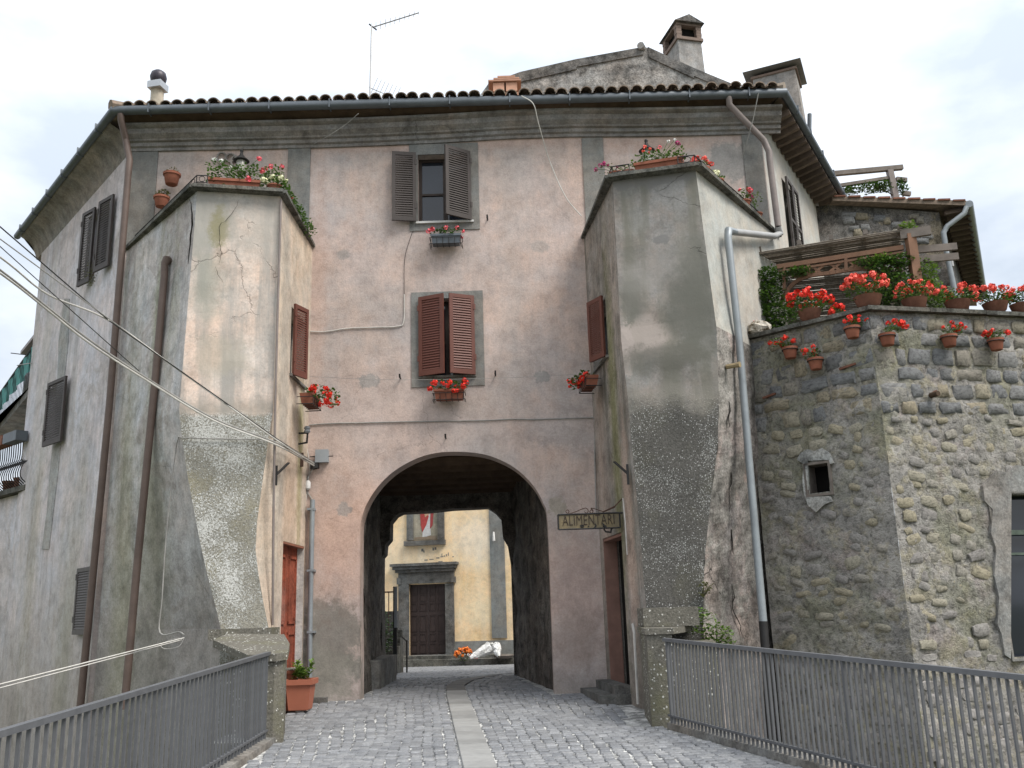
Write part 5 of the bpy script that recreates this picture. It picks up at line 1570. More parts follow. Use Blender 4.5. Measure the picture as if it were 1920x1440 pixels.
# ================================================================== plants: helpers
RS = random.Random(99)
def leaf(g, p, size, rs, up=.4, mi=0):
    """one folded leaf: two triangles pairs sharing a midrib"""
    a = rs.uniform(0, 2*math.pi); tilt = rs.uniform(-.5,.9)
    d = Vector((math.cos(a)*math.cos(tilt), math.sin(a)*math.cos(tilt), math.sin(tilt)*.8+up*.3)).normalized()
    s = d.cross(Vector((rs.uniform(-.3,.3),rs.uniform(-.3,.3),1))).normalized()
    n = s.cross(d)
    L_, w = size*rs.uniform(.7,1.3), size*rs.uniform(.32,.5)
    p = Vector(p)
    g.add([p, p+d*L_*.5+s*w+n*.12*size, p+d*L_, p+d*L_*.5-s*w+n*.12*size, p+d*L_*.5], [(0,1,4),(1,2,4),(4,2,3),(0,4,3)], mi)
def foliage(c, rad, n, size, rs, shell=.35, drop=0.0, g=None):
    g = g or G(); c = Vector(c)
    for k in range(n):
        while True:
            v = Vector((rs.uniform(-1,1),rs.uniform(-1,1),rs.uniform(-1,1)))
            if shell < v.length < 1: break
        p = c + Vector((v.x*rad[0], v.y*rad[1], v.z*rad[2] - drop*abs(v.x)))
        leaf(g, p, size, rs)
    return g
def head_mesh(mat, r, n, seed):
    rs = random.Random(seed); g = G()
    for k in range(n):
        v = Vector((rs.gauss(0,1),rs.gauss(0,1),rs.gauss(0,1)+.25)).normalized()
        c = v*r*rs.uniform(.6,1.0)
        s = v.cross(Vector((rs.uniform(-1,1),rs.uniform(-1,1),rs.uniform(-1,1)))).normalized(); t_ = v.cross(s)
        w = r*rs.uniform(.38,.55)
        g.add([c+s*w, c+t_*w+v*.2*w, c-s*w, c-t_*w+v*.2*w, c+v*w*.12], [(0,1,4),(1,2,4),(2,3,4),(3,0,4)])
    return g.mesh('blossom', mat)
HEADS = {k: [head_mesh(M[k], .036, 18, i) for i in range(3)] for k in ('red','coral','pink','magenta','white_petal','cream_petal','orange')}
def blossoms(pts, kind, parent, s=1.0, rs=RS):
    for p in pts:
        inst('blossom', rs.choice(HEADS[kind]), p, (rs.uniform(0,6),rs.uniform(0,6),rs.uniform(0,6)), s*rs.uniform(.75,1.25), parent)
def scatter(c, rad, n, rs=RS, top=True):
    out = []
    for k in range(n):
        a = rs.uniform(0,2*math.pi); e = rs.uniform(-.15,1.0) if top else rs.uniform(-.8,.8)
        h = math.sqrt(max(0,1-e*e))
        out.append(Vector(c)+Vector((math.cos(a)*h*rad[0], math.sin(a)*h*rad[1], e*rad[2])))
    return out
def stalks(base, pts, parent, mat='leaf', r=.004):
    g = G()
    for p in pts:
        m_ = Vector(base).lerp(Vector(p),.5)+Vector((0,0,.03)); g.tube([base, m_, p], r, 4, False)
    return g.obj('stems', M[mat], parent)
def pot_profile(r, h): return [(r*.66,0),(r*.70,.005),(r*.92,h*.78),(r*.93,h*.8),(r*1.04,h*.8),(r*1.05,h),(r*.93,h),(r*.90,h*.86),(.01,h*.86)]
def potted(label, base, r, h, kind, n, rad, nleaf=90, lsize=.05, group=None, mat='terracotta', leafm='leaf', off=(0,0,0), fs=1.0, shape='pot', name='flower_pot', cat='flower pot'):
    base = Vector(base)
    t_ = thing(name, base, label, cat, group)
    g = G(); g.lathe(base, pot_profile(r,h) if shape == 'pot' else [(r*.5,0),(r*.8,h*.3),(r,h*.95),(r*1.03,h),(r*.9,h),(r*.85,h*.85),(.01,h*.85)], 18); g.obj('pot', M[mat], t_, True)
    c = base+Vector(off)+Vector((0,0,h+rad[2]*.55))
    foliage(c, rad, nleaf, lsize, RS, .2).obj('foliage', M[leafm], t_)
    pts = scatter(c+Vector((0,0,rad[2]*.25)), (rad[0]*1.02,rad[1]*1.02,rad[2]*.95), n)
    stalks(base+Vector((0,0,h)), pts[:12], t_)
    blossoms(pts, kind, t_, fs)
    return t_

# ------------------------------------------------------------------ geraniums on the terrace parapet
def ledge_pt(px, py, off):
    A_,B_ = (TA,TB) if px < 1628 else (TB,TC)
    p = on_v(px,py,A_,B_,off); p.z = ZT+.026; return p
potted('terracotta bowl of scarlet geraniums on the sloping-back coping, next to the white rock', ledge_pt(1520,604,.0), .155,.15,'red',34,(.30,.2,.16),230,.05,'geranium pots on the terrace parapet',mat='terracotta_old',shape='bowl',fs=1.15)
potted('terracotta bowl of coral geraniums at the corner of the stone parapet', ledge_pt(1629,574,-.05), .175,.16,'coral',46,(.30,.22,.17),260,.05,'geranium pots on the terrace parapet',mat='terracotta_old',shape='bowl',fs=1.15)
PP = [(1716,577,.16,16,(.26,.2,.14)),(1797,580,.16,14,(.27,.2,.13)),(1868,584,.16,14,(.24,.2,.13)),(1918,586,.15,12,(.2,.2,.13))]
LB_ = ['terracotta bowl of coral geraniums on the parapet below the pergola post','terracotta bowl of loose coral geraniums standing second from the pergola post','terracotta bowl of pale coral geraniums above the spotted light stone','terracotta bowl of pale pink flowers at the far end of the parapet']
for (px,py,r,n,rad),lb in zip(PP,LB_):
    potted(lb, ledge_pt(px,py,-.05), r,.15,'coral',n+8,rad,190,.05,'geranium pots on the terrace parapet',mat='terracotta_old',shape='bowl',fs=1.05)
p = on_y(1568,585,12.5); p.z = ZT-.06
potted('single scarlet geranium in a clay pot standing behind the parapet under the pergola', p, .16,.20,'red',9,(.13,.12,.10),70,.05,off=(0,0,.16),fs=1.3,mat='terracotta_old')
# tall stem plant: the terrace floor pot is raised on a stand so its flowers clear the coping
# pots hung on the stone wall
HP = [(1483,672,Al,Ul,nl,'red',7,(-.10,0,.02),'small clay pot with trailing red geraniums hung nearest the grey downpipe'),
      (1531,693,Al,Ul,nl,'red',7,(-.06,0,.02),'small clay pot of red geraniums hung lowest on the shaded stone face'),
      (1600,634,Al,Ul,nl,'red',11,(.05,0,0),'clay pot full of red geraniums hung just left of the stone corner'),
      (1665,648,Bl,Ur_,nr,'red',9,(.10,0,.03),'clay pot of red geraniums hung just right of the stone corner'),
      (1781,650,Bl,Ur_,nr,'red',8,(.07,0,.02),'clay pot of red geraniums hung alone on the sunlit stone face'),
      (1869,657,Bl,Ur_,nr,'red',10,(.02,0,0),'clay pot of red geraniums hung furthest along the sunlit stone face')]
for (px,py,A_,U_,n_,kd,nf,off,lb) in HP:
    s,z = plane_sz(px,py,A_,U_,.12); b = A_+U_*s+n_*.125+Vector((0,0,z))
    t_ = potted(lb, b, .10,.15,kd,nf,(.15,.11,.08),60,.04,'clay pots hung on the terrace wall',off=off,fs=.95)
    g = G(); ring = [b+Vector((math.cos(a)*.104,math.sin(a)*.104,.115)) for a in [2*math.pi*k/12 for k in range(13)]]
    g.tube(ring,.006,5,False); g.tube([b-n_*.10+Vector((0,0,.115)), b-n_*.13+Vector((0,0,.12))],.006,5); g.obj('hanger_ring', M['iron'], t_)
# white rock at the inner end of the coping
p = ledge_pt(1424,628,-.06)
g = G(); vs=[]; nu,nv=12,8
for j in range(nv+1):
    for i in range(nu):
        a=2*math.pi*i/nu; e=math.pi*j/nv
        v=Vector((math.cos(a)*math.sin(e),math.sin(a)*math.sin(e),math.cos(e)))
        r_=1+.35*mnoise.noise(v*2.2)+.15*mnoise.noise(v*6)
        vs.append(p+Vector((v.x*.17*r_,v.y*.13*r_,.10+v.z*.11*r_)))
g.add(vs,[(j*nu+i,(j+1)*nu+i,(j+1)*nu+(i+1)%nu,j*nu+(i+1)%nu) for j in range(nv) for i in range(nu)])
t = NT('pitted_white_rock',.8,.3); c = t.mix(t.ramp(t.noise(11,5,.7),[(.42,0),(.56,1)]),(.13,.10,.06),(.55,.51,.44)); M['rock']=t.done(c,t.noise(14,5,.7),1,.04)
o = g.obj('rock', M['rock'], None, False); tag(o,'pitted white and brown rock on the inner end of the terrace coping','rock')
p = on_y(1420,595,12.6); p.z = ZT-.06
potted('scarlet geranium in a clay pot tucked behind the white rock', p, .13,.16,'red',8,(.13,.1,.09),50,.045,off=(0,0,.04),fs=1.1)

# ------------------------------------------------------------------ pergola
PA, PB = (3.69,13.08), (6.02,12.22)
def pg(x,y,off=0.0): return on_v(x,y,PA,PB,off)
pb_ = pg(1715,560); 
per = thing('pergola', (pb_.x,pb_.y,ZT-.06), 'brown wooden pergola with reed mat roof and lattice arch on the terrace', 'pergola')
W = M['pergola_wood']; WG = M['timber_grey']
ptop = pg(1706,440)
G().obox((ptop.x-.06,ptop.y-.06,ZT-.06),(.12,0,0),(0,.12,0),(0,0,ptop.z-ZT+.06)).obj('post', W, per)
p2_ = pg(1414,484); G().obox((p2_.x-.05,p2_.y-.05,ZT-.06),(.10,0,0),(0,.10,0),(0,0,p2_.z-ZT+.09)).obj('post', W, per)
def bm(a,b,w,h,mat,name='beam',off=0,off2=None):
    return G().beam(pg(*a,off),pg(*b,off if off2 is None else off2),w,h).obj(name, mat, per)
bm((1406,480),(1700,431),.03,.035,WG,'top_beam',.02)
bm((1688,441),(1745,432),.06,.13,WG,'beam_end',.03)
bm((1456,501),(1694,464),.05,.07,W,'lattice_rail')
bm((1460,510),(1694,473),.04,.03,W,'lattice_rail')
arc = spline([pg(x,y) for x,y in ((1462,575),(1472,552),(1490,530),(1515,518),(1555,512),(1600,505),(1630,504),(1650,515),(1662,530))],4)
g = G()
for a,b in zip(arc,arc[1:]): g.beam(a,b+(b-a)*.08,.04,.055)
g.obj('arched_rail', W, per)
for (x,y0,y1) in ((1516,497,519),(1586,485,508),(1470,503,545),(1655,476,515)): bm((x,y0),(x+.5,y1),.05,.045,W,'lattice_post')
for (x0,y0,x1,y1) in ((1522,499,1545,516),(1545,497,1522,516),(1555,494,1580,510),(1580,490,1555,510),(1590,489,1615,506),(1615,485,1590,506),(1620,485,1648,508),(1648,480,1620,508),(1490,506,1512,518),(1512,502,1490,520),(1660,478,1690,510),(1690,474,1660,512)):
    bm((x0,y0),(x1,y1),.016,.034,W,'lattice_slat')
# cross beams to the back and the reed mat
bk = Vector((-(PB[1]-PA[1]),PB[0]-PA[0],0)).normalized()
for px in (1425,1500,1560,1625,1690):
    a = pg(px,482-(px-1410)*.158+4); G().beam(a-bk*.02+Vector((0,0,.14)), a+bk*1.9+Vector((0,0,.26)),.06,.07).obj('rafter', WG, per)
for dz in (.62,1.05):
    a = pg(1700,462,.0); b0 = ptop+Vector((0,.06,-dz*.35)); 
    G().beam(b0, b0+Vector((.62,-.10,0)),.05,.10).obj('bracket_board', WG, per)
g = G(); a0, a1 = pg(1418,480), pg(1690,437)
for k in range(95):
    o = bk*(-.06+1.8*k/95)+Vector((0,0,.02+.13*k/95+RS.uniform(-.012,.012)))
    e0, e1 = RS.uniform(-.06,.03), RS.uniform(-.05,.05); d = (a1-a0).normalized()
    m_ = (a0+a1)/2+o+Vector((0,0,RS.uniform(-.01,.01)))
    g.tube([a0+o+d*e0, m_, a1+o+d*e1], RS.uniform(.006,.011), 4, False)
g.obj('reed_mat', M['reed'], per, kind='stuff')
# reed screen hanging at the back
g = G(); q0, q1 = pg(1470,560,-1.2), pg(1640,530,-1.2)
for k in range(56):
    z = ZT+.0+1.42*k/56+RS.uniform(-.006,.006); g.tube([(q0.x-.5,q0.y,z),(q1.x+.5,q1.y,z)],.0125,4,False)
g.obj('reed_screen', M['reed'], per, kind='stuff')
def vine(label, blobs_, stem, mat, n, size, name='climbing_vine'):
    t_ = thing(name, stem[0], label, 'vine')
    g = G(); g.tube(spline(stem,4), .012, 5); g.obj('stem', M['timber'], t_)
    g = G()
    for (c,rad) in blobs_:
        foliage(c, rad, int(n*rad[0]*rad[2]/.05), size, RS, .0, 0, g)
    g.obj('foliage', M[mat], t_)
    return t_
vl = [(pg(1445,520,.05),(.27,.16,.17)),(pg(1440,555,.08),(.26,.18,.22)),(pg(1462,590,.1),(.28,.18,.2)),(pg(1420,575,.1),(.16,.15,.24)),(pg(1500,510,.05),(.2,.1,.09)),(pg(1455,615,.15),(.18,.15,.14))]
vine('dark green vine bushing over the inner end of the pergola', vl, [pg(1440,650,-.05),pg(1435,600,.02),pg(1445,540,.05)], 'leaf_dark', 620, .05)
vr = [(pg(1632,492,.05),(.24,.12,.09)),(pg(1665,505,.08),(.3,.15,.2)),(pg(1690,545,.1),(.28,.18,.28)),(pg(1660,560,.1),(.26,.16,.2)),(pg(1640,580,.12),(.25,.15,.12)),(pg(1690,490,.05),(.22,.12,.12))]
vine('mixed green vine hanging over the lattice arch beside the pergola post', vr, [pg(1700,640,-.05),pg(1690,580,.05),pg(1660,500,.05)], 'leaf_dark', 480, .05)
vine('bright green vine tumbling beyond the pergola post', [(pg(1735,515,-.1),(.2,.16,.25)),(pg(1740,550,-.05),(.24,.18,.25)),(pg(1765,565,.0),(.2,.15,.16)),(pg(1702,425,.0),(.14,.1,.07)),(pg(1655,485,.1),(.16,.08,.07))], [pg(1730,640,-.1),pg(1728,590,-.1),pg(1740,520,-.05)], 'leaf_bright', 520, .045)
# the roof pergola of the stone house
YU = 18.6
up_ = thing('roof_pergola', on_y(1678,372,YU), 'grey timber pergola frame on top of the stone house', 'pergola')
def uu(x,y): return on_y(x,y,YU)
G().beam(uu(1540,328),uu(1692,314),.10,.10).obj('beam', WG, up_)
G().beam(uu(1668,320),uu(1682,385),.12,.13,(0,1,0)).obj('post', M['pipe_rust'], up_)
G().beam(uu(1562,350),uu(1665,334),.08,.07).obj('beam', WG, up_)
G().beam(uu(1680,336),uu(1700,338),.08,.09).obj('beam_end', WG, up_)
G().beam(uu(1692,362),uu(1707,364),.08,.09).obj('beam_end', WG, up_)
vine('airy vine hanging under the roof pergola of the stone house', [(uu(1600,357),(.25,.15,.1)),(uu(1632,352),(.28,.15,.14)),(uu(1655,350),(.22,.15,.16)),(uu(1690,352),(.14,.12,.2)),(uu(1585,362),(.2,.15,.08))], [uu(1678,372),uu(1665,360),uu(1640,350)], 'leaf_dark', 380, .06, 'hanging_vine')

# ------------------------------------------------------------------ window boxes
def window_box(label, c, u, L_, kind, n, rad, nleaf, mat='terracotta', trail=(0,0,0), fs=1.1, dep=.17):
    """trough in an iron basket; c = centre of the box front bottom line, u along the wall"""
    u = Vector(u).normalized(); nv = Vector((u.y,-u.x,0)); 
    c = Vector(c); nv = nv if nv.dot(Vector((c.x,c.y,0))) < 0 else -nv
    t_ = thing('window_box', c, label, 'flower box', 'geranium window boxes')
    g = G(); h = .15; Z = Vector((0,0,1))
    b0 = c-u*L_/2
    lo = [b0+u*.02, b0+u*(L_-.02), b0+u*(L_-.02)-nv*(dep-.03), b0+u*.02-nv*(dep-.03)]
    hi = [b0+nv*.015+Z*h, b0+u*L_+nv*.015+Z*h, b0+u*L_-nv*(dep)+Z*h, b0-nv*dep+Z*h]
    g.add(lo+hi,[(3,2,1,0),(4,5,6,7),(0,1,5,4),(1,2,6,5),(2,3,7,6),(3,0,4,7)])
    g.obox(hi[0]+nv*.01-Z*.03-u*.01, u*(L_+.02), -nv*.025, Z*.035)
    g.obj('trough', M[mat], t_)
    g = G()
    for zz_ in (-.012,.09):
        q = [b0+nv*.03+Z*zz_-u*.02, b0+u*(L_+.02)+nv*.03+Z*zz_]
        g.tube(q,.006,5); g.tube([q[0],q[0]-nv*(dep+.06)],.006,5); g.tube([q[1],q[1]-nv*(dep+.06)],.006,5)
    for k in range(6):
        p = b0+u*(L_*k/5)+nv*.03; g.tube([p+Z*(-.012),p+Z*.09],.005,4); g.tube([p+Z*(-.012),p-nv*(dep)+Z*(-.012)],.005,4)
    g.obj('iron_basket', M['iron'], t_)
    cc = c-nv*dep*.4+Z*(h+rad[2]*.35)+Vector(trail)*.4
    gg = foliage(cc, rad, nleaf, .05, RS, .1)
    if Vector(trail).length: foliage(cc+Vector(trail), (rad[0]*.6,rad[1],rad[2]), nleaf//2, .05, RS, .1, 0, gg)
    gg.obj('foliage', M['leaf'], t_)
    pts = scatter(cc+nv*.03, (rad[0]*1.05,rad[1]*1.2,rad[2]*1.0), n, top=False)
    pts = [p+nv*.05 if (p-cc).dot(nv) < 0 else p for p in pts]
    if Vector(trail).length: pts += scatter(cc+Vector(trail), (rad[0]*.6,rad[1],rad[2]), n//2, top=False)
    blossoms(pts, kind, t_, fs)
    return t_
c = on_y(842,748,YF-.24); window_box('terracotta trough of scarlet geraniums below the red-brown closed shutters', (c.x,c.y,c.z), (1,0,0), .44,'red',20,(.30,.12,.13),150)
c = on_y(836,456,YF-.22); window_box('dark trough with a few crimson geraniums below the open top window', (c.x,c.y,c.z), (1,0,0), .46,'pink',6,(.28,.11,.10),120,'zinc',fs=1.0)
(s0,z0),(s1,_),(_,z1),_ = INN['l'][1]
c = Vector((lib[0],lib[1],0))+lU*((s0+s1)/2+.05)+lnv*.28; c.z = on_y(585,762,c.y).z
window_box('trailing scarlet geraniums in a basket on the beige tower flank', c, lU, .46,'red',16,(.17,.22,.14),130,trail=(.24,-.05,-.07))
(s0,z0),(s1,_),(_,z1),_ = INN['r'][1]
c = Vector((rib[0],rib[1],0))+rU*((s0+s1)/2)+rnv*.26; c.z = on_y(1118,728,c.y).z
window_box('red geraniums in a tilted basket on the mossy tower flank', c, rU, .46,'red',9,(.14,.2,.10),100,trail=(-.14,.1,-.05))

# ------------------------------------------------------------------ roof terraces of the towers
ZS = 7.352
def cap_pt(px, py, z=ZS): return on_z(px, py, z)
def trough(label, a, b, kind_pts, nleaf, rad, leafm='leaf', h=.16, d=.17):
    a, b = Vector(a), Vector(b); u = (b-a).normalized(); nv = Vector((u.y,-u.x,0)); nv = nv if nv.y < 0 else -nv
    t_ = thing('flower_trough', (a+b)/2, label, 'flower box'); Z = Vector((0,0,1)); L_ = (b-a).length
    g = G(); lo = [a+u*.02,b-u*.02,b-u*.02-nv*d*.85,a+u*.02-nv*d*.85]; hi = [a+Z*h+nv*.02,b+Z*h+nv*.02,b+Z*h-nv*d,a+Z*h-nv*d]
    g.add(lo+hi,[(3,2,1,0),(4,5,6,7),(0,1,5,4),(1,2,6,5),(2,3,7,6),(3,0,4,7)])
    g.obox(a+Z*(h-.03)+nv*.035-u*.01, u*(L_+.02), -nv*.03, Z*.04)
    g.obj('trough', M['terracotta'], t_)
    gg = G(); n = 6
    for k in range(n):
        p = a.lerp(b,(k+.5)/n)-nv*d*.4+Z*(h+rad[2]*.5); foliage(p,(L_/n*.9,rad[1],rad[2]*RS.uniform(.7,1.25)),nleaf//n,.045,RS,.1,0,gg)
    gg.obj('foliage', M[leafm], t_)
    for kind, pts, s in kind_pts:
        blossoms(pts, kind, t_, s)
        stalks((a+b)/2-nv*d*.4+Z*h, pts, t_)
    return t_
def cy(x,y,Y): return on_y(x,y,Y)
yl = 11.62
a = cap_pt(386,351); b = cap_pt(484,357); a.y += .06; b.y += .06
trough('terracotta trough with white and red flowers on the beige tower roof', a, b, [('white_petal',[cy(401,299,11.7),cy(415,301,11.7),cy(432,313,11.7)],.8),('pink',[cy(486,297,11.75),cy(492,322,11.7),cy(466,335,11.5),cy(508,312,11.8)],1.1)], 520, (.2,.14,.20))
potted('hanging clay pot with one red bloom on the wall above the beige tower', Vector((on_y(318,340,13.3).x,13.38,on_y(318,342,13.3).z)), .13,.19,'red',1,(.12,.1,.07),40,.035,leafm='leaf_dry',off=(.0,0,0))
potted('clay pot of dry grass hung low on the grey pilaster wall', Vector((on_y(302,388,13.42).x,13.42,on_y(302,388,13.42).z)), .12,.17,'pink',0,(.14,.1,.08),70,.045,leafm='leaf_dry')
potted('bushy rose with red blooms in a clay pot on the beige tower roof', Vector((on_y(512,330,12.1).x,12.1,ZS)), .12,.17,'pink',4,(.2,.15,.26),330,.045)
t_ = thing('trailing_plant', cap_pt(545,400), 'green trailing plant spilling over the inner edge of the beige tower roof', 'plant')
g = G()
for k in range(9):
    f = k/8; p = Vector((LC[0]-.06,LC[1]+.15,ZS+.06)).lerp(Vector((LD[0]+.03,LD[1]-.45,ZS+.02)),f); foliage(p,(.11,.14,.14),95,.045,RS,.0,0,g)
g.obj('foliage', M['leaf'], t_)
g = G(); g.tube([Vector((LC[0]-.08,LC[1]+.1,ZS+.01)),Vector((LD[0]-.02,LD[1]-.4,ZS+.01))],.01,5); g.obj('stem', M['timber'], t_)
t_ = potted('low pot of cream flowers at the front corner of the beige tower roof', Vector((LC[0]-.16,LC[1]+.14,ZS)), .10,.11,'cream_petal',12,(.17,.12,.07),60,.04)
blossoms([Vector((LC[0]+.0,LC[1]+.5,ZS+.1))],'pink',t_,1.1)
# right tower roof
a = cap_pt(1192,325); b = cap_pt(1284,311); a.y += .06; b.y += .06
trough('long terracotta trough with red, pink and white flowers on the stained tower roof', a, b, [('coral',[cy(1209,275,11.6),cy(1219,279,11.6),cy(1206,283,11.6),cy(1216,287,11.6)],.9),('white_petal',[cy(1253,265,11.6),cy(1265,262,11.6)],.8),('magenta',[cy(1270,268,11.6),cy(1274,270,11.6)],.8),('pink',[cy(1237,276,11.6),cy(1233,280,11.6)],.6)], 260, (.18,.13,.12))
potted('small clay trough pot with magenta flowers leaning out over the stained tower edge', Vector((RB[0]+.14,RB[1]+.22,ZS)), .10,.11,'magenta',7,(.15,.1,.10),20,.035,off=(-.12,.05,.02),fs=.7,leafm='leaf_dry')
potted('old clay pot with grey-green herbs beside the long trough', Vector((RB[0]+.32,RB[1]+.30,ZS)), .11,.16,'pink',0,(.14,.11,.07),60,.04,leafm='leaf_pale',mat='terracotta_old')
potted('clay pot of red geraniums behind the stained tower corner', Vector((RC[0]+.14,RC[1]+.5,ZS)), .12,.14,'coral',9,(.14,.12,.09),60,.04)
potted('pot of cream flowers midway along the receding tower edge', Vector((RC[0]+.42,RC[1]+.78,ZS)), .09,.10,'cream_petal',10,(.13,.11,.06),50,.035)
potted('pot with bright pink geraniums near the downpipe on the tower roof', Vector((RC[0]+.98,RC[1]+1.5,ZS)), .09,.10,'pink',5,(.12,.11,.09),60,.04,off=(0,0,.05))
potted('pot of tall dark maroon flowers next to the downpipe', Vector((RC[0]+1.28,RC[1]+1.95,ZS)), .08,.09,'magenta',5,(.13,.1,.10),30,.05,off=(0,0,.18),leafm='leaf_pale',fs=.8)
# low iron rails round the tower roofs
def tower_rail(label, pts):
    t_ = thing('iron_rail', (pts[0][0],pts[0][1],ZS), label, 'railing')
    P = [Vector((p[0],p[1],ZS)) for p in pts]
    for dz in (.05,.15):
        g = G(); g.tube([p+Vector((0,0,dz)) for p in P],.008,5); g.obj('rail', M['iron'], t_)
    for a,b in zip(P,P[1:]):
        L_ = (b-a).length; n = max(1,int(L_/.28))
        for k in range(n+1):
            p = a.lerp(b,k/n); g = G(); g.tube([p-Vector((0,0,.004)),p+Vector((0,0,.155))],.007,5); g.obj('upright', M['iron'], t_)
            if k < n:
                q = a.lerp(b,(k+1)/n); m_ = p.lerp(q,.5)
                g = G(); g.tube([m_+(q-p)*.28*math.cos(x)+Vector((0,0,.10+.04*math.sin(x))) for x in [2*math.pi*i/10 for i in range(11)]],.005,4,False); g.obj('scroll', M['iron'], t_)
tower_rail('low black iron scroll rail along the streaked face of the beige tower roof', [(LA[0]+.15,LA[1]-.08),(LB[0]+.02,LB[1]+.08),(LB[0]+.16,LB[1]+.10)])
tower_rail('low black iron scroll rail at the archway side of the stained tower roof', [(RA[0]+.06,RA[1]-.25),(RB[0]+.07,RB[1]+.09),(RB[0]+.3,RB[1]+.03)])
tower_rail('low black iron scroll rail along the downpipe side of the stained tower roof', [(RC[0]-.25,RC[1]+.14),(RC[0]-.03,RC[1]+.10),(RD[0]-.45,RD[1]-.55)])
# hooded wall lanterns
def lantern(label, px, py):
    a = on_y(px,py,YF-.25); z = a.z
    t_ = thing('wall_lantern', (a.x,YF,z), label, 'lantern', 'hooded iron wall lanterns')
    g = G(); g.lathe((a.x,YF-.25,z-.10),[(.125,0),(.13,.008),(.10,.03),(.055,.085),(.03,.11),(.022,.16),(.03,.18),(.02,.205),(.005,.215)],14); g.obj('hood', M['iron'], t_, True)
    g = G(); g.lathe((a.x,YF-.25,z-.30),[(.045,0),(.075,.02),(.085,.19),(.08,.2)],12); g.obj('glass', plain('lantern_glass',(.30,.29,.25),.1,4,.2,.5), t_, True)
    g = G(); g.tube(spline([(a.x,YF+.01,z-.28),(a.x,YF-.1,z-.36),(a.x,YF-.25,z-.34),(a.x,YF-.25,z-.30)],4),.012,6); g.obj('bracket', M['iron'], t_)
lantern('black hooded lantern on the wall above the beige tower roof', 453, 292)
lantern('black hooded lantern on the wall above the stained tower roof', 1212, 273)
# carved shell ornament behind the trough
g = G(); c = on_y(425,300,YF-.05)
for dx,dz,rx,rz in ((-.09,.06,.07,.08),(.06,.04,.08,.07),(.13,-.02,.06,.09)):
    g.tube([Vector((c.x+dx+rx*math.cos(x),YF-.04,c.z+dz+rz*math.sin(x))) for x in [2*math.pi*i/14 for i in range(15)]],.018,5,False)
o = g.obj('wall_ornament', M['cornice']); tag(o,'grey looped plaster ornament on the wall behind the beige tower trough','ornament')

# ================================================================== shop sign
def text_mesh(txt, size, depth=.004):
    cu_ = bpy.data.curves.new('t','FONT'); cu_.body = txt; cu_.size = size; cu_.extrude = depth; cu_.resolution_u = 2
    cu_.space_character = 1.05; cu_.offset = -.012
    o_ = bpy.data.objects.new('t', cu_); col.objects.link(o_)
    dg = bpy.context.evaluated_depsgraph_get(); dg.update()
    me = bpy.data.meshes.new_from_object(o_.evaluated_get(dg))
    bpy.data.objects.remove(o_); return me
YS = 12.15
sg = [on_y(x,y,YS) for x,y in ((1046,966),(1161,961),(1161,990),(1046,993))]
sign = thing('shop_sign', (sg[1].x,YS,sg[2].z), 'rusty ochre hanging sign with dark lettering on an iron scroll bracket', 'sign')
x0, x1 = sg[0].x, sg[1].x; z1, z0 = (sg[0].z+sg[1].z)/2, (sg[2].z+sg[3].z)/2
t = NT('rusted_ochre_enamel',.7,.3); c = t.mix(t.ramp(t.noise(9,5,.7),[(.4,0),(.66,1)]),(.20,.155,.085),(.13,.11,.075)); c = t.mix(t.ramp(t.noise(22,5,.7),[(.6,0),(.7,.8)]),c,(.11,.075,.05)); M['sign']=t.done(c,t.noise(40,4,.6),.3,.004)
G().box((x0,YS-.02,z0),(x1,YS+.02,z1)).obj('panel', M['sign'], sign)
g = G()
for a,b in (((x0,z0),(x1,z0)),((x1,z0),(x1,z1)),((x1,z1),(x0,z1)),((x0,z1),(x0,z0))): g.tube([(a[0],YS-.024,a[1]),(b[0],YS-.024,b[1])],.011,6)
g.obj('frame', M['iron'], sign)
me = text_mesh('ALIMENTARI', 1.0); xs_ = [v.co.x for v in me.vertices]; ys_ = [v.co.y for v in me.vertices]
tw, th = max(xs_)-min(xs_), max(ys_)-min(ys_)
W_t, H_t = (x1-x0)*.84, (z1-z0)*.66
me.transform(Matrix.Translation((-min(xs_),-min(ys_),0)))
me.materials.append(M['rust'] if False else plain('sign_letter',(.045,.03,.022),.3,9))
o = bpy.data.objects.new('lettering', me); o.matrix_world = Matrix.Translation((x0+(x1-x0)*.07,YS-.023,z0+(z1-z0)*.26)) @ Matrix.Rotation(R(90),4,'X') @ Matrix.Diagonal((W_t/tw,H_t/th,1,1))
link(o, sign)
for ch_, px in (('M',1091),('1',1104),('2',1117),('N',1133)):
    me = text_mesh(ch_, .055); me.materials.append(M['iron'])
    o = bpy.data.objects.new('small_letter', me); o.matrix_world = Matrix.Translation((on_y(px-3,985,YS).x,YS-.024,z0+.012)) @ Matrix.Rotation(R(90),4,'X'); link(o, sign)
def spx(x,y): return on_y(x,y,YS)
g = G(); Y_ = YS
g.tube(spline([spx(x,y) for x,y in ((1065,964),(1061,959),(1064,956),(1067,959),(1066,963),(1078,960),(1095,953),(1101,954),(1103,959),(1099,962),(1096,959))],4),.006,5)
g.tube(spline([spx(x,y) for x,y in ((1112,958),(1108,956),(1106,960),(1110,962),(1112,957),(1108,953),(1115,954),(1130,959))],4),.006,5)
g.tube([spx(1130,960),spx(1153,949),spx(1167,934)],.009,5); g.tube([spx(1134,959),spx(1153,951)],.006,5)
g.obj('scrollwork', M['rust'], sign)
wp = on_v(1170,975,(rib[0],rib[1]),(rib[0]+rU.x,rib[1]+rU.y),-.01)
g = G(); g.tube([Vector((x1-.05,YS,z1-.0)),Vector((wp.x+.03,wp.y,z1))],.014,6); g.tube([spx(1167,934),Vector((wp.x+.03,wp.y,spx(1167,934).z))],.012,6); g.obj('wall_arm', M['iron'], sign)
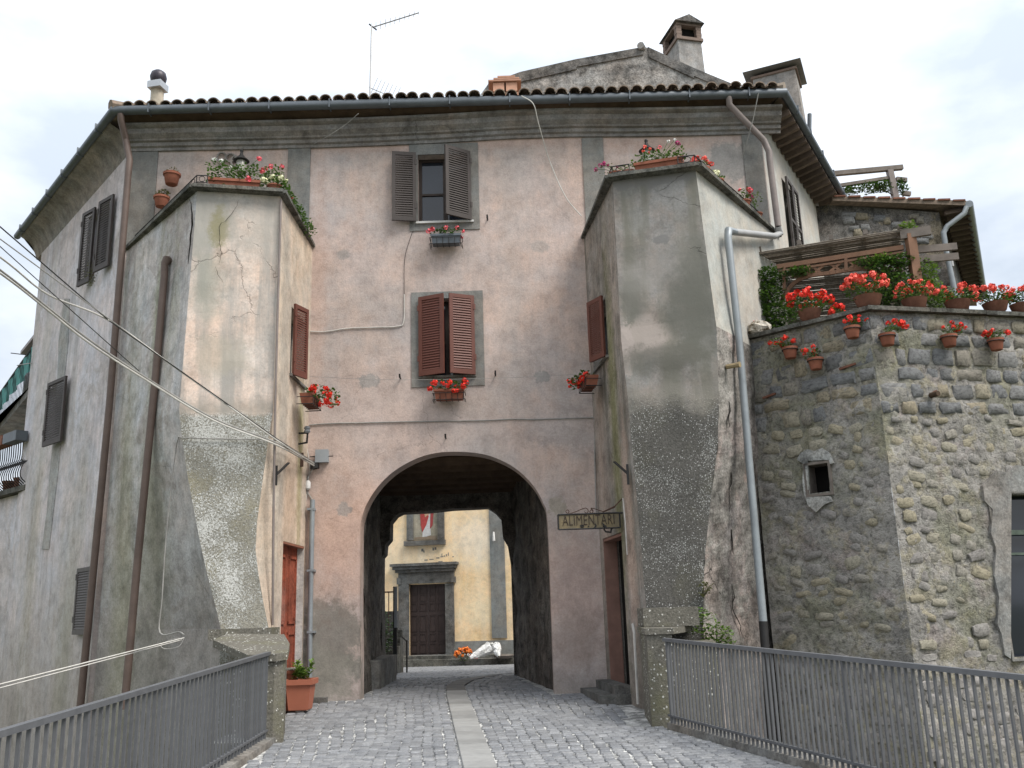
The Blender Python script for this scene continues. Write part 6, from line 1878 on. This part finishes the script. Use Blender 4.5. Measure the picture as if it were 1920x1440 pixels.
g = G(); g.tube([spx(1132,992),spx(1136,997),spx(1145,998),spx(1147,990)],.012,6); g.obj('lamp_arm', M['iron'], sign)

# ================================================================== cables, boxes, brackets
def cable(label, pts, r, mat, name='cable', cat='cable', group=None):
    o = G().tube(pts, r, 6).obj(name, M[mat], None, True); return tag(o, label, cat, group)
wl_ = lambda x,y,off=.015: on_y(x,y,YF-off)
hub = on_y(590,874,YF-.06)
k1 = on_y(522,832,11.75)          # where the bundle clears the tower arris
def air(px,py,Y): return on_y(px,py,Y)
cable('thick pale cable sagging from the street pole to the black junction by the arch', spline([air(-260,330,6.2),air(0,512,8.4),air(84,577,9.3),air(170,645,10.0),air(275,713,10.7),air(400,788,11.2),k1+Vector((0,-.05,-.03)),hub],8), .011,'cable_white')
cable('second pale cable strapped beside the sagging thick one', spline([air(-260,318,6.25),air(0,506,8.45),air(84,572,9.35),air(170,639,10.05),air(275,709,10.75),air(400,784,11.25),k1+Vector((0,-.04,.0)),hub+Vector((0,0,.02))],8), .011,'cable_grey')
cable('white cable joining the bundle at the wire knot', spline([air(-260,300,6.4),air(0,482,8.6),air(90,552,9.5),air(203,600,10.3),air(330,690,11.0),k1+Vector((0,-.03,.03)),hub+Vector((0,0,.03))],8), .010,'cable_white')
cable('thin dark cable running taut above the others', [air(-260,250,6.4),air(0,425,8.6),air(203,600,10.3),k1+Vector((0,-.02,.05)),hub+Vector((0,0,.05))], .007,'cable_black')
cable('thin grey wire crossing the brown downpipes', [air(-260,282,6.5),air(0,448,8.7),air(300,668,10.9),k1+Vector((.0,-.02,.04)),hub+Vector((.01,0,.04))], .006,'cable_grey')
cable('thin dark wire crossing behind the thick cable', [air(-260,295,6.45),air(0,462,8.7),air(260,695,10.9)], .005,'cable_black')
cable('white service wire fixed to the streaked wall above the railing', [air(-120,1312,8.0),air(0,1283,8.6),on_v(345,1196,LA,lB,.06)], .007,'cable_white')
cable('second white service wire below the first above the railing', [air(-120,1322,7.5),air(0,1290,8.5),on_v(340,1200,LA,lB,.06)], .006,'cable_white')
g = G(); a = on_v(345,1197,LA,lB,.05)
g.tube(spline([a,a+Vector((-.05,-.03,-.09)),a+Vector((-.2,-.04,-.11)),a+Vector((-.25,-.03,-.06)),a+Vector((-.1,-.03,-.0)),a],5),.005,5)
tag(g.obj('wire_loop', M['cable_grey']), 'loose loop of wire at the end of the white service wires','cable')
cable('grey cable stapled up the streaked tower face to the pebbledash', spline([on_v(345,1190,LA,lB,.04),on_v(335,1185,LA,lB,.04),on_v(300,1186,LA,lB,.05),on_v(304,1120,LA,lB,.05),on_v(312,1000,LA,lB,.03),on_v(325,880,LA,lB,.03),on_v(334,823,LA,lB,.03),on_v(345,821,lB,lC,.04),on_v(420,823,lB,lC,.04),on_v(500,824,lB,lC,.03)],5), .008,'cable_grey')
cable('white cable hanging down from the roof edge to the tower rail', spline([on_y(978,180,13.0),on_y(1000,195,12.95),on_y(1010,232,13.1),on_y(1030,300,13.45),on_y(1060,368,13.5),on_y(1090,405,13.52)],6), .009,'cable_white')
cable('thin white cable from the right end of the gutter to the wall', [on_y(1422,175,13.1),on_y(1412,225,13.2),on_y(1391,297,13.55)], .007,'cable_grey')
cable('thin grey wire rising from the pilaster to the gutter', spline([wl_(585,272),on_y(620,252,13.3),on_y(650,232,13.25),on_y(672,213,13.1)],5), .006,'cable_grey')
cable('white cable bent across the pink wall towards the middle window', spline([wl_(577,621),wl_(610,622),wl_(650,616),wl_(700,614),wl_(745,612),wl_(757,602),wl_(758,552)],5), .009,'cable_white')
cable('thin dark wire up the pink wall from the bent white cable', spline([wl_(758,552),wl_(758,500),wl_(762,470),wl_(775,430)],4), .004,'cable_black')
cable('grey stapled cable running level above the archway', [wl_(580,797)] + [wl_(600+k*40,795-k*.95+RS.uniform(-1.2,1.2)) for k in range(13)] + [wl_(1113,783), wl_(1116,800), wl_(1115,850), wl_(1117,930), wl_(1118,960)], .010,'cable_grey')
cable('fine clothes line stretched across the pink wall between the flower boxes', [wl_(582,706,.25),wl_(700,712,.25),wl_(820,712,.25),wl_(960,708,.25),wl_(1080,702,.25)], .003,'cable_grey')
cable('pale cables dropping beside the grey pipe left of the arch', spline([wl_(577,780),wl_(575,830),wl_(580,870),wl_(578,900),wl_(572,950),wl_(560,1000)],5), .007,'cable_white')
cable('dark cable from the black junction to the grey pipe', spline([hub,wl_(577,895),wl_(573,915),wl_(585,937)],5), .009,'cable_grey')
jb = wl_(590,874,.05); o = G().obox((jb.x-.05,YF-.11,jb.z-.05),(.11,0,.02),(0,.11,0),(-.01,0,.10)).obj('cable_junction', M['cable_black']); tag(o,'black cable junction lump at the corner of the pink wall','junction box')
b0 = wl_(594,868); b1 = wl_(617,845)
bx_ = thing('electric_box', ((b0.x+b1.x)/2,YF,b0.z), 'square grey electric box on the pink wall left of the arch', 'junction box')
G().box((b0.x,YF-.10,b0.z),(b1.x,YF+.005,b1.z)).obj('case', M['box_grey'], bx_)
G().box((b0.x-.006,YF-.115,b0.z-.006),(b1.x+.006,YF-.10,b1.z+.006)).obj('lid', M['box_grey'], bx_)
g = G(); g.tube([(b0.x-.10,YF-.05,(b0.z+b1.z)/2),(b1.x+.07,YF-.05,(b0.z+b1.z)/2)],.008,5); g.obj('fixing_rod', M['iron'], bx_)
p = wl_(578,910); o = G().lathe((p.x,YF-.04,p.z-.07),[(.02,0),(.04,.02),(.042,.11),(.02,.14)],10).obj('cable_joint', M['white_sill'], None, True); tag(o,'small white plastic cable joint above the grey pipe','cable joint')
# old lamp bracket on the beige tower flank
c = on_v(560,820,lP0,lP1,.0); lb_ = thing('insulator_bracket', c, 'old iron insulator bracket below the trailing geraniums', 'bracket')
g = G(); g.tube([c+Vector((-.01,0,.06)),c+Vector((.14,0,.06))],.014,6); g.tube([c+Vector((-.01,0,-.10)),c+Vector((.12,0,-.08)),c+Vector((.13,0,.10))],.014,6); g.obj('bracket', M['iron'], lb_)
g = G(); g.lathe(c+Vector((.12,0,.06)),[(.03,0),(.05,.02),(.035,.05),(.05,.07),(.03,.10)],10); g.obj('insulator', M['box_grey'], lb_, True)
c = on_v(566,862,lP0,lP1,.02); G().obox(c+Vector((-.02,-.02,-.1)),(.04,0,0),(0,.04,0),(0,0,.2)).obj('stake', M['rust'], lb_)
def strut(label, a, b, foot):
    t_ = thing('iron_bracket', a, label, 'bracket')
    G().beam(a,b,.04,.018).obj('arm', M['iron'], t_); G().beam(a+Vector((0,0,-.14)),a+Vector((0,0,.12)),.03,.02,(0,1,0)).obj('wall_plate', M['iron'], t_)
a = on_v(518,890,lP0,lP1,.02); strut('slanting iron bracket on the beige tower flank', a, on_v(541,868,lP0,lP1,.12), 0)
rP0, rP1 = (rib[0],rib[1]), (rib[0]+rU.x,rib[1]+rU.y)
a = on_v(1177,888,rP0,rP1,.02); strut('slanting iron bracket on the mossy tower flank', a, on_v(1152,866,rP0,rP1,.14), 0)
# white cable up the door side and conduit by the grocery
cable('white conduit rising from the paving beside the grocery door', [on_v(x,y,rP0,rP1,.03) for x,y in ((1196,1320),(1192,1240),(1189,1185),(1186,1170))], .016,'cable_white')
cable('grey cable bent round the doorway above the shop sign', [on_v(1176,1040,rP0,rP1,.03),on_v(1172,975,rP0,rP1,.03),on_v(1168,934,rP0,rP1,.03)], .008,'cable_white')
# hooks and nails on the facade
for i,(px,py) in enumerate(((751,710),(929,704),(914,413),(836,822))):
    a = wl_(px,py,0); g = G(); g.tube([a+Vector((0,.01,0)),a+Vector((0,-.09,0)),a+Vector((0,-.11,.05))],.012,6)
    tag(g.obj('wall_hook', M['iron']), ['short iron hook left of the middle window','short iron hook right of the middle window','small iron hook right of the top window','iron hook on the wall above the arch crown'][i],'hook')
# TV aerial
YA = 15.2
ae = thing('tv_aerial', on_y(692,195,YA), 'tall thin television aerial with a long boom on the tiled roof', 'aerial')
pa = lambda x,y,dy=0: on_y(x,y,YA+dy)
m0 = pa(692,195); m0.z = 10.0
M['alu'] = plain('aluminium',(.33,.33,.33),.2,6,.45,.5,.5)
G().tube([m0, pa(697,48)],.016,6).obj('mast', M['alu'], ae)
G().tube([pa(696,52), pa(785,24)],.012,6).obj('boom', M['alu'], ae)
for k in range(11):
    p = pa(696,52).lerp(pa(785,24),k/10); L_ = .13-.006*k
    G().tube([p+Vector((.02,-L_,.01)),p+Vector((-.02,L_,-.01))],.004,4).obj('element', M['alu'], ae)
G().tube([pa(692,45),pa(706,56)],.014,6).obj('reflector', M['iron'], ae)
G().tube([pa(692,164),pa(745,186)],.008,5).obj('lower_boom', M['alu'], ae)
for k in range(7):
    p = pa(692,164).lerp(pa(745,186),(k+1)/7.5); G().tube([p+Vector((-.12,.2,-.10)),p+Vector((.12,-.2,.10))],.004,4).obj('element', M['alu'], ae)

# ================================================================== pots on the paving by the red door
pt = on_y(563,1336,12.45); zb = road_z(12.45)+.02
pl_ = thing('planter', (pt.x,pt.y,zb), 'square terracotta plastic planter with a small glossy shrub on the paving', 'planter')
def sq(w,z): return [Vector((pt.x+x*w/2,pt.y+y*w/2,z)) for x,y in ((-1,-1),(-.8,-1.0),(.8,-1.0),(1,-1),(1,1),(.8,1.0),(-.8,1.0),(-1,1))]
g = G(); g.loft([sq(.235,zb+.02),sq(.25,zb+.03),sq(.315,zb+.33),sq(.32,zb+.335),sq(.37,zb+.335),sq(.375,zb+.40),sq(.33,zb+.40),sq(.31,zb+.35)],close=True); g.add(sq(.31,zb+.35),[tuple(range(8))]); g.add(sq(.235,zb+.02),[tuple(range(7,-1,-1))]); g.obj('pot', M['plastic_pot'], pl_)
G().box((pt.x-.05,pt.y-.05,zb-.01),(pt.x+.05,pt.y+.05,zb+.02)).obj('foot', M['white_sill'], pl_)
g = G()
for k in range(7):
    b = Vector((pt.x+RS.uniform(-.08,.08),pt.y+RS.uniform(-.08,.08),zb+.36)); tp = b+Vector((RS.uniform(-.08,.08),RS.uniform(-.08,.08),RS.uniform(.1,.26)))
    for j in range(16):
        leaf(g, b.lerp(tp,.35+.65*j/15), .075, RS, 1.2)
g.obj('foliage', M['leaf_bright'], pl_)
foliage((pt.x,pt.y,zb+.42),(.12,.12,.06),60,.06,RS,.1).obj('lower_foliage', M['leaf_dark'], pl_)
for (px,py,Y,r,h,lb) in ((545,1262,12.6,.10,.5,'tall terracotta pot standing behind the planter'),):
    a = on_y(px,py,Y); t_ = thing('terracotta_pot', (a.x,Y,road_z(Y)), lb, 'flower pot')
    G().lathe((a.x,Y,road_z(Y)+.02),pot_profile(.13,.30),16).obj('pot', M['terracotta'], t_, True)
    G().lathe((a.x,Y,road_z(Y)+.30),pot_profile(.10,.22),16).obj('upper_pot', M['terracotta'], t_, True)
    G().lathe((a.x,Y,road_z(Y)+.50),[(.085,0),(.09,.03),(.05,.05)],10).obj('pebbles', M['lichen'], t_, True)
for (x0_,y0_,w,d) in ((-2.92,13.3,.22,.16),):
    o = G().obox((x0_,y0_,road_z(13.3)-.01),(w,0,0),(0,d,0),(0,0,.09)).obj('stone_block', M['peperino']); tag(o,'low grey stone block at the foot of the grey pipe','stone')

# ================================================================== weeds on the pier of the stained tower
for (px,py,Y,n,m,lb) in ((1310,1165,11.2,70,'leaf_bright','bright weed growing from the crack at the stained tower foot'),(1345,1195,11.3,120,'leaf_bright','spreading weeds on the ledge behind the right railing'),(1322,1105,11.35,20,'leaf_dry','dry tuft in the pebbledash of the stained tower')):
    a = on_y(px,py,Y); t_ = thing('weed', a, lb, 'weed')
    foliage(a,(.22,.08,.17) if n > 30 else (.1,.05,.1),int(n*2.2),.05,RS,.0).obj('foliage', M[m], t_)
    g = G()
    for k in range(5): g.tube([a+Vector((0,.08,-.08)),a+Vector((RS.uniform(-.1,.1),-.02,RS.uniform(.0,.1)))],.004,4,False)
    g.obj('stems', M[m], t_)
# dry plant hanging under the long-wall window
a = on_v(170,515,SLA,SLB,.10); t_ = thing('dry_plant', a, 'grey dry plant hanging under the shuttered window of the long wall', 'plant')
foliage(a,(.12,.12,.22),110,.03,RS,.0).obj('foliage', M['leaf_dry'], t_); g = G(); g.tube([a+NL*(-.1)+Vector((0,0,.2)),a+Vector((0,0,-.1))],.008,5); g.obj('stem', M['timber'], t_)

# ================================================================== things beyond the archway
gt = thing('iron_gate', on_y(742,1250,20.2), 'narrow dark iron gate leaf standing open beyond the passage', 'gate')
q = lambda x,y,Y=20.2: on_y(x,y,Y)
zf = road_z(20.2)
a = q(742,1100); G().box((a.x-.05,20.15,zf),(a.x+.03,20.2,a.z)).obj('leaf', M['iron'], gt)
G().box((a.x-.02,20.10,a.z-.85),(a.x+.04,20.15,a.z)).obj('plate', M['box_grey'], gt)
st_ = thing('outdoor_stairs', on_y(728,1250,21.5), 'dark stone steps with a thin rail left of the church door', 'stairs')
for k in range(5):
    x1_ = on_y(741,1200,21.5).x
    G().box((x1_-1.4,21.5+.3*k,zf-.1),(x1_,21.8+.3*k,zf+.18*(k+1))).obj('step', M['slab'], st_)
g = G(); xa, xb = on_y(716,1110,22.4).x-.6, on_y(741,1110,22.4).x; zr_ = on_y(730,1110,22.4).z
g.box((xa,22.9,zf),(xb,23.1,on_y(730,1146,22.4).z)); g.obj('landing_wall', M['peperino'], st_)
G().tube([(xa,22.4,zr_),(xb,22.4,zr_)],.02,6).obj('handrail', M['rust'], st_)
for k in range(7): G().tube([(xa+(xb-xa)*k/6,22.4,zf+.9),(xa+(xb-xa)*k/6,22.4,zr_)],.012,5).obj('baluster', M['rust'], st_)
g = G(); a = q(760,1215,22.5); 
g.tube([(a.x,22.8,.2),(a.x,22.8,1.0)],.02,6); g.tube([(a.x-.28,22.8,1.25),(a.x+.02,22.8,.95)],.02,6); g.tube([(a.x-.25,22.8,.2),(a.x-.25,22.8,1.2)],.02,6); tag(g.obj('hand_rail', M['iron']),'short black handrail at the church steps','railing')
a = q(729,1190,21.2); t_ = thing('shrub', (a.x-.1,21.2,zf), 'dark green shrub growing beside the gate leaf beyond the passage', 'shrub')
foliage((a.x-.15,21.2,a.z),(.28,.2,.55),420,.07,RS,.0).obj('foliage', M['leaf_dark'], t_); G().tube([(a.x-.15,21.2,zf),(a.x-.15,21.2,a.z)],.03,6).obj('trunk', M['timber'], t_)
a = on_z(870,1233,ZD-.05); a.z = ZD-.11
t_ = thing('flower_wreath', a, 'round spray of orange and white flowers on the church step', 'flowers')
foliage(a+Vector((0,0,.14)),(.30,.16,.2),150,.08,RS,.1).obj('foliage', M['leaf'], t_)
pts = scatter(a+Vector((0,-.02,.14)),(.28,.16,.22),30,top=True); blossoms(pts,'orange',t_,1.6); blossoms(scatter(a+Vector((.05,-.05,.16)),(.2,.1,.12),8),'white_petal',t_,1.2); blossoms(scatter(a+Vector((0,-.05,.12)),(.2,.1,.1),5),'red',t_,1.2)
a = on_z(918,1232,ZD-.05); a.z = ZD-.11
t_ = thing('wrapped_bouquet', a, 'large bouquet wrapped in shiny white paper leaning on the church step', 'flowers')
t = NT('cellophane_paper',.25,.6); M['wrap'] = t.done(t.mix(t.ramp(t.noise(14,5,.65),[(.35,0),(.65,1)]),(.42,.42,.40),(.8,.8,.79)),t.noise(12,5,.65),1,.05)
def wrap_cone(p,q,r0,r1,name):
    g = G(); p,q = Vector(p),Vector(q); d = (q-p); n=14; rings=[]
    for k in range(9):
        f=k/8; c=p.lerp(q,f); r_=r0+(r1-r0)*f**.8; ring=[]
        s_=d.normalized().cross(Vector((0,0,1))).normalized(); t__=s_.cross(d.normalized())
        for i in range(n):
            an=2*math.pi*i/n; rr_=r_*(1+.28*mnoise.noise(Vector((i*1.7,k*.8,r1*9))))
            ring.append(c+s_*rr_*math.cos(an)+t__*rr_*math.sin(an))
        rings.append(ring)
    g.loft(rings,close=True); return g.obj(name, M['wrap'], t_)
wrap_cone(a+Vector((-.62,-.25,.06)), a+Vector((.02,0,.36)), .04,.19,'paper_cone'); wrap_cone(a+Vector((.30,-.3,.08)), a+Vector((.2,.05,.38)), .04,.18,'paper_cone')
blossoms(scatter(a+Vector((.02,-.05,.38)),(.16,.1,.1),8),'white_petal',t_,1.1); blossoms(scatter(a+Vector((-.2,-.1,.2)),(.2,.06,.05),4),'cream_petal',t_,.8); blossoms(scatter(a+Vector((-.45,-.2,.06)),(.06,.04,.03),3),'pink',t_,.8)
o = G().lathe((a.x+.45,a.y+.15,a.z-.004),[(.20,0),(.30,.05),(.34,.10),(.32,.11),(.05,.11)],18).obj('stone_bowl', M['timber_grey'], None, True); tag(o,'shallow brown bowl behind the wrapped bouquet','bowl')

# ================================================================== neighbouring balconies past the end of the long wall
nb = thing('balcony_house', (LE.x-1.5,LE.y+1.8,-6.5), 'neighbouring house with two balconies and green netting beyond the long wall', 'house')
zS = 6.5
o1, o2 = on_z(57,736,zS), on_z(-40,853,zS); i1, i2 = on_z(51,818,zS), on_z(-60,842,zS)
def ext(p,k): return p
poly = [(o1.x,o1.y),(o2.x,o2.y),(i2.x,i2.y),(i1.x,i1.y)]
G().prism(poly, zS, zS+.16).obj('balcony_slab', M['concrete'], nb)
d = (o2-o1); L_ = d.length; d.normalize()
M['netting'] = plain('green_netting',(.05,.21,.19),.25,5,.8)
g = G(); H_ = .95; nn = 26; rg = []
for k in range(nn+1):
    p = o1+d*(L_*k/nn); w_ = .03*math.sin(k*1.9)
    rg.append([p+Vector((w_,w_,zS*0+.16+.42)),p+Vector((-w_,0,.16+H_))])
g.loft(rg); g.obj('netting', M['netting'], nb)
G().tube([o1+Vector((0,0,.16+H_)),o2+Vector((0,0,.16+H_))],.025,6).obj('handrail', M['iron'], nb)
for k in range(40):
    p = o1+d*(L_*(k+.5)/40); G().tube([p+Vector((0,0,.15)),p+Vector((0,0,.16+H_))],.008,4).obj('baluster', M['iron'], nb)
p = o1+d*1.0+Vector((.2,.25,.16)); G().obox(p,(.3,.35,0),(-.3,.3,0),(0,0,.7)).obj('storage_box', M['shutter_dark'], nb)
# upper corner of its roof
e1, e2 = on_z(66,629,8.0), on_z(38,664,8.0)
G().prism([(e1.x+1.5,e1.y+.4),(e1.x,e1.y),(e2.x,e2.y),(e2.x+1.2,e2.y+2.2)], 8.0, 8.08).obj('roof_edge', M['pipe_rust'], nb)
G().prism([(e1.x+1.5,e1.y+.6),(e1.x+.15,e1.y+.4),(e2.x+.1,e2.y+.1),(e2.x+1.2,e2.y+2.2)], zS+.16, 8.0).obj('upper_wall', M['side_left'], nb)
G().tube([on_z(20,662,7.8),on_z(62,667,7.8)],.012,5).obj('line_arm', M['iron'], nb)
# lower balcony: planters, bellied bars, ledge and the wall below
zL = 4.2
l1, l2 = on_z(46,908,zL), on_z(-60,937,zL)
dl_ = (l2-l1); Ll_ = dl_.length; dl_.normalize(); outw = Vector((dl_.y,-dl_.x,0)); outw = outw if outw.y < 0 else -outw
G().prism([(l1.x+1.0,l1.y+.3),(l1.x,l1.y),(l2.x,l2.y),(l2.x+.5,l2.y+3),(l1.x+1.0,l1.y+3)], zL-.10, zL).obj('balcony_ledge', M['slab'], nb)
for k in range(26):
    p = l1+dl_*(Ll_*(k+.3)/26)-outw*.08
    G().tube(spline([p+Vector((0,0,0)),p+outw*.16+Vector((0,0,.16)),p+outw*.13+Vector((0,0,.38)),p+Vector((0,0,.55)),p+Vector((0,0,.95))],3),.011,5).obj('baluster', M['iron'], nb)
G().tube([l1-outw*.08+Vector((0,0,.95)),l2-outw*.08+Vector((0,0,.95))],.02,6).obj('handrail', M['iron'], nb)
for (f0,f1,m) in ((.02,.24,'zinc'),(.26,.60,'terracotta_old')):
    a = l1+dl_*(Ll_*f0)+Vector((0,0,.84)); G().obox(a,dl_*(Ll_*(f1-f0)),outw*.22,Vector((0,0,.19))).obj('planter_box', M[m], nb)
for f in (.3,.5): 
    a = l1+dl_*(Ll_*f)-outw*.25; G().lathe((a.x,a.y,zL),pot_profile(.13,.24),12).obj('pot', M['terracotta_old'], nb, True)
G().prism([(l1.x+1.0,l1.y+.5),(l1.x+.1,l1.y+.12),(l2.x+.1,l2.y+.12),(l2.x-3,l2.y+1.2),(l2.x-3,l2.y+4),(l1.x+1,l1.y+4)], -6.5, zL-.11).obj('wall', M['side_left'], nb)
pm = thing('balcony_aerial', l1+dl_*(Ll_*.12)-outw*.1+Vector((0,0,.95)), 'thin grey mast with small aerial rising from the lower balcony', 'aerial')
a = Vector(pm.location); G().tube([a,a+Vector((0,0,1.55))],.018,6).obj('mast', M['alu'], pm); G().tube([a+Vector((-.4,.1,1.5)),a+Vector((.15,-.05,1.52))],.01,5).obj('boom', M['alu'], pm); G().box((a.x+.0,a.y-.05,a.z+.72),(a.x+.16,a.y+.05,a.z+.86)).obj('box', M['white_sill'], pm)
